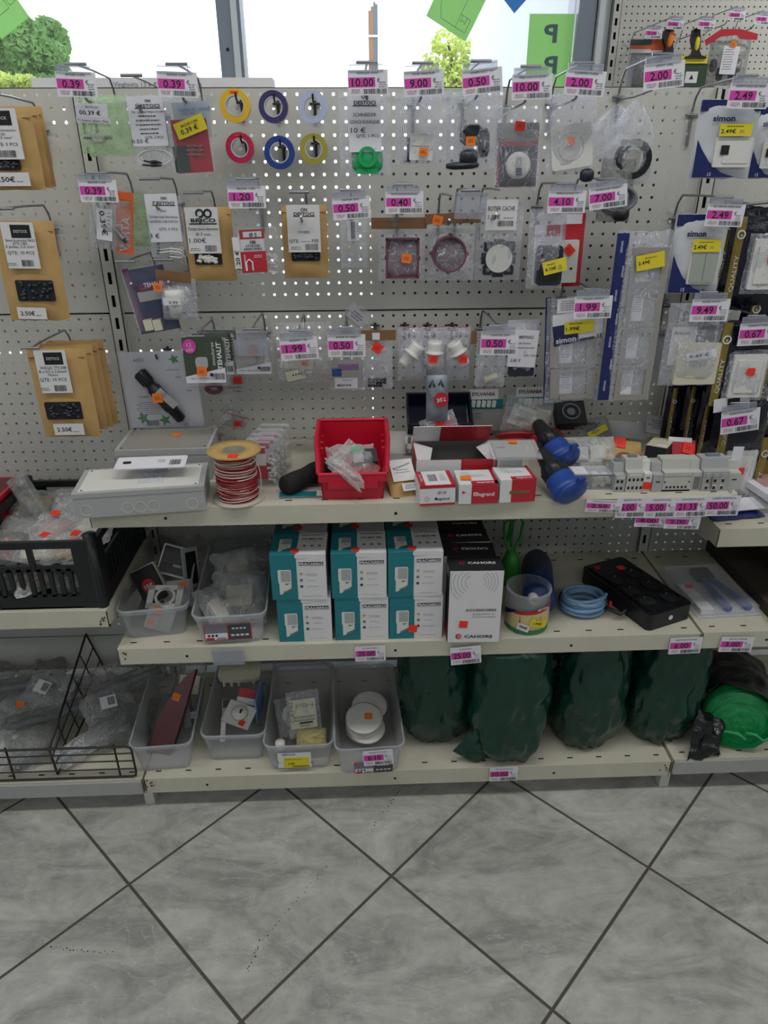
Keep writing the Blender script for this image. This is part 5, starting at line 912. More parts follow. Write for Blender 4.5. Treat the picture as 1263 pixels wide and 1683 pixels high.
# upright blister boxes with red card
for k in range(4):
    c = PZ(430+k*7, 800-k*9, S1); t = Sh('blister_box', 'clear blister box of white clips on the shelf, %s in the row behind the spool' % ('frontmost', 'second', 'third', 'rearmost')[k], 'pack', (c.x-.030, c.y, S1), -4, -6)
    m = MB(); m.rr(.033, .052, .068, .104, .006, 0, .018, 'blister'); m.rr(.033, .052, .072, .108, .006, .018, .019, 'blister'); t.part('clear_shell', m); m = MB(); m.rr(.024, .055, .038, .07, .001, .004, .0046, 'card_white'); m.rr(.024, .032, .040, .030, 0, .003, .0036, 'red_print'); m.rr(.024, .080, .036, .012, 0, .003, .0036, 'red_print'); t.part('inlay_card', m)
    rnd = random.Random(k); m = MB()
    for _ in range(40): m.box((rnd.uniform(.044, .062), rnd.uniform(.004, .015), rnd.uniform(.008, .06)), (.006, .005, .004), 'white_plastic')
    o = t.part('cable_clips', m); o['kind'] = 'stuff'
# black cloth roll
c = PZ(487, 808, S1); t = Sh('cloth_roll', 'rolled black fabric lying between the blister boxes and the red bin', 'roll', (c.x, c.y, S1+.022), -58)
m = MB(); rnd = random.Random(1); m.lathe([(.0001, -.035), (.016, -.034), (.021, -.028), (.022, 0), (.020, .03), (.023, .06), (.020, .10), (.0001, .102)], 'black_soft', 18, X=Matrix.Rotation(PI/2, 4, 'Y') @ Matrix.Translation((0, 0, 0)), cap=False); t.part('roll', m)
t.R.matrix_world = Mx((c.x, c.y, S1+.024), math.radians(50))
c = PZ(495, 817, S1); t = Sh('flat_pack', 'flat teal and clear blister lying on the shelf edge left of the red bin', 'pack', (c.x-.055, c.y-.012, S1+.0005), 1)
m = MB(); m.bb(0, .13, 0, .05, 0, .004, 'blister'); m.bb(.01, .09, .004, .028, .004, .0045, 'teal'); m.bb(.088, .108, .004, .030, .0045, .005, 'paper'); t.part('card', m); sticker(t, .035, .0056, .030, 'red_dot', top=True, r=.008)
# red stacking bin
Yf = -.372; a = P(531, 822, Yf); t = Sh('stacking_bin', 'bright red open-front stacking bin on the upper shelf', 'bin', ((P(581, 822, Yf).x), Yf, S1))
Wb, Wt, D, H, Lp = .062, .074, .205, P(575, 690, Yf+.205).z-S1, .060
def shell(m, prof, y0, y1, mt): m.prism(prof, y0, y1, mt)
m = MB(); th = .003
def skin(m, pts, off, mt, smooth=False):
    a_, b2, c2, d2 = [Vector(p) for p in pts]; o = Vector(off); vs = [a_, b2, c2, d2, a_+o, b2+o, c2+o, d2+o]
    m.add(vs, [(0, 1, 2, 3), (7, 6, 5, 4), (0, 4, 5, 1), (1, 5, 6, 2), (2, 6, 7, 3), (3, 7, 4, 0)], mt)
m.bb(-Wb, Wb, .006, D, 0, th, 'red_bin')
for s in (-1, 1):
    P5 = [(s*Wb, .006, 0), (s*Wb, D, 0), (s*Wt, D, H), (s*Wt, D*.38, H), (s*(Wb+(Wt-Wb)*Lp/H), 0, Lp)]
    vs = [Vector(p) for p in P5]+[Vector(p)-Vector((s*th, 0, 0)) for p in P5]
    f = [(0, 1, 2, 3, 4), (9, 8, 7, 6, 5), (0, 5, 6, 1), (1, 6, 7, 2), (2, 7, 8, 3), (3, 8, 9, 4), (4, 9, 5, 0)]
    m.add(vs, f if s < 0 else [q[::-1] for q in f], 'red_bin')
skin(m, [(-Wb, D, 0), (-Wt, D, H), (Wt, D, H), (Wb, D, 0)], (0, -th, 0), 'red_bin'); skin(m, [(-Wb, .006, 0), (Wb, .006, 0), (Wb+.006, 0, Lp), (-Wb-.006, 0, Lp)], (0, th, 0), 'red_bin'); t.part('body', m)
m = MB(); m.tube([(-Wb-.007, -.003, Lp), (Wb+.007, -.003, Lp)], .004, 'red_bin', 8); m.bb(-Wb-.008, Wb+.008, -.006, .002, Lp-.016, Lp, 'red_bin'); m.bb(-.05, .05, -.008, -.004, Lp-.03, Lp-.014, 'red_bin'); t.part('front_lip', m)
for s in (-1, 1):
    m = MB(); m.tube([(s*(Wb+.008), 0, Lp), (s*(Wt+.002), D*.38, H), (s*(Wt+.002), D, H)], .0042, 'red_bin', 8); t.part('rim', m)
    for y in (.075, .11, .15): m = MB(); m.bb(s*Wt-(.012 if s > 0 else -.002), s*Wt-(.002 if s > 0 else -.012), y, y+.010, .02, H*.82, 'red_bin'); t.part('rib', m)
m = MB(); m.tube([(-Wt-.002, D, H), (Wt+.002, D, H)], .0045, 'red_bin', 8); t.part('back_rim', m)
t2 = Sh('zip_bag', 'bag with small green and grey module inside the red bin', 'bag', (a.x+.062, Yf+.085, S1+.052), 10, -55)
m = MB(); m.bb(.0, .022, -.018, -.002, -.015, .026, 'grey_plastic'); m.bb(.0, .022, -.019, -.003, .014, .028, 'green_part'); t2.part('module', m); m = MB(); m.bb(.024, .052, -.018, -.004, -.016, .018, 'dark_bits'); t2.part('connector', m)
m = MB(); m.pillow(.105, .085, .022, 'poly_haze', 91, wr=.011, ragged=.08); t2.part('bag', m)
t2 = Sh('zip_bag', 'limp white zip bag corner draped over the red bin lip', 'bag', (a.x+.050, Yf-.004, S1+.066), -8, -28, 38); m = MB(); m.pillow(.095, .028, .006, 'poly_haze', 92, wr=.006, ragged=.1, pinch=.4); t2.part('bag', m)
m = MB(); m.pillow(.02, .05, .004, 'poly_haze', 93, wr=.004, X=Matrix.Translation((-.03, 0, .03))); t2.part('zip_flap', m)
# kraft connector pouch and white plastic bases
c = PZ(662, 815, S1); t = Sh('paper_bag', 'brown and white pouch labelled Bi-Connecteur lying beside the red bin', 'bag', (c.x, c.y+.03, S1+.022), 14, -52)
m = MB(); m.pillow(.062, .095, .012, 'kraft', 94, wr=.004); t.part('pouch', m); m = MB(); m.rr(.002, .016, .050, .052, 0, -.0165, -.016, 'paper'); m.text('Bi-Connecteur', .002, .026, -.017, 'ink', h=.0055, w=.040, rot=-.3); m.lines(.002, .016, .04, 2, .006, -.017, 'ink'); t.part('label', m); m = MB(); m.rr(.01, -.026, .036, .018, 0, -.018, -.0175, 'paper'); m.lines(.01, -.022, .03, 3, .004, -.0185, 'ink'); t.part('lower_label', m)
c = PZ(668, 748, S1); t = Sh('base_plate', 'white plastic base plate leaning behind the red bin', 'plate', (c.x, c.y, S1+.012), -6, -28); m = MB(); m.bb(-.04, .05, -.004, 0, -.01, .045, 'white_plastic'); m.bb(-.002, .004, -.03, -.004, .0, .03, 'white_plastic'); m.bb(.012, .018, -.03, -.004, .0, .03, 'white_plastic'); m.bb(-.002, .018, -.03, -.026, .0, .012, 'white_plastic'); t.part('plate', m)
c = PZ(660, 765, S1); t = Sh('flat_pack', 'flat grey card under the white base plate', 'card', (c.x-.03, c.y, S1+.0005), 0); m = MB(); m.bb(0, .075, 0, .06, 0, .006, 'grey_plastic'); t.part('card', m)
# legrand style cartons
def carton(px0, py0, px1, py1, H, D, label, style, yaw=None, Z=S1):
    a = PZ(px0, py0, Z); b2 = PZ(px1, py1, Z); W = (b2-a).length; yw = math.degrees(math.atan2(b2.y-a.y, b2.x-a.x)) if yaw is None else yaw
    t = Sh('small_carton', label, 'box', (a.x, a.y, Z+.0005), yw); m = MB(); sbox(m, W, D, H, 'paper', .001); t.part('body', m); m = MB(); y = -.0005
    if style == 1:
        m.rr(W/2, H*.92, W, H*.16, 0, y, 0, 'red_print'); m.rr(W/2, H*.05, W, H*.10, 0, y, 0, 'red_print'); m.text('SET 40', W*.62, H*.62, y-.0003, 'ink_grey', h=H*.13, w=W*.24, bold=.02); m.text('legrand', W*.66, H*.32, y-.0003, 'ink', h=H*.13, w=W*.36, bold=.01); m.rr(W*.46, H*.32, H*.11, H*.11, .0005, y-.0003, y, 'ink'); m.ring(W*.2, H*.32, .0045, .0040, y-.0003, y, 'ink', 16)
        X = TOPX(0, 0, H+.0004); m.rr(W*.08, D/2, W*.16, D, 0, -.0004, 0, 'red_print', X=X); m.rr(W*.94, D/2, W*.12, D, 0, -.0004, 0, 'red_print', X=X); m.bars(W*.42, D*.5, W*.24, D*.5, -.0006, 'ink_grey', 3, X=X); m.lines(W*.72, D*.7, W*.2, 5, D*.1, -.0006, 'ink_grey', X=X); m.text('legrand', W*.08, D*.5, -.0008, 'card_white', h=.005, w=D*.5, rot=-PI/2, X=X)
    else:
        m.rr(W*.66, H/2, W*.68, H, 0, y, 0, 'red_print'); X = TOPX(0, 0, H+.0004); m.rr(W*.66, D*.11, W*.68, D*.22, 0, -.0004, 0, 'red_print', X=X); m.rr(W*.96, D*.5, W*.08, D, 0, -.0004, 0, 'red_print', X=X)
        m.text('legrand', W*.68, D*.11, -.0008, 'card_white', h=D*.09, w=W*.42, bold=.02, X=X); m.lines(W*.5, D*.62, W*.6, 2, D*.10, -.0006, 'ink', X=X); m.lines(W*.25, D*.8, W*.3, 3, D*.10, -.0006, 'ink_grey', X=X)
        if style == 2: m.text('legrand', W*.69, H*.5, y-.0004, 'card_white', h=H*.19, w=W*.42, bold=.02); m.rr(W*.42, H*.5, H*.18, H*.18, .0008, y-.0004, y, 'card_white'); m.rr(W*.42, H*.5, H*.08, H*.08, 0, y-.0007, y-.0004, 'red_print'); m.prism([(W*.08, H*.52), (W*.08, H*.68), (W*.18, H*.6)], y, 0, 'red_print')
        else: m.rr(W*.55, H*.45, W*.58, H*.14, .003, y-.0004, y, 'kraft_dark')
    t.part('print', m); return t, W
carton(690, 832, 748, 829, .045, .070, 'small red and white carton with SET 40 on a white front', 1)
t, W = carton(754, 829, 818, 827, .043, .075, 'red and white carton with orange sticker, middle of three', 2); sticker(t, W*.22, .0446, .03, top=True, r=.011)
carton(821, 827, 879, 824, .050, .070, 'red and white carton with a brown torn strip, rightmost of three', 3)
a = PZ(684, 800, S1); b_ = PZ(816, 798, S1); W = (b_-a).length; D = .115; H = .060
t = Sh('open_carton', 'open red and white carton with grey empty inside behind the three small ones', 'box', (a.x, a.y, S1+.0005), 0)
mat('carton_inside', '#5c5c5a', .9)
m = MB(); 
for q, mm in (((0, W, 0, .0015, 0, H), 'red_print'), ((0, .0015, 0, D, 0, H), 'red_print'), ((W-.0015, W, 0, D, 0, H), 'red_print'), ((0, W, D-.0015, D, 0, H), 'carton_inside'), ((0, W, 0, D, 0, .0015), 'carton_inside'), ((.0015, W-.0015, .0015, .002, .002, H), 'carton_inside'), ((0, W*.55, -.0005, 0, .004, H), 'paper')): m.bb(*q, mm)
t.part('body', m); m = MB(); m.bb(0, W, 0, .0015, 0, .055, 'paper', X=Matrix.Translation((0, D, H)) @ Matrix.Rotation(math.radians(35), 4, 'X')); m.bb(W*.35, W, -.0006, 0, .0, .055, 'red_print', X=Matrix.Translation((0, D, H)) @ Matrix.Rotation(math.radians(35), 4, 'X')); t.part('lid_flap', m)
m = MB(); m.add([(0, 0, H), (0, D, H), (.045, D*.9, H-.012), (.03, .01, H-.010)], [(0, 1, 2, 3)], 'paper'); t.part('side_flap', m); m = MB(); m.add([(W, 0, H), (W, D, H), (W-.030, D*.9, H-.012), (W-.015, .01, H-.010)], [(3, 2, 1, 0)], 'paper'); t.part('side_flap', m)
m = MB(); m.disc(W*.62, H*.55, .012, -.0012, -.0004, 'kraft_dark', 16, sz=.6); t.part('tape_mark', m)
c = PZ(728, 724, S1+.06); t = Sh('plastic_tray', 'dark navy plastic tray tilted forward behind the open carton', 'tray', (c.x, -.120, S1+.052), 0, 38)
mat('tray_navy', '#151c36', .35, 0, .05, 30); m = MB(); W2, D2, H2 = .15, .085, .040; m.bb(-W2/2+.006, W2/2-.006, 0, D2, 0, .002, 'tray_navy')
for q in ((-W2/2, W2/2, -.001, .002, 0, H2), (-W2/2, W2/2, D2-.002, D2+.001, 0, H2), (-W2/2, -W2/2+.003, 0, D2, 0, H2), (W2/2-.003, W2/2, 0, D2, 0, H2)): m.bb(*q, 'tray_navy')
t.part('body', m); m = MB(); m.tube([(-W2/2, -.001, H2), (W2/2, -.001, H2), (W2/2, D2+.001, H2), (-W2/2, D2+.001, H2)], .003, 'tray_navy', 8, True); t.part('rim', m)
t = It('zip_bag', 'bag with red and white printed card in the navy tray', 'bag', 722, 698, -.175, rot=-20, tilt=-20); m = MB(); t.rect(m, 700, 690, 748, 712, 'red_print', d=.004, r=.001); t.rect(m, 700, 688, 740, 697, 'card_white', d=.0046); t.text(m, 'legrand', 714, 693, 'red_print', wpx=22, hpx=4.5, d=.0052); t.part('card', m); m = MB(); m.pillow(.082, .045, .012, 'poly', 95, wr=.005); t.part('bag', m); dots(t, 722, 695, 'red_dot', r=7, d=.015, rot=-15)
# clear pack, red coil, red case
c = PZ(850, 768, S1+.052); t = Sh('blister_box', 'clear pack with grey card lid resting behind the rightmost small carton', 'pack', (c.x-.045, c.y+.012, S1+.0005), 0)
m = MB(); m.bb(0, .085, 0, .05, 0, .070, 'blister'); m.bb(.012, .06, .006, .01, .045, .065, 'paper'); t.part('clear_shell', m); m = MB(); m.bb(-.008, .095, -.012, .07, .075, .078, 'blister', X=Matrix.Rotation(math.radians(8), 4, 'X')); m.bb(0, .085, -.008, .064, .078, .0788, 'grey_plastic', X=Matrix.Rotation(math.radians(8), 4, 'X')); m.text('12/20', .015, .035, -.0004, 'pink', h=.006, X=Matrix.Rotation(math.radians(8), 4, 'X') @ TOPX(0, 0, .0790)); m.text('TEHALIT', .070, .03, -.0004, 'card_white', h=.005, X=Matrix.Rotation(math.radians(8), 4, 'X') @ TOPX(0, 0, .0790), rot=-1.4); t.part('lid_card', m); sticker(t, .045, .087, .045, top=True, r=.009)
c = P(846, 724, -.18); t = Sh('cable_coil', 'coil of red cable behind the clear pack', 'cable', (c.x, -.17, c.z), 0, 60)
for k in range(5): m = MB(); m.tube([((.030+.003*k)*math.cos(g), .006*k*.3, (.026+.003*k)*math.sin(g)) for g in [2*PI*i/26 for i in range(26)]], .0024, 'red_print', 6, True); t.part('loop', m)
c = P(893, 722, -.12); t = Sh('plastic_case', 'low red rounded case beside the red coil', 'case', (c.x, -.12, S1+.026), 0); m = MB(); m.rr(0, 0, .10, .05, .015, -.03, .03, 'red_print'); t.part('case', m)
# blue caravan plugs
def plug(px, py, Y, dz, s, label, yaw):
    c = P(px, py, Y); t = Sh('power_plug', label, 'plug', (c.x, Y, S1+dz), yaw, 0)
    X = Matrix.Rotation(math.radians(24), 4, 'Z') @ Matrix.Rotation(math.radians(118), 4, 'X') @ Matrix.Scale(s, 4)
    m = MB(); m.lathe([(.0001, -.085), (.014, -.085), (.017, -.08), (.022, -.045), (.030, -.030), (.031, .0), (.0001, .001)], 'black_plastic', 24, X=X, cap=False)
    for k in range(8): g = 2*PI*k/8; m.box((.030*math.cos(g), .030*math.sin(g), -.014), (.005, .005, .03), 'black_plastic', X=X)
    t.part('grip', m); m = MB(); m.lathe([(.0001, 0), (.033, 0), (.036, .008), (.036, .030), (.040, .034), (.040, .046), (.036, .052), (.0001, .055)], 'blue_plug', 28, X=X, cap=False); t.part('blue_cap', m)
    m = MB(); m.lathe([(.0001, .054), (.040, .052), (.042, .056), (.036, .064), (.0001, .068)], 'blue_plug', 28, X=X @ Matrix.Translation((0, .010, 0)), cap=False); m.box((0, .052, .058), (.020, .03, .010), 'blue_plug', X=X, taper=.2); t.part('flap', m)
    return t
t = plug(917, 792, -.365, .040, .85, 'blue and black round power plug at the shelf front', 0); 
t = plug(908, 745, -.235, .060, .85, 'blue and black round power plug behind the front one', 0)
# speaker-like square, clear bags, boxes behind the meters
c = P(932, 700, -.06); t = Sh('square_unit', 'small black square unit with round grille against the panel', 'box', (c.x-.035, -.10, S1+.058), 0, -50); m = MB(); m.bb(0, .07, -.01, .02, -.0, .065, 'black_plastic'); t.part('body', m); m = MB(); m.ring(.035, .033, .022, .019, -.013, -.01, 'alu_grey', 24); m.disc(.035, .033, .010, -.012, -.01, 'alu_grey', 20); t.part('grille', m)
c = P(972, 765, -.25); t = Sh('zip_bag', 'crumpled bag of white plastic parts beside the blue plugs', 'bag', (c.x, -.235, S1+.034), 0, -30)
for (x, z, w_, h_) in ((-.03, .0, .04, .035), (.012, .006, .034, .03), (-.005, -.02, .05, .02)): m = MB(); m.rr(x, z, w_, h_, .004, -.02, 0, 'white_plastic'); t.part('white_part', m)
m = MB(); m.pillow(.115, .085, .034, 'poly_haze', 96, wr=.012, ragged=.06); t.part('bag', m)
a = PZ(952, 808, S1); t = Sh('compartment_box', 'clear lidded box of small white clips at the shelf front', 'box', (a.x-.018, a.y+.008, S1+.0005), 0)
m = MB(); W, D, H = .092, .05, .034
for q in ((0, W, 0, .002, 0, H), (0, .002, 0, D, 0, H), (W-.002, W, 0, D, 0, H), (0, W, D-.002, D, 0, H), (W*.48, W*.5, 0, D, 0, H)): m.bb(*q, 'bin_clear')
m.bb(0, W, 0, D, 0, .002, 'bin_clear'); t.part('body', m); m = MB(); m.bb(0, W, -.001, 0, H-.003, H, 'ink_grey'); m.bb(0, W, 0, D, H-.001, H, 'blister'); m.bb(W*.1, W*.42, .004, D-.004, H, H+.0006, 'card_white'); t.part('lid', m)
m = MB(); rnd = random.Random(8)
for _ in range(46): m.rr(rnd.uniform(.05, W-.006), rnd.uniform(.005, H-.010), .008, .007, .002, rnd.uniform(.003, .03), .036, 'white_plastic')
o = t.part('clips', m); o['kind'] = 'stuff'
c = P(982, 707, -.08); t = It('zip_bag', 'crumpled bag with black parts and yellow sticker, behind', 'bag', 975, 706, -.10, rot=-12, tilt=-35); m = MB(); t.rect(m, 962, 706, 996, 716, 'yellow_label', d=.013, rot=-14); t.part('price_sticker', m); m = MB(); t.blob(m, 970, 702, 14, 7, 'dark_bits', d=.003, dep=.006); t.part('contents', m); m = MB(); m.pillow(.085, .055, .010, 'poly_grey', 97, wr=.007); t.part('bag', m)
t = It('flat_pack', 'grey blank flat pack leaning on the panel behind the black and cream carton', 'pack', 1028, 705, -.07, rot=6, tilt=-38); m = MB(); t.rect(m, 995, 692, 1062, 722, 'blister', d=.004, t=.004, r=.004); t.rect(m, 998, 694, 1058, 720, 'grey_plastic', d=.003); t.part('card', m)
t = It('flat_pack', 'second grey flat pack with tiny print leaning further right', 'pack', 1092, 700, -.08, rot=12, tilt=-38); m = MB(); t.rect(m, 1062, 686, 1118, 716, 'grey_plastic', d=.003, t=.003, r=.003); t.lines(m, 1068, 694, 1105, 4, 4, 'ink', d=.0036); t.part('card', m)
t = It('flat_pack', 'orange-brown card with dark oval hole and red sticker behind the meters', 'pack', 1020, 738, -.17, rot=8, tilt=-45)
m = MB(); t.rect(m, 992, 724, 1052, 760, 'kraft', d=.003, t=.003, r=.004); c = t.L(1022, 754); m.disc(c[0], c[1], .022, -.0036, -.003, 'kraft_dark', 24, sz=.7); t.part('card', m); dots(t, 1022, 728, 'red_dot', r=9, d=.005, rot=5)
a = PZ(1052, 752, S1+.03); t = Sh('small_carton', 'black carton with cream top lying behind the row of meters', 'box', (a.x+.012, -.235, S1+.022), -32, -8)
m = MB(); m.bb(0, .045, 0, .105, 0, .034, 'slot_dark'); m.bb(0, .045, 0, .105, .034, .0352, 'cream_plastic'); m.bb(.020, .042, .012, .026, .0352, .0358, 'card_white'); t.part('body', m); m = MB()
for k in range(2): m.text('Quad Euro', 0, 0, -.0006, 'cream_plastic', h=.008, w=.055, X=Matrix.Rotation(-PI/2, 4, 'Z') @ Matrix.Translation((-.06, 0, .024-.013*k)))
t.part('side_print', m)
t = It('zip_bag', 'small pack with dark red card and bright red sticker behind the meters', 'bag', 1122, 736, -.19, rot=5, tilt=-30); m = MB(); t.rect(m, 1104, 724, 1142, 752, 'red_print', d=.003); t.rect(m, 1102, 720, 1140, 727, 'paper', d=.0034); t.part('card', m); dots(t, 1130, 737, 'red_dot', r=9, d=.006, rot=10)
# DIN rail modules
def din(x0, y0, W, H, D, Y, label, kind, sub=None, mt='grey_plastic'):
    t = Sh('din_module', label, 'electrical module', (x0, Y, S1+.0005), 0); h1, h2 = H*.66, H
    m = MB(); m.x = Matrix(); 
    prof = [(0, 0), (0, h1), (D*.26, h1+.001), (D*.32, h2), (D*.74, h2), (D*.80, h1), (D, h1), (D, 0)]
    vs = [(x, y, z) for x in (.0004, W-.0004) for y, z in prof]; n = len(prof)
    m.add(vs, [tuple(range(n)), tuple(range(2*n-1, n-1, -1))]+[(i, i+n, (i+1) % n+n, (i+1) % n) for i in range(n)], mt); t.part('housing', m)
    m = MB(); y = -.0004
    if kind == 'relay':
        for r_ in range(2):
            for k in range(max(1, int(W/.009))): m.rr(.006+k*.0088, h1*(.22+.42*r_), .0048, .0065, .0004, y, 0, 'slot_dark')
        m.rr(W*.5, h1*.88, W*.7, h1*.10, 0, y, 0, 'white_plastic')
    elif kind == 'wide':
        for k in range(6): m.rr(W*.16+k*W*.135, h1*.22, .0042, .0048, .0003, y, 0, 'slot_dark')
        m.rr(W*.07, h1*.5, .0024, .004, 0, y, 0, 'slot_dark'); m.rr(W*.93, h1*.5, .0024, .004, 0, y, 0, 'slot_dark'); m.bb(0, W, y, 0, h1*.78, h1*.80, 'ink_grey'); m.bb(0, W, -.0006, 0, 0, h1*.08, 'slot_dark')
    elif kind == 'contactor':
        for k in range(int(W/.0165)):
            for r_ in (0, 1): m.rr(.010+k*.0165, h1*(.2+.36*r_), .0075, h1*.22, .0005, y, 0, 'white_plastic'); m.rr(.010+k*.0165, h1*(.17+.36*r_), .0058, h1*.15, .0005, y-.0003, y, 'slot_dark')
            m.rr(.010+k*.0165, h1*.82, .011, h1*.2, .001, -.0025, 0, mt)
    elif kind == 'plain': m.rr(W*.5, h1*.6, W*.4, h1*.07, 0, y, 0, 'slot_dark')
    elif kind == 'open': m.rr(W*.55, h1*.42, W*.6, h1*.7, 0, y, 0, 'ink_grey')
    elif kind == 'sticker': m.rr(W*.5, h1*.78, W*.4, h1*.12, .0008, y, 0, 'ink_grey')
    t.part('terminals', m)
    if kind in ('relay', 'sticker', 'contactor'): m = MB(); m.bb(W*.25, W*.75, D*.45, D*.60, h2, h2+.005, 'alu_grey' if kind != 'sticker' else 'white_plastic'); t.part('toggle', m)
    if kind == 'sticker': sticker(t, W*.5, h1*.33, -.0006, 'red_dot', r=.0085)
    return t
x = PZ(1008, 808, S1).x; specs = [('relay', .023, 'grey relay module with dark slots, leftmost of the row', .004), ('relay', .036, 'wider relay module with blue-grey toggle, second in the row', 0), ('sticker', .018, 'narrow white breaker carrying a red sticker', 0), ('plain', .022, 'plain grey module between the red sticker and the wide meter', 0), ('wide', .060, 'wide pale grey meter with six square terminals', 0), ('open', .022, 'module with open dark recess beside the contactor', 0), ('contactor', .056, 'contactor with rows of screw terminals and brown wire', 0), ('plain', .026, 'grey module at the right end of the row', .002)]
hts = (.056, .066, .060, .058, .064, .062, .066, .058); mts = ('grey_plastic', 'din_pale', 'white_plastic', 'grey_plastic', 'din_pale', 'din_pale', 'grey_plastic', 'din_pale')
mat('din_pale', '#b9bab4', .45, 0, .04, 40)
for k, (kd, w_, lab, dy) in enumerate(specs):
    tt = din(x, 0, w_, hts[k], .065, -.362+dy+(k % 3)*.002, lab, kd, mt=mts[k]); x += w_+.0006
    if kd == 'contactor': m = MB(); m.tube([(.018, -.002, .030), (.017, -.005, .020), (.019, -.004, .008)], .0014, 'kraft_dark', 6); tt.part('brown_wire', m)
t = It('leaning_sheet', 'plain white upright card at the right end of the meter row', 'card', 1207, 772, -.33, rot=2); m = MB(); t.rect(m, 1197, 735, 1214, 812, 'card_white', t=.001, d=0); t.part('card', m)
# shelf edge tags
def edge_tag(cx, cy, pr, ti, de, rot=0, w=58, h=33, Y=-.396, holder=False):
    return price_tag(cx, cy, pr, ti, 'shelf tag with pink price %s, %s' % (pr, de), w=w, h=h, rot=rot, Y=Y, holder=holder)
edge_tag(1038, 834, '5.00', 'TELEVARIATEUR TELE', 'right of the 2.50 one', w=50); edge_tag(1086, 834, '5.00', 'COMPARATEUR INTEL', 'just left of the 21.33 one', w=52, Y=-.3965)
edge_tag(1137, 833, '21.33', 'CONTACTEUR MODULAIRE 20W', 'on the upper shelf edge', w=54, Y=-.397); edge_tag(1188, 831, '50.00', 'SCHNEIDER TELERUPTEUR 16A', 'rightmost in its row', w=56, Y=-.3975)
edge_tag(993, 832, '2.50', 'BOITE DERIVATION BLANC', 'leftmost in its row', rot=4, w=60, h=20, Y=-.399)
edge_tag(1073, 856, '8.00', 'INTER', 'hanging below, left of the last upright', rot=3, w=58, h=20, Y=-.392); edge_tag(1122, 858, '2.00', 'DISJ', 'tucked under the contactor module', rot=3, w=58, h=22, Y=-.3935)
edge_tag(609, 1074, '25.00', 'KIT FRACARRO', 'under the teal and white boxes', w=50, h=24, rot=-1); edge_tag(766, 1077, '25.00', 'CAHORS', 'tilted under the ringed white carton', w=50, h=28, rot=-5, Y=-.398)
edge_tag(1127, 1061, '6.00', 'BLOC PRISES PARAFOUDRE', 'below the black power strip', w=52, h=26, rot=-1); edge_tag(1211, 1059, '3.00', 'PINCE A SERTIR', 'below the blue pliers pack', w=54, h=24, rot=2)
edge_tag(828, 1272, '10.00', 'PELOUSE ARTIFICIELLE', 'under the dark green sacks', w=46, h=22)
# --- middle shelf: clear bins
mat('rim_clear', '#c6ccd4', .25, 0, .03, 10, film=(.30, .7))
def clear_bin(px0, py0, px1, py1, Z, label, H=.080, D=.335, flare=.012, yaw=None):
    a = PZ(px0, py0, Z); b2 = PZ(px1, py1, Z); W = (b2-a).length; yw = math.degrees(math.atan2(b2.y-a.y, b2.x-a.x)) if yaw is None else yaw
    t = Sh('storage_bin', label, 'bin', (a.x, a.y, Z+.0006), yw); f = flare; th = .0016
    m = MB(); B = [(0, 0), (W, 0), (W, D), (0, D)]; T = [(-f, -f), (W+f, -f), (W+f, D+f), (-f, D+f)]
    r = .02
    def ring_(q, z, rr):
        (x0, y0), (x1, _), (_, y1), _2 = q; out = []
        for cx, cy, a0 in ((x1-rr, y0+rr, -90), (x1-rr, y1-rr, 0), (x0+rr, y1-rr, 90), (x0+rr, y0+rr, 180)):
            for k in range(5): g = math.radians(a0+k*22.5); out.append((cx+rr*math.cos(g), cy+rr*math.sin(g), z))
        return out
    lo = ring_(B, 0, r*.7); hi = ring_(T, H, r); n = len(lo)
    lo2 = ring_([(th, th), (W-th, th), (W-th, D-th), (th, D-th)], th, r*.7-th*.5); hi2 = ring_([(-f+th, -f+th), (W+f-th, -f+th), (W+f-th, D+f-th), (-f+th, D+f-th)], H, r-th*.5)
    m.add(lo+hi, [(i, (i+1) % n, n+(i+1) % n, n+i) for i in range(n)], 'bin_clear', True); m.add(lo2+hi2, [(i, n+i, n+(i+1) % n, (i+1) % n) for i in range(n)], 'bin_clear', True)
    m.add(lo, [tuple(range(n))[::-1]], 'bin_clear'); m.add(lo2, [tuple(range(n))], 'bin_clear'); t.part('body', m)
    m = MB(); rim = ring_([(-f-.002, -f-.002), (W+f+.002, -f-.002), (W+f+.002, D+f+.002), (-f-.002, D+f+.002)], H, r+.002); m.tube(rim, .0026, 'rim_clear', 6, True)
    rim2 = [(x, y, z-.010) for x, y, z in rim]; k = len(rim); m.add(rim+rim2, [(i, (i+1) % k, k+(i+1) % k, k+i) for i in range(k)], 'rim_clear', True); t.part('rim', m)
    t.W, t.D, t.H = W, D, H; return t
def pic_label(t, x, z, w, h, y=-.004, lab=True, wide=True):
    m = MB(); m.rr(x, z, w, h, 0, y-.0006, y, 'red_print'); m.rr(x-w*.245, z+h*.2, w*.47, h*.52, 0, y-.001, y-.0006, 'ink_grey'); m.rr(x-w*.245, z-h*.26, w*.47, h*.38, 0, y-.001, y-.0006, 'card_white'); m.rr(x+w*.245, z, w*.46, h*.92, 0, y-.001, y-.0006, 'charcoal')
    for k in range(4): m.rr(x+w*(.10+.1*k), z-h*.22, w*.07, h*.1, 0, y-.0014, y-.001, 'card_white'); m.rr(x+w*(.12+.08*k), z+h*.18, w*.05, h*.08, 0, y-.0014, y-.001, 'paper')
    for k in range(3): m.rr(x-w*.40+k*w*.08, z-h*.2, w*.05, h*.12, .001, y-.0014, y-.001, 'ink')
    m.rr(x-w*.38, z-h*.38, w*.17, h*.12, 0, y-.0014, y-.001, 'red_print'); m.bars(x-w*.14, z-h*.38, w*.2, h*.1, y-.0015, 'ink', 4); t.part('picture_label', m)
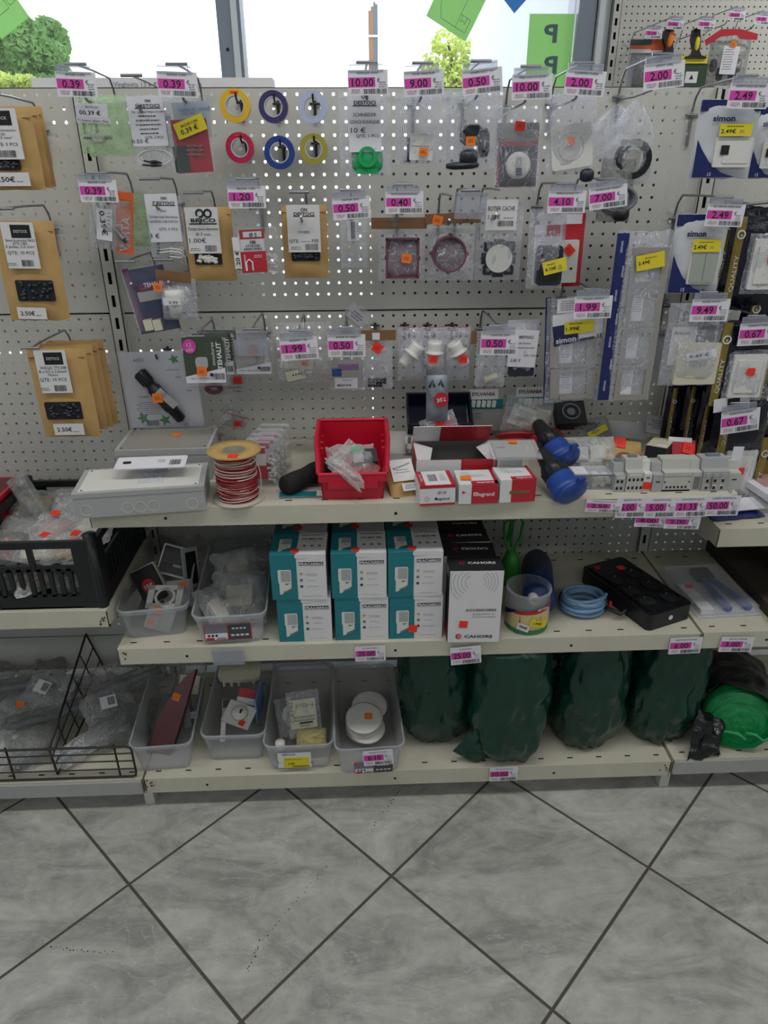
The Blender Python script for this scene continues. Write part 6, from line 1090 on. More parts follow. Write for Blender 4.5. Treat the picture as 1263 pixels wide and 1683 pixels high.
def within(name, label, cat, b, x, y, z, yaw=0, rx=0, ry=0): # a thing lying inside bin b at its local point
    p = b.M @ Vector((x, y, z)); return Sh(name, label, cat, p, yaw+math.degrees(b.M.to_euler().z), rx, ry)
b1 = clear_bin(212, 1050, 306, 1041, S2, 'clear plastic bin with black 15€ case, leftmost on the middle shelf')
b2 = clear_bin(333, 1059, 432, 1053, S2, 'clear plastic bin of crumpled bags beside the teal boxes'); pic_label(b2, b2.W*.45, b2.H*.44, .105, .045, y=-.007)
t = within('device_case', 'black and cream case with round red 15€ sticker standing in the bin', 'box', b1, .035, .09, .052, 0, -8, 28)
m = MB(); m.rr(0, 0, .056, .088, .004, -.008, .006, 'black_plastic'); m.rr(0, 0, .062, .094, .005, .006, .020, 'cream_plastic'); t.part('case', m); m = MB(); m.disc(0, -.002, .016, -.009, -.008, 'red_print', 24, sz=1.15); m.text('15€', 0, -.002, -.0096, 'card_white', h=.010, w=.020, bold=.02); t.part('price_sticker', m)
t.R.matrix_world = b1.M @ Mx((.040, .120, .066), math.radians(-8), math.radians(-24), math.radians(-26))
t = within('switch_plate', 'upturned socket frame showing its black inside, in the left bin', 'socket', b1, .105, .20, .085); t.R.matrix_world = b1.M @ Mx((.098, .19, .085), math.radians(5), math.radians(-35), math.radians(22))
m = MB(); m.rr(0, 0, .080, .076, .003, 0, .010, 'card_white'); m.rr(0, 0, .072, .066, .002, -.004, 0, 'black_plastic'); m.rr(-.008, .005, .045, .030, .002, -.010, -.004, 'dark_bits'); m.rr(.006, -.012, .020, .006, 0, -.011, -.004, 'alu_grey'); m.rr(.022, .018, .014, .014, .001, -.012, -.004, 'black_plastic'); t.part('frame', m)
t = Sh('switch_plate', 'pale grey cover standing on edge at the right of the left bin', 'plate', (0, 0, 0)); t.R.matrix_world = b1.M @ Mx((.135, .17, .075), math.radians(55), math.radians(-15), math.radians(18)); m = MB(); m.rr(0, 0, .05, .10, .003, 0, .006, 'grey_plastic'); m.rr(0, 0, .034, .08, .002, -.002, 0, 'black_plastic'); t.part('cover', m)
t = Sh('blank_plate', 'grey blanking plate with orange sticker under the black frame', 'plate', (0, 0, 0)); t.R.matrix_world = b1.M @ Mx((.105, .11, .040), math.radians(5), math.radians(-50), 0); m = MB(); m.rr(0, 0, .07, .07, .002, 0, .006, 'grey_plastic'); m.bb(-.002, -.001, -.0005, 0, -.03, .03, 'ink_grey'); t.part('plate', m); sticker(t, .010, .020, -.0006, r=.009)
t = Sh('blank_plate', 'grey double plate with two orange stickers against the front wall of the left bin', 'plate', (0, 0, 0)); t.R.matrix_world = b1.M @ Mx((.072, .014, .036), 0, math.radians(-10), math.radians(22)); m = MB(); m.rr(0, 0, .060, .058, .002, 0, .005, 'grey_plastic'); m.bb(.0, .001, -.0005, 0, -.028, .028, 'ink_grey'); t.part('plate', m); sticker(t, -.008, .018, -.0006, r=.010); sticker(t, -.018, -.014, -.0006, r=.008)
t = Sh('socket_mounting', 'white cut-out mounting frame lying across the front of the left bin', 'frame', (0, 0, 0)); t.R.matrix_world = b1.M @ Mx((.085, .045, .076), math.radians(-5), math.radians(-62), math.radians(3)); m = MB()
for q in ((-.04, .04, .018, .030), (-.04, .04, -.030, -.018), (-.04, -.026, -.030, .030), (.026, .04, -.030, .030)): m.bb(q[0], q[1], 0, .003, q[2], q[3], 'white_plastic')
m.ring(0, 0, .024, .018, 0, .003, 'white_plastic'); t.part('frame', m)
for k, (x, y, z, w_, h_, s) in enumerate(((.08, .10, .055, .10, .10, 1), (.07, .20, .06, .09, .10, 2), (.03, .06, .045, .05, .10, 3))):
    t = Sh('crumpled_bag', 'crumpled grey bag in the bin beside the teal boxes, %s' % ('front one with cream fitting', 'rear one', 'narrow one along its left wall')[k], 'bag', (0, 0, 0)); t.R.matrix_world = b2.M @ Mx((x, y, z), math.radians(20*k), math.radians(-50), 0)
    m = MB(); m.pillow(w_*1.25, h_*1.3, .034, 'poly_haze', 100+s, wr=.014, ragged=.08); t.part('bag', m)
    m = MB(); m.rr(0, 0, w_*.6, h_*.5, .006, -.018, 0, 'cream_plastic'); t.part('fitting', m)
# --- teal and white speaker-kit boxes
def frac(x, y, z, label, top_sticker=False, front_sticker=False, yaw=0, W=.119, H=.113, D=.103):
    t = Sh('kit_box', label, 'box', (x, y, z), yaw, group=None); m = MB(); sbox(m, W, D, H, 'paper', .001); t.part('carton', m)
    m = MB(); m.rr(W*.235, H/2, W*.47, H*.998, 0, -.0005, 0, 'teal'); X = TOPX(0, 0, H+.0003); m.rr(W*.235, D/2, W*.47, D, 0, -.0004, 0, 'teal', X=X); m.bb(-.0005, 0, 0, D, 0, H, 'teal')
    for (XX, hh, s) in ((Matrix(), H, 1), (X, D, .92)):      # drawing of a wall unit with tilted base
        m.rr(W*.245, hh*.52, W*.24*s, hh*.30*s, .003, -.0009, -.0005, 'white_plastic', X=XX); m.rr(W*.265, hh*.53, W*.175*s, hh*.24*s, .002, -.0012, -.0009, 'grey_plastic', X=XX)
        m.prism([(W*.14, hh*.12), (W*.20, hh*.14), (W*.26, hh*.36), (W*.14, hh*.38)], -.0011, -.0005, 'white_plastic', X=XX); m.prism([(W*.22, hh*.19), (W*.36, hh*.27), (W*.36, hh*.38), (W*.24, hh*.32)], -.0015, -.0011, 'white_plastic', X=XX); m.prism([(W*.20, hh*.14), (W*.34, hh*.21), (W*.36, hh*.27), (W*.22, hh*.19)], -.0013, -.0011, 'ink_grey', X=XX)
    m.rr(W*.735, H*.80, W*.44, H*.070, 0, -.0007, -.0005, 'ink'); m.text('FRACARRO', W*.735, H*.80, -.0012, 'card_white', h=H*.050, w=W*.42, bold=.03)
    for k in range(3): m.disc(W*.545, H*(.58-.14*k), .0034, -.0008, -.0005, ('kraft', 'ink_grey', 'charcoal')[k], 12); m.lines(W*.74, H*(.57-.14*k), W*.22, 2 if k == 0 else 1, .0034, -.0008, 'ink_grey', k, .0009)
    m.lines(W*.74, H*.07, W*.42, 1, .003, -.0007, 'ink_grey', 9, .0007)
    m.text('FRACARRO', W*.735, D*.84, -.0007, 'ink', h=D*.05, w=W*.42, bold=.02, X=X); m.text('KIT MAP 700', W*.735, D*.66, -.0007, 'ink', h=D*.07, w=W*.38, bold=.02, X=X); m.lines(W*.76, D*.54, W*.3, 1, .003, -.0007, 'ink_grey', X=X)
    for k in range(3): m.disc(W*(.6+.14*k), D*.36, .004, -.0007, -.0004, 'ink_grey', 10, X=X)
    t.part('print', m)
    m = MB(); m.rr(W*.55, H-.004, .024, .010, .003, -.0011, -.0006, 'paper'); t.part('flap_tab', m)
    if top_sticker: sticker(t, W*.44, H+.0010, D*.14, 'red_dot', top=True, r=.009)
    if front_sticker: sticker(t, W*.44, H*.24, -.0016, 'red_dot', r=.010)
    return t
cols = (.360, .487, .6085)
pos = ('left', 'middle', 'right')
for ci, x in enumerate(cols):
    for row in (0, 1):
        for dp in range(3):
            if dp > 0 and row == 0: continue
            where = ('bottom', 'top')[row]+' row, '+pos[ci]+' column' if dp == 0 else 'row behind, '+('second' if dp == 1 else 'third')+' from the front in the '+pos[ci]+' column'
            frac(x+(.004 if row == 0 else (-.003, .0, .001)[ci]), -.380+dp*.107+(.002 if row == 0 else 0), S2+.0006+row*.1135, 'teal and white kit box, '+where, row == 1, ci == 2 and row == 0 and dp == 0, yaw=(-1, -.6, .5)[ci]*(1 if row else .5))
for ci, x in enumerate(cols): # supports under the upper rear boxes
    frac(x+.002, -.380+.109, S2+.0006, 'teal box mostly hidden behind the bottom row, %s column' % pos[ci]); frac(x+.002, -.380+.216, S2+.0006, 'teal box hidden at the back of the bottom row, %s column' % pos[ci])
# --- CAHORS cartons
def cahors(x, y, label, front=False, yaw=0, rev=False):
    W, H, D = .117, .188, .060; t = Sh('accessory_carton', label, 'box', (x, y, S2+.0006), yaw); m = MB(); sbox(m, W, D, H, 'slot_dark', .001); t.part('carton', m)
    m = MB(); m.rr(W*.505, H*.495, W*.99, H*.99, 0, -.0005, 0, 'paper'); X = TOPX(0, 0, H+.0004)
    m.text('CAHORS', W*.62, D*.5, -.0005, 'card_white', h=D*.16, w=W*.52, bold=.03, X=X, rot=PI if rev else 0); m.ring(W*.25, D*.5, .006, .004, -.0006, -.0003, 'red_print', 16, X=X)
    if front:
        for s in (-1, 1):
            for k in range(5):
                R0 = .018+k*.0085; c = (W*(.50), H*.84); a0, a1 = (110, 235) if s < 0 else (-40, 60)
                if s > 0: R0 *= .8
                m.tube([(c[0]+s*.006+R0*math.cos(math.radians(a)), -.0007, c[1]+R0*math.sin(math.radians(a))) for a in [a0+(a1-a0)*i/12 for i in range(13)] if .003 < c[0]+s*.006+R0*math.cos(math.radians(a)) < W-.003 and c[1]+R0*math.sin(math.radians(a)) < H-.003] or [(W/2, -.0007, H*.8), (W/2+.001, -.0007, H*.8)], .00035, 'ink_grey', 4)
        m.text('ACCESSOIRES', W*.62, H*.46, -.001, 'ink', h=H*.032, w=W*.58, bold=.02); m.text('Equipement de', W*.68, H*.405, -.001, 'ink_grey', h=H*.024, w=W*.42); m.text('Communication', W*.68, H*.365, -.001, 'ink_grey', h=H*.024, w=W*.44)
        m.text('CAHORS', W*.60, H*.085, -.001, 'ink', h=H*.042, w=W*.54, bold=.03); m.disc(W*.22, H*.085, .0072, -.0010, -.0005, 'red_print', 20); m.ring(W*.235, H*.085, .0042, .0030, -.0014, -.0010, 'card_white', 16)
    t.part('print', m); m = MB(); m.rr(0, 0, .022, .022, 0, 0, .0006, 'card_white', X=Matrix.Translation((-.0003, D*.6, H*.9)) @ Matrix.Rotation(-PI/2, 4, 'Z')); m.rr(0, 0, D*.7, .03, 0, 0, .0006, 'red_print', X=Matrix.Translation((-.0003, D*.5, H*.10)) @ Matrix.Rotation(-PI/2, 4, 'Z')); t.part('side_label', m)
    if front: sticker(t, W*.30, H*.26, -.0012, 'red_dot', r=.0095)
    return t
cahors(.741, -.397, 'front black and white ACCESSOIRES carton with red sticker', True, -1.5)
for k in range(4): cahors(.735-.002*k, -.333+.0625*k, 'black-topped carton, %s behind the ACCESSOIRES carton' % ('first', 'second', 'third', 'fourth')[k], yaw=(-2, 1, 0, -1)[k], rev=k == 0)
# green cable clamp pair, blue cone, tub
mat('cable_green', '#2e8a2c', .45, 0, .1, 60); c = PZ(838, 960, S2)
t = Sh('cable_set', 'bright green plug with looped green cables behind the black-topped cartons', 'cable', (c.x, -.15, S2), 15)
m = MB(); m.lathe([(.0001, 0), (.022, 0), (.026, .02), (.024, .06), (.014, .09), (.0001, .095)], 'cable_green', 18, cap=False, X=Matrix.Translation((0, 0, .0))); t.part('plug', m)
for s in (-1, 1): m = MB(); m.tube([(s*.004, 0, .09), (s*.022, 0, .13), (s*.026, 0, .17), (s*.012, 0, .19), (s*.002, .01, .17), (s*.006, .02, .10)], .0038, 'cable_green', 8); t.part('cable', m)
mat('cone_blue', '#15306c', .4); c = PZ(885, 985, S2); t = Sh('plastic_cone', 'dark blue plastic tube cut at a slant lying behind the clear tub', 'tube', (c.x, c.y+.02, S2+.040), 0); m = MB()
X = Matrix.Rotation(math.radians(-12), 4, 'Z') @ Matrix.Rotation(math.radians(82), 4, 'X'); vs = []; n = 28
for j in range(n): g = 2*PI*j/n; vs.append((.040*math.cos(g), .038*math.sin(g), -.075+.05*math.sin(g)*-1))
for j in range(n): g = 2*PI*j/n; vs.append((.036*math.cos(g), .034*math.sin(g), .12))
fs = [(j, (j+1) % n, n+(j+1) % n, n+j) for j in range(n)]+[tuple(range(n))[::-1], tuple(range(n, 2*n))]; m.add(vs, fs, 'cone_blue', True, X); t.part('tube', m)
c = PZ(864, 1024, S2); t = Sh('plastic_tub', 'round clear tub with coloured printed band and yellow 1.99 sticker', 'tub', (c.x, c.y, S2+.0006)); R_ = .050; Ht = .098
m = MB(); m.lathe([(.0001, 0), (R_, 0), (R_, Ht), (R_+.002, Ht), (R_+.002, Ht+.004), (R_-.002, Ht+.004), (R_-.002, .002)], 'blister', 40, cap=False); t.part('body', m)
mat('band_cream', '#cfc08a', .5, 0, .08, 20); mat('band_green', '#2f7a4a', .5)
def arc(m, R0, z0, z1, a0, a1, mt, n=20, f0=None, f1=None):
    vs = []
    for k in range(n+1):
        g = math.radians(a0+(a1-a0)*k/n); u = k/n; vs += [(R0*math.cos(g), R0*math.sin(g), z0 if f0 is None else f0(u)), (R0*math.cos(g), R0*math.sin(g), z1 if f1 is None else f1(u))]
    m.add(vs, [(2*k, 2*k+2, 2*k+3, 2*k+1) for k in range(n)], mt, True)
m = MB(); arc(m, R_+.0006, .010, .062, 180, 360, 'band_cream', f1=lambda u: .050+.016*u); arc(m, R_+.0008, .002, .014, 180, 360, 'band_green'); arc(m, R_+.001, .055, .068, 225, 360, 'red_print', f0=lambda u: .052+.013*u, f1=lambda u: .060+.018*u); arc(m, R_+.0008, .03, .060, 180, 226, 'navy', f0=lambda u: .034+.022*u, f1=lambda u: .050+.012*u)
X = Matrix.Rotation(math.radians(28), 4, 'Z'); m.text('BEYTON', 0, .069, -R_-.0022, 'card_white', h=.006, w=.028, X=X, bold=.02)
for g, mm in ((-30, 'red_print'), (0, 'green_part'), (24, 'violet_part')): m.prism([(-.002, .025), (.002, .025), (.0003, .05), (-.0003, .05)], -R_-.0016, -R_-.0008, mm, X=Matrix.Rotation(math.radians(g), 4, 'Z'))
t.part('printed_band', m); m = MB(); X = Matrix.Rotation(math.radians(14), 4, 'Z'); m.rr(0.002, .034, .040, .021, 0, -R_-.0035, -R_-.003, 'yellow_label', .25, X=X); m.text('1.99€', .000, .033, -R_-.004, 'ink', h=.006, w=.022, rot=.25, X=X, bold=.015); m.lines(.004, .041, .026, 1, .003, -R_-.004, 'ink', rot=.25, X=X); t.part('price_sticker', m)
m = MB(); X = Matrix.Rotation(math.radians(-20), 4, 'Z'); m.rr(0, .022, .027, .018, 0, -R_-.003, -R_-.0025, 'paper', .2, X=X); m.bars(0, .023, .018, .007, -R_-.0034, 'ink', 3, .2, X=X); t.part('barcode_label', m); m = MB(); m.ring(.014, .066, .012, .007, -.01, .01, 'white_plastic', 18); t.part('white_ring', m)
# blue cord coil
c = PZ(963, 1014, S2); t = Sh('cord_coil', 'coil of blue and white braided hose tied with black bands', 'cord', (c.x, c.y+.03, S2+.0005))
rnd = random.Random(5); m = MB(); pts = []
for i in range(9*26): g = 2*PI*i/26; k = i/26; pts.append(((.046+.005*math.sin(k*2.3))*math.cos(g), (.034+.005*math.cos(k*1.7))*math.sin(g)*1.15,   .007+.0044*k+.002*math.sin(g*2+k)))
bm_ = bpy.data.materials.new('braid'); bm_.use_nodes = True; MATS['braid'] = bm_; N = bm_.node_tree.nodes; wv = N.new('ShaderNodeTexWave'); wv.inputs['Scale'].default_value = 180; wv.inputs['Distortion'].default_value = 2; tcx = N.new('ShaderNodeTexCoord'); bm_.node_tree.links.new(tcx.outputs['Object'], wv.inputs['Vector']); rp = N.new('ShaderNodeValToRGB'); rp.color_ramp.elements[0].color = (*lin('#2e6296'), 1); rp.color_ramp.elements[1].color = (*lin('#9cc0de'), 1); bm_.node_tree.links.new(wv.outputs[0], rp.inputs[0]); bm_.node_tree.links.new(rp.outputs[0], N['Principled BSDF'].inputs['Base Color'])
m.tube(pts, .0048, 'braid', 8); t.part('hose', m)
for g in (150, -25): g = math.radians(g); m = MB(); m.tube([(.046*math.cos(g)+.013*math.cos(q)*math.cos(g), .038*math.sin(g)+.013*math.cos(q)*math.sin(g), .022+.020*math.sin(q)) for q in [2*PI*i/14 for i in range(14)]], .0016, 'black_plastic', 6, True); t.part('tie', m)
m = MB(); m.box((.062, -.012, .018), (.006, .006, .022), 'red_dot'); t.part('price_sticker', m)
# black power strip
t = Sh('power_strip', 'wide black power strip with six sockets and red switch', 'power strip', (1.207, -.378, S2+.0006), 22)
W, D, H = .130, .245, .042; mat('strip_black', '#0e1016', .4, 0, .1, 60)
m = MB(); m.rr(0, 0, W, D, .012, -H, 0, 'strip_black', X=Matrix.Translation((W/2, D/2, 0)) @ Matrix.Rotation(-PI/2, 4, 'X')); m.rr(0, 0, W-.02, D-.02, .010, -H-.004, -H, 'strip_black', X=Matrix.Translation((W/2, D/2, 0)) @ Matrix.Rotation(-PI/2, 4, 'X')); t.part('housing', m)
for i, (x, y) in enumerate(((.034, .048), (.034, .098), (.034, .152), (.094, .040), (.094, .100), (.094, .160))):
    m = MB(); X = TOPX(x, y, H+.0042); m.ring(0, 0, .0245, .0215, -.004, 0, 'black_plastic', 28, X=X); m.disc(0, 0, .0215, -.0006, 0, 'slot_dark', 24, X=X); m.disc(0, .010, .0022, -.006, 0, 'wire_zinc', 8, X=X)
    for s in (-1, 1): m.disc(s*.009, 0, .003, -.0012, -.0006, 'black_soft', 8, X=X)
    t.part('socket', m)
m = MB(); X = TOPX(.026, D-.028, H+.0042); m.disc(0, 0, .009, -.003, 0, 'red_print', 20, X=X, sz=.7); t.part('switch', m); sticker(t, .082, H+.0050, D-.052, 'red_dot', top=True, r=.010); m = MB(); m.disc(W*.5, H*.5, .006, -.001, 0, 'card_white', 20); t.part('round_label', m)
m = MB(); m.tube([(0.002, .07, .02), (-.03, .06, .02), (-.042, .10, .018), (-.034, .15, .02), (.002, .155, .022)], .0052, 'strip_black', 10); t.part('handle', m)
# blue pliers pack
t = Sh('blister_card', 'large clear pack with blue-handled crimping pliers and two white cartons', 'pack', (1.345, -.335, S2+.0026), 3)
m = MB(); m.bb(0, .155, 0, .215, 0, .0015, 'grey_plastic'); m.bb(-.002, .158, -.002, .218, .002, .0026, 'blister'); m.bb(.006, .150, .006, .205, .003, .022, 'blister'); m.lines(.035, .203, .06, 2, .004, -.0005, 'ink_grey', X=TOPX(0, 0, .0018)); t.part('clear_shell', m)
for k, y in enumerate((.015, .055, .095)): m = MB(); m.bb(.012+.0*k-k*.002, .044-k*.002, y, y+.036, .0016, .014, 'paper'); t.part('inner_carton', m)
for s in (0, 1): m = MB(); m.tube([(.088+.006*s, .17, .012), (.084+.030*s, .13, .012), (.080+.045*s, .07, .012), (.082+.050*s, .015, .012)], [.006, .007, .008, .008], 'blue_plug', 10); t.part('handle', m)
m = MB(); m.bb(.072, .116, .150, .195, .004, .020, 'black_plastic'); t.part('jaw', m); sticker(t, .030, .0165, .115, 'red_dot', top=True, r=.009)
# brown slabs
mat('dark_wood', '#3c352e', .7, 0, .15, 12); t = Sh('wood_panel', 'dark brown flat panel lying on the right middle shelf', 'panel', (1.51, -.375, S2+.003)); m = MB(); m.bb(0, .9, 0, .368, 0, .030, 'dark_wood'); t.part('panel', m)
t = Sh('wood_panel', 'upper dark brown panel stacked slightly to the right', 'panel', (1.60, -.370, S2+.0335)); m = MB(); m.bb(0, .8, 0, .36, 0, .03, 'dark_wood'); t.part('panel', m); 
t = Sh('loose_cable', 'short black cable lying on the upper brown panel', 'cable', (1.72, -.25, S2+.068)); m = MB(); m.tube([(-.06, .06, 0), (-.03, .02, .002), (.02, .01, 0), (.08, .03, 0)], .003, 'black_plastic', 6); t.part('cable', m)
# short right shelf goods
t = Sh('socket_pack', 'navy and white pack lying on the short right shelf', 'pack', (1.395, -.22, SR+.012), 8, -84); m = MB(); m.pillow(.13, .17, .010, 'navy_film', 120, wr=.004); t.part('pouch', m); m = MB(); m.rr(.01, -.045, .12, .05, .003, -.0135, -.011, 'card_white'); m.rr(.02, .02, .05, .05, .004, -.014, -.011, 'cream_plastic'); t.part('insert', m)
t = Sh('flat_box', 'flat white box on top of the packs on the short right shelf', 'box', (1.48, -.29, SR+.030), 6); m = MB(); m.bb(0, .18, 0, .18, 0, .016, 'card_white'); m.bb(.02, .15, .06, .16, .016, .0164, 'pink_bits'); t.part('box', m)
t = Sh('blister_box', 'clear empty-looking blister under the flat white box', 'pack', (1.46, -.32, SR+.001), 3); m = MB(); m.bb(0, .17, 0, .2, 0, .027, 'blister'); t.part('clear_shell', m)
# --- bottom shelf bins
c1 = clear_bin(233, 1268, 312, 1262, S0, 'clear bin with long dark red piece, leftmost on the bottom shelf', .092, .29, .014)
c2 = clear_bin(346, 1250, 432, 1247, S0, 'clear bin of mixed electrical parts, second on the bottom shelf', .092, .29, .012)
c3 = clear_bin(447, 1265, 541, 1261, S0, 'clear bin with cream kit card and yellow price label, third on the bottom shelf', .088, .29, .012)
c4 = clear_bin(562, 1272, 655, 1266, S0, 'clear bin of white round covers, rightmost on the bottom shelf', .092, .29, .012)
mat('maroon', '#5c1522', .35, 0, .1, 30)
def put(b, name, label, cat, x, y, z, rz=0, rx=0, ry=0): t = Sh(name, label, cat, (0, 0, 0)); t.R.matrix_world = b.M @ Mx((x, y, z), math.radians(rz), math.radians(rx), math.radians(ry)); return t
t = put(c1, 'trim_piece', 'long dark red pointed plastic piece with orange sticker', 'part', .066, .12, .072, -4, -38, 14); m = MB(); m.prism([(-.030, -.10), (.026, -.10), (.030, .02), (.030, .125), (.006, .098), (-.010, .06), (-.034, -.02)], -.012, .012, 'maroon'); t.part('piece', m); sticker(t, .000, .045, -.0126, r=.010)
t = put(c1, 'trim_piece', 'black ribbed strip beside the dark red piece', 'part', .030, .11, .055, 4, -38, 20); m = MB(); m.rr(0, 0, .022, .15, .003, -.01, .01, 'black_plastic'); t.part('strip', m)
t = put(c1, 'clamp', 'dark grey clamp at the right side of the leftmost bin', 'part', .100, .14, .06, -10, -30, -12); m = MB(); m.rr(0, 0, .020, .08, .003, -.012, .012, 'ink_grey'); m.rr(.016, -.01, .03, .018, .002, -.01, .01, 'alu_grey'); t.part('body', m)
t = put(c1, 'switch_plate', 'cream socket plate behind the dark red piece', 'plate', .095, .22, .085, 0, -40, 8); m = MB(); m.rr(0, 0, .055, .05, .003, 0, .006, 'cream_plastic'); m.disc(0, 0, .004, -.002, 0, 'slot_dark', 10); t.part('plate', m)
t = put(c2, 'clip_tray', 'cream tray of white pegs on top of the second bin', 'tray', .055, .22, .105, 0, 12, 0); m = MB(); m.rr(0, 0, .115, .075, .02, -.012, 0, 'cream_plastic', X=Matrix.Rotation(-PI/2, 4, 'X'))
for k in range(5): m.rr(-.04+.02*k, -.006, .006, .014, .001, -.040, -.03, 'white_plastic')
t.part('tray', m)
t = put(c2, 'relay', 'red and black relay block in the second bin', 'relay', .085, .15, .082, 10, -42, 18); m = MB(); m.rr(0, -.004, .052, .036, .002, -.024, 0, 'red_print'); m.rr(0, -.018, .054, .016, .001, -.026, 0, 'card_white'); m.rr(0, .020, .05, .016, .002, -.022, 0, 'black_plastic'); m.disc(.008, .002, .004, -.025, -.024, 'black_plastic', 10); t.part('body', m)
t = put(c2, 'ceiling_rose', 'white square plate with round knob and red sticker in the second bin', 'plate', .070, .075, .080, 8, -62, 28); m = MB(); m.rr(0, 0, .075, .060, .003, -.003, .004, 'white_plastic'); m.lathe([(.0001, 0), (.022, 0), (.018, .008), (.0001, .009)], 'white_plastic', 24, X=Matrix.Translation((0, -.003, .004)) @ Matrix.Rotation(PI/2, 4, 'X'), cap=False); m.rr(.003, .006, .004, .010, 0, -.016, -.012, 'slot_dark'); t.part('plate', m); sticker(t, .016, -.018, -.0036, 'red_dot', r=.008)
t = put(c2, 'terminal_block', 'grey and black terminal block at the left of the second bin', 'part', .035, .13, .055, 0, -35, 0); m = MB(); m.rr(0, 0, .034, .05, .002, -.02, 0, 'grey_plastic'); m.rr(.0, .014, .028, .020, .001, -.024, -.02, 'black_plastic'); t.part('body', m)
t = put(c2, 'plastic_edge', 'light blue plastic edge at the right of the second bin', 'part', .118, .13, .075, 85, 0, 0); mat('pale_blue', '#6f94c8', .5); m = MB(); m.rr(0, 0, .09, .075, .003, 0, .004, 'pale_blue'); t.part('frame', m)
t = put(c2, 'clear_bar', 'white barcode strip standing in the second bin', 'part', .030, .05, .055, 20, -40, 15); m = MB(); m.rr(0, 0, .012, .06, .001, 0, .003, 'white_plastic'); t.part('strip', m)
t = put(c3, 'kit_bag', 'clear bag with cream card reading KIT ENROULEUR PASSE-PLAFOND', 'bag', .080, .10, .088, -4, -40, -8); m = MB(); m.rr(0, 0, .068, .072, .001, -.0155, -.015, 'cream_plastic'); m.text('CAPRI', -.028, .006, -.0164, 'ink_grey', h=.010, w=.050, rot=-PI/2); m.text('KIT ENROULEUR', .004, -.008, -.0164, 'ink', h=.005, w=.052); m.text('PASSE-PLAFOND', .004, -.016, -.0164, 'ink', h=.005, w=.052); m.text('Quantite: 1', .006, -.029, -.0164, 'ink', h=.004, w=.030); m.rr(.006, -.0225, .034, .004, 0, -.0164, -.016, 'ink')
m.ring(.006, .020, .006, .0052, -.0164, -.016, 'ink', 16); m.tube([(-.018, -.0164, .020), (.030, -.0164, .020)], .0004, 'ink', 4); m.tube([(-.014, -.0164, .014), (-.014, -.0164, .026)], .0005, 'ink', 4); m.tube([(.026, -.0164, .014), (.026, -.0164, .026)], .0005, 'ink', 4); t.part('card', m); m = MB(); m.pillow(.085, .115, .015, 'poly', 130, wr=.006); t.part('bag', m)
t = put(c3, 'round_label_pack', 'crumpled clear bag with round white label in the third bin', 'bag', .045, .13, .055, 15, -50, 0); m = MB(); m.disc(0, 0, .026, -.016, -.012, 'white_plastic', 24, sz=1.1); m.text('9.BIM', 0, .01, -.0165, 'ink', h=.007, rot=-.8); t.part('label', m); m = MB(); m.pillow(.08, .10, .018, 'poly_haze', 131, wr=.01); t.part('bag', m)
t = put(c3, 'fitting', 'white cylinder fitting at the front left of the third bin', 'part', .022, .030, .050, 0, 0, 0); m = MB(); m.lathe([(.0001, -.022), (.012, -.022), (.012, .012), (.0001, .012)], 'white_plastic', 18, cap=False); t.part('body', m)
t = put(c3, 'crumpled_bag', 'yellowish crumpled bag at the front right of the third bin', 'bag', .100, .045, .055, 0, -55, 0); mat('poly_yellow', '#cbbf7c', .3, 0, .1, 20, bump=.8, bscale=45, film=(.4, .85)); m = MB(); m.pillow(.075, .05, .018, 'poly_yellow', 132, wr=.008); t.part('bag', m)
m = MB(); y = -.012; W = c3.W; H = c3.H; m.rr(W*.42, H*.46, .082, .048, 0, y-.0006, y, 'paper'); m.rr(W*.45, H*.38, .062, .034, 0, y-.001, y-.0006, 'yellow_label'); m.text('DESTOCK', W*.33, H*.68, y-.0012, 'ink', h=.005, w=.034, bold=.02); m.text('3', W*.13, H*.40, y-.0012, 'ink', h=.009); m.text('€', W*.72, H*.36, y-.0012, 'ink', h=.008); m.text('3,90', W*.36, H*.34, y-.0014, 'ink', h=.006, w=.016, bold=.02); m.text('GRENIER DES BASES', W*.40, H*.50, y-.0014, 'ink', h=.003, w=.04); m.bars(W*.52, H*.24, .040, .005, y-.0014, 'ink', 4); c3.part('price_label', m)
for k in range(7):
    t = put(c4, 'round_cover', 'white round cover in the rightmost bin, %s' % ('top of the pile with orange sticker', 'second from the top of the pile', 'third from the top of the pile', 'fourth from the top of the pile', 'fifth from the top of the pile', 'next to the bottom of the pile', 'bottom of the pile')[k], 'cover', .062+.004*((k*2) % 3)+(.010 if k == 1 else 0), .105+.010*((k*3) % 4)+(.025 if k == 1 else 0), .078-k*.0085, 0, 14, 0)
    m = MB(); m.lathe([(.0001, 0), (.045, 0), (.047, .003), (.047, .005), (.042, .0065), (.0001, .007)], 'white_plastic', 36, cap=False); t.part('disc', m)
    if k == 0: sticker(t, .012, .0076, .002, top=True, r=.010)
pic_label(c4, c4.W*.56, c4.H*.28, .095, .036, y=-.010); price_tag(622, 1245, '0.10', 'PLAFOND CACHE ROSE', 'white tag with pink price 0.10 taped to the rightmost bottom bin', w=49, h=24, rot=-4, Y=c4.M.translation.y-.022, holder=False)
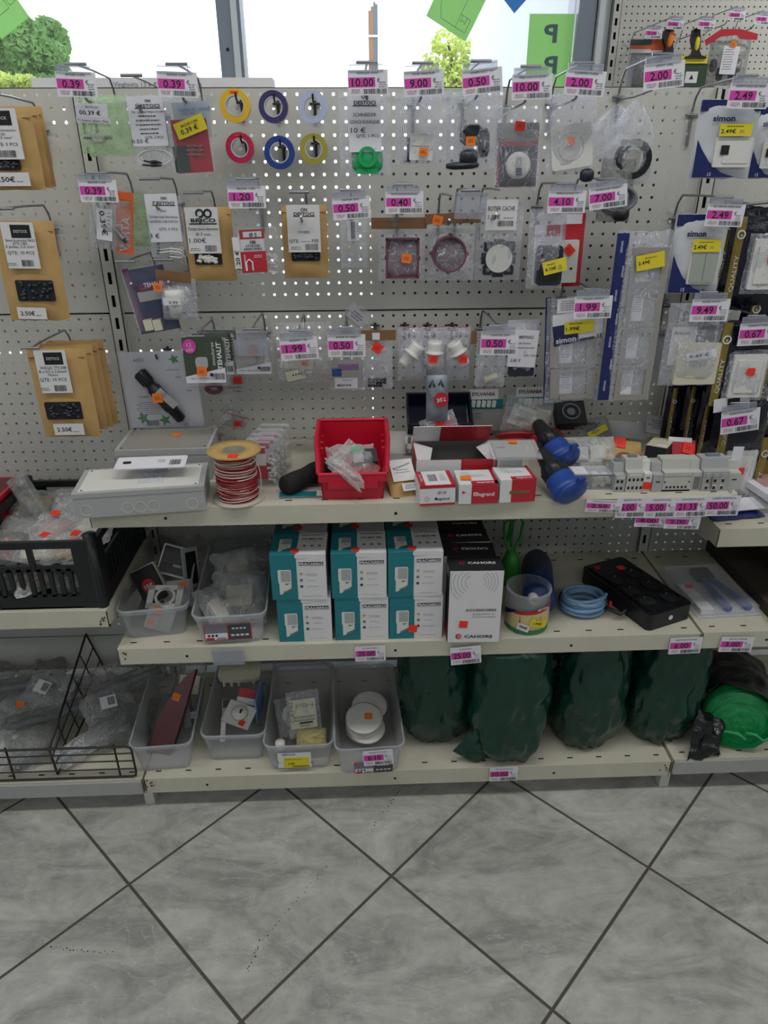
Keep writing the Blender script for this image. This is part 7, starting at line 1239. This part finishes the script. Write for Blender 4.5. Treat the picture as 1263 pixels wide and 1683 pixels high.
# --- dark green sacks
def sack(px, py, rx, ry, h, label, seed, top=1.0):
    c = PZ(px, py, S0); t = Sh('green_sack', label, 'sack', (c.x, c.y+ry*.8, S0+.001)); m = MB(); n, k = 88, 56; vs = []; fs = []
    for j in range(k+1):
        v = j/k; z = h*v; pr = min(1, (.72+.28*math.sin(min(1, v*3.6)*PI/2)))*(1-.10*max(0, v-.6)**1*2.5*(2-top))
        for i in range(n):
            g = 2*PI*i/n; q = noise.noise(Vector((math.cos(g)*2+seed*5, math.sin(g)*2, z*10)))*.012+noise.noise(Vector((math.cos(g)*4+seed*5, math.sin(g)*4, z*20+seed)))*.007+abs(noise.noise(Vector((math.cos(g)*5, math.sin(g)*5+z*12, z*8+seed))))*.012-.003
            f = (abs(math.cos(g))**2.6+abs(math.sin(g))**2.6)**(-1/2.6)
            vs.append(((rx*pr*f+q)*math.cos(g), (ry*pr*f+q)*math.sin(g), z+(.008*noise.noise(Vector((g*2, seed, 0))) if j in (0, k) else 0)+(0.008 if j == 0 else 0)))
    for j in range(k):
        for i in range(n): fs.append((j*n+i, j*n+(i+1) % n, (j+1)*n+(i+1) % n, (j+1)*n+i))
    fs += [tuple(range(n))[::-1], tuple(range(k*n, k*n+n))]; m.add(vs, fs, 'green_film', True); t.part('film', m); return t
sack(718, 1226, .094, .10, .343, 'dark green plastic-wrapped sack beside the bin of round covers', 1)
t = sack(836, 1258, .099, .10, .343, 'widest dark green sack, with a twisted tail at its lower left', 2); m = MB(); m.pillow(.085, .09, .012, 'green_film', 141, wr=.008, X=Matrix.Translation((-.080, -.062, .045)) @ Matrix.Rotation(math.radians(38), 4, 'Y')); t.part('tail', m)
sack(968, 1236, .094, .10, .343, 'dark green sack third from the left, right of the widest', 3); sack(1092, 1226, .094, .095, .343, 'dark green sack at the right end of the bottom shelf', 4)
# bright green roll
c = PZ(1205, 1232, S0+.006); t = Sh('netting_roll', 'bright green plastic roll half out of a black bag', 'roll', (1.50, -.35, S0+.095), -22)
X = Matrix.Rotation(PI/2-.12, 4, 'X'); m = MB(); m.lathe([(.0001, -.20), (.083, -.20), (.084, 0.0), (.080, .006), (.0001, .006)], 'green_bright', 36, X=X, cap=False); 
pr_ = random.Random(9)
for k in range(22):
    r_ = .080-.0034*k; e_ = 1-.012*k; vs = []; q_ = 34
    for j in range(q_): g = 2*PI*j/q_; w_ = r_*(1+.05*noise.noise(Vector((math.cos(g)*1.5, math.sin(g)*1.5, k*.25)))); vs += [(w_*math.cos(g)+.0008*k, w_*math.sin(g)*e_-.0006*k, 0), (w_*math.cos(g)+.0008*k, w_*math.sin(g)*e_-.0006*k, .006+.006*abs(noise.noise(Vector((math.cos(g)*2, math.sin(g)*2, k*.9)))))]
    m.add(vs, [(2*j, 2*((j+1) % q_), 2*((j+1) % q_)+1, 2*j+1) for j in range(q_)], 'green_bright', True, X)
t.part('roll', m); m = MB(); m.tube([(.02, -.02, -.02), (.04, -.03, -.012), (.06, -.025, -.03), (.075, -.03, -.005), (.09, -.03, -.02), (.10, -.02, -.03)], .004, 'green_bright', 6); m.tube([(-.03, -.02, -.03), (.0, -.03, -.02), (.02, -.028, -.035)], .004, 'green_bright', 6); t.part('loose_end', m)
m = MB(); n = 36; vs = []; fs = []
mat('black_film', '#0b1412', .22, 0, .2, 20, bump=1, bscale=30)
for j in range(15):
    z = -.22+.235*j/14
    for i in range(n+1):
        g = PI*(.02+1.35*i/n)+.05; q = noise.noise(Vector((math.cos(g)*3, math.sin(g)*3, z*18)))*.012; R0 = .090+q+.010*(j == 14)
        edge = .05*math.sin(i/n*7)*(j == 14)-.04*(1-i/n)*(j/14); vs.append((R0*math.cos(g), -R0*math.sin(g)*-1, z+edge))
for j in range(14):
    for i in range(n): fs.append((j*(n+1)+i, j*(n+1)+i+1, (j+1)*(n+1)+i+1, (j+1)*(n+1)+i))
m.add(vs, fs, 'black_film', True, X); t.part('bag', m)
t = Sh('sack_tail', 'crumpled dark bag end lying in front of the bright green roll', 'bag', (1.425, -.355, S0+.045), 20, -20, 20); m = MB(); m.pillow(.10, .13, .022, 'black_film', 144, wr=.016, ragged=.12); t.part('bag', m)
t = Sh('green_strip', 'small green plastic strip lying on the right bottom shelf', 'strip', (PZ(1215, 1222, S0).x, PZ(1215, 1222, S0).y-.02, S0+.009), 20); m = MB(); m.tube([(0, 0, 0), (.03, .006, .004), (.035, .02, .002), (.01, .018, .003)], .0025, 'green_bright', 5); t.part('strip', m)
# --- left shelf: black crate with bags
xl = P(38, 790, -.06).x; xr = -.006; yf, yb = -.378, -.050; Hc = .165
t = Sh('plastic_crate', 'black slotted plastic crate on the left shelf filled with bags', 'crate', ((xl+xr)/2, (yf+yb)/2, SL+.001)); cw, cdp = (xr-xl)/2, (yb-yf)/2
mat('crate_black', '#12191b', .4, 0, .1, 30)
def crate_wall(name, L_, X, hand=True):
    m = MB(); h = Hc; th = .006; m.bb(-L_, L_, 0, th, 0, .035, 'crate_black', X=X); m.bb(-L_, L_, 0, th, h*.56, h*.64, 'crate_black', X=X); m.bb(-L_, L_, -.004, th, h-.016, h, 'crate_black', X=X); m.bb(-L_, L_, -.003, th, .088-.004, .088+.004, 'crate_black', X=X) if 0 else None
    n = int(2*L_/.020)
    for i in range(n+1): x = -L_+i*2*L_/n; m.bb(x-.0048, x+.0048, 0, th, .03, h*.60, 'crate_black', X=X)
    for x in (-L_+.024, -.0, L_-.024): m.bb(x-(.024 if x else .006), x+(.024 if x else .006), -.001, th, h*.6 if not x else 0, h-.01, 'crate_black', X=X)
    t.part(name, m)
crate_wall('front_wall', cw, Matrix.Translation((0, -cdp, 0))); crate_wall('back_wall', cw, Matrix.Translation((0, cdp-.006, 0))); crate_wall('side_wall', cdp, Matrix.Translation((cw, 0, 0)) @ Matrix.Rotation(PI/2, 4, 'Z')); crate_wall('side_wall', cdp, Matrix.Translation((-cw+.006, 0, 0)) @ Matrix.Rotation(PI/2, 4, 'Z'))
m = MB(); m.bb(-cw, cw, -cdp, cdp, 0, .004, 'crate_black'); t.part('base', m)
for sx in (-1, 1):
    for sy in (-1, 1): m = MB(); m.lathe([(.012, 0), (.014, Hc+.012), (.0001, Hc+.014)], 'crate_black', 14, X=Matrix.Translation((sx*(cw-.008), sy*(cdp-.008), 0)), cap=False); t.part('corner_post', m)
cx_, cy_ = (xl+xr)/2, (yf+yb)/2; rnd = random.Random(21)
descr = ['front left', 'front middle', 'front right', 'centre left', 'centre', 'centre right', 'back left', 'back middle', 'back right', 'bottom front', 'bottom right', 'bottom left']
for k in range(12):
    i, j = k % 3, (k//3) % 3; low = k >= 9; x = cx_-.012+(i-1)*.078+rnd.uniform(-.01, .01); y = cy_+((j-1)*.095 if not low else -.10)+rnd.uniform(-.01, .01); z = SL+(.108 if not low else .05)+rnd.uniform(-.012, .012)+(.012 if j == 2 else 0)
    t = Sh('parts_bag', 'clear bag of small parts in the black crate, %s' % descr[k], 'bag', (x, y, z), rnd.uniform(-35, 35), rnd.uniform(-85, -60), rnd.uniform(-8, 8)); m = MB(); m.pillow(.115, .105, .022, 'poly_haze' if k % 3 else 'poly_grey', 150+k, wr=.012, ragged=.06); t.part('bag', m)
    m = MB(); m.pillow(.085, .07, .012, ('pink_bits', 'cream_plastic', 'kraft', 'grey_plastic')[k % 4], 170+k, wr=.01, ragged=.1); t.part('contents', m)
    if k in (1, 2, 4, 8): sticker(t, .01, .01, -.036, 'red_dot', r=.010)
t = Sh('tube_bag', 'long clear sleeve with white sediment standing up in the crate', 'bag', (0, 0, 0)); c = P(55, 830, -.17); t.R.matrix_world = Mx((c.x, -.17, c.z), 0, math.radians(-28), math.radians(-32)); m = MB(); m.pillow(.05, .16, .016, 'poly_grey', 190, wr=.006); t.part('bag', m); m = MB(); m.rr(.002, -.055, .03, .04, .012, -.008, .004, 'cream_plastic'); t.part('contents', m)
t = Sh('stacking_bin', 'red bin corner cut off by the left edge, behind the black crate wall', 'bin', (P(0, 820, -.16).x-.07, -.19, SL+.001)); m = MB(); m.bb(-.07, .075, -.1, .12, 0, .17, 'red_bin'); m.bb(-.078, .082, -.108, .128, .17, .18, 'red_bin'); m.bb(-.07, .075, -.1, .12, .1801, .1805, 'maroon'); t.part('body', m)
# --- left bottom: wire fence, divider, bags of fittings
t = Sh('wire_fence', 'dark wire fence along the left bottom shelf edge', 'rack', (-.015, -.384, S0+.002)); m = MB(); r_ = .0028
m.tube([(-1.2, 0, .100), (-.012, 0, .100), (-.002, 0, .096), (0, 0, .086), (0, 0, .016), (-.002, 0, .006), (-.012, 0, .003), (-1.2, 0, .003)], r_, 'wire_dark', 8); t.part('outline', m)
for z in (.078, .054, .028): m = MB(); m.tube([(-1.2, 0, z), (0, 0, z)], .0018, 'wire_dark', 6); t.part('rail', m)
for x in (-.042, -.30, -.62): m = MB(); m.tube([(x, .004, .003), (x, .004, .104)], .0026, 'wire_dark', 6); t.part('upright', m)
def tri(X0, label, apex=(-.012, .175)):
    t = Sh('wire_divider', label, 'rack', (X0, -.370, S0+.002)); m = MB(); A, B_, C_ = Vector((0, 0, .004)), Vector((-.02, .36, .168)), Vector((.015, .36, .030)); F = Vector((-.004, .0, .085))
    m.tube([A, F, B_, C_, A], .0030, 'wire_dark', 8, True); t.part('outline', m)
    for k in range(1, 5): m = MB(); a_ = F.lerp(B_, k/5); c_ = A.lerp(C_, k/5); m.tube([a_, c_], .0018, 'wire_dark', 6); t.part('rod', m)
    for k in (1, 2): m = MB(); m.tube([A.lerp(F, k/3), C_.lerp(B_, k/3)], .0018, 'wire_dark', 6); t.part('rod', m)
tri(-.214, 'dark wire divider standing between the two heaps of bagged fittings')
zs = random.Random(33)
names = ['front left beside the fence', 'grey pipe in wrap pointing up to the left', 'under the long pipe bag', 'back left corner', 'with white barcode label near the divider', 'left of the divider, upper', 'leaning on the divider', 'far left lower', 'far left upper with red print', 'back middle', 'at the very left edge', 'left of the divider, lower',
         'right of the divider with barcode label', 'long pipe bag right of the divider, upper', 'right of the divider, back', 'small white fitting right of the divider', 'long bag pointing to the front right', 'right of the divider, lower']
spots = [(-.34, -.31, .03), (-.42, -.16, .10), (-.36, -.20, .06), (-.50, -.05, .06), (-.30, -.16, .09), (-.28, -.22, .06), (-.26, -.12, .06), (-.48, -.28, .05), (-.46, -.16, .07), (-.36, -.06, .06), (-.55, -.2, .06), (-.29, -.30, .04), (-.135, -.19, .06), (-.09, -.12, .085), (-.15, -.07, .06), (-.065, -.22, .04), (-.15, -.28, .03), (-.10, -.24, .03)]
for k, (x, y, z) in enumerate(spots):
    long_ = k in (1, 13, 16, 5)
    t = Sh('fitting_bag', 'bag of grey fittings, %s' % names[k], 'bag', (x, y, S0+z), zs.uniform(-40, 40) if not long_ else (30 if k != 16 else 40), zs.uniform(-70, -45), zs.uniform(-10, 10)); w_, h_ = (.20, .06) if long_ else (.13, .10)
    m = MB(); m.pillow(w_, h_, .022, 'poly_grey' if k % 2 else 'poly_haze', 200+k, 18, 14, wr=.012, ragged=.08); t.part('bag', m)
    m = MB()
    if long_: m.tube([(-w_*.45, 0, 0), (w_*.42, 0, .004)], .012, 'alu_grey', 12)
    else:
        for q in range(4): a_ = Vector((zs.uniform(-.04, .04), zs.uniform(-.008, .004), zs.uniform(-.03, .03))); m.tube([a_, a_+Vector((zs.uniform(-.03, .03), 0, zs.uniform(-.03, .03)))], .007, ('alu_grey', 'grey_plastic', 'ink_grey')[q % 3], 8)
    t.part('fittings', m)
    if k in (4, 12, 6): m = MB(); m.rr(0, 0, .04, .034, .001, -.0375, -.037, 'card_white', .15); m.bars(.008, 0, .018, .022, -.038, 'ink', k, .15); t.part('label', m)
    if k in (2, 8): sticker(t, .01, .01, -.036, 'orange_dot' if k == 2 else 'red_dot', r=.009)
# worn dark specks trailing over the tiles
rnd = random.Random(6); mat('scuff', '#2e2f30', .9)
for (nm, pts_, lab) in (('floor_scuff', ((405, 1600), (430, 1545), (470, 1500), (540, 1420)), 'dotted dark scuff trail on the large middle floor tile'), ('floor_scuff', ((80, 1556), (130, 1563), (185, 1566)), 'short dotted dark scuff on the left floor tile'), ('floor_scuff', ((610, 1368), (640, 1325), (655, 1300)), 'faint scuff dots on the floor just below the bottom shelf')):
    m = MB(); o = PZ(*pts_[0], 0)
    for i in range(len(pts_)-1):
        for k in range(11):
            u = (k+rnd.random())/11; p = PZ(pts_[i][0]*(1-u)+pts_[i+1][0]*u+rnd.uniform(-3, 3), pts_[i][1]*(1-u)+pts_[i+1][1]*u+rnd.uniform(-2, 2), 0)-o; r = rnd.uniform(.0010, .0024); g0 = rnd.uniform(0, 3)
            m.add([(p.x+r*rnd.uniform(.5, 1.3)*math.cos(g0+q), p.y+r*rnd.uniform(.4, 1.2)*math.sin(g0+q), .0004) for q in (0, 1.2, 2.4, 3.6, 4.9)], [(0, 1, 2, 3, 4)], 'scuff')
    ob = m.build(nm); ob.location = (o.x, o.y, 0); tagp(ob, lab, 'scuff mark', kind='stuff')
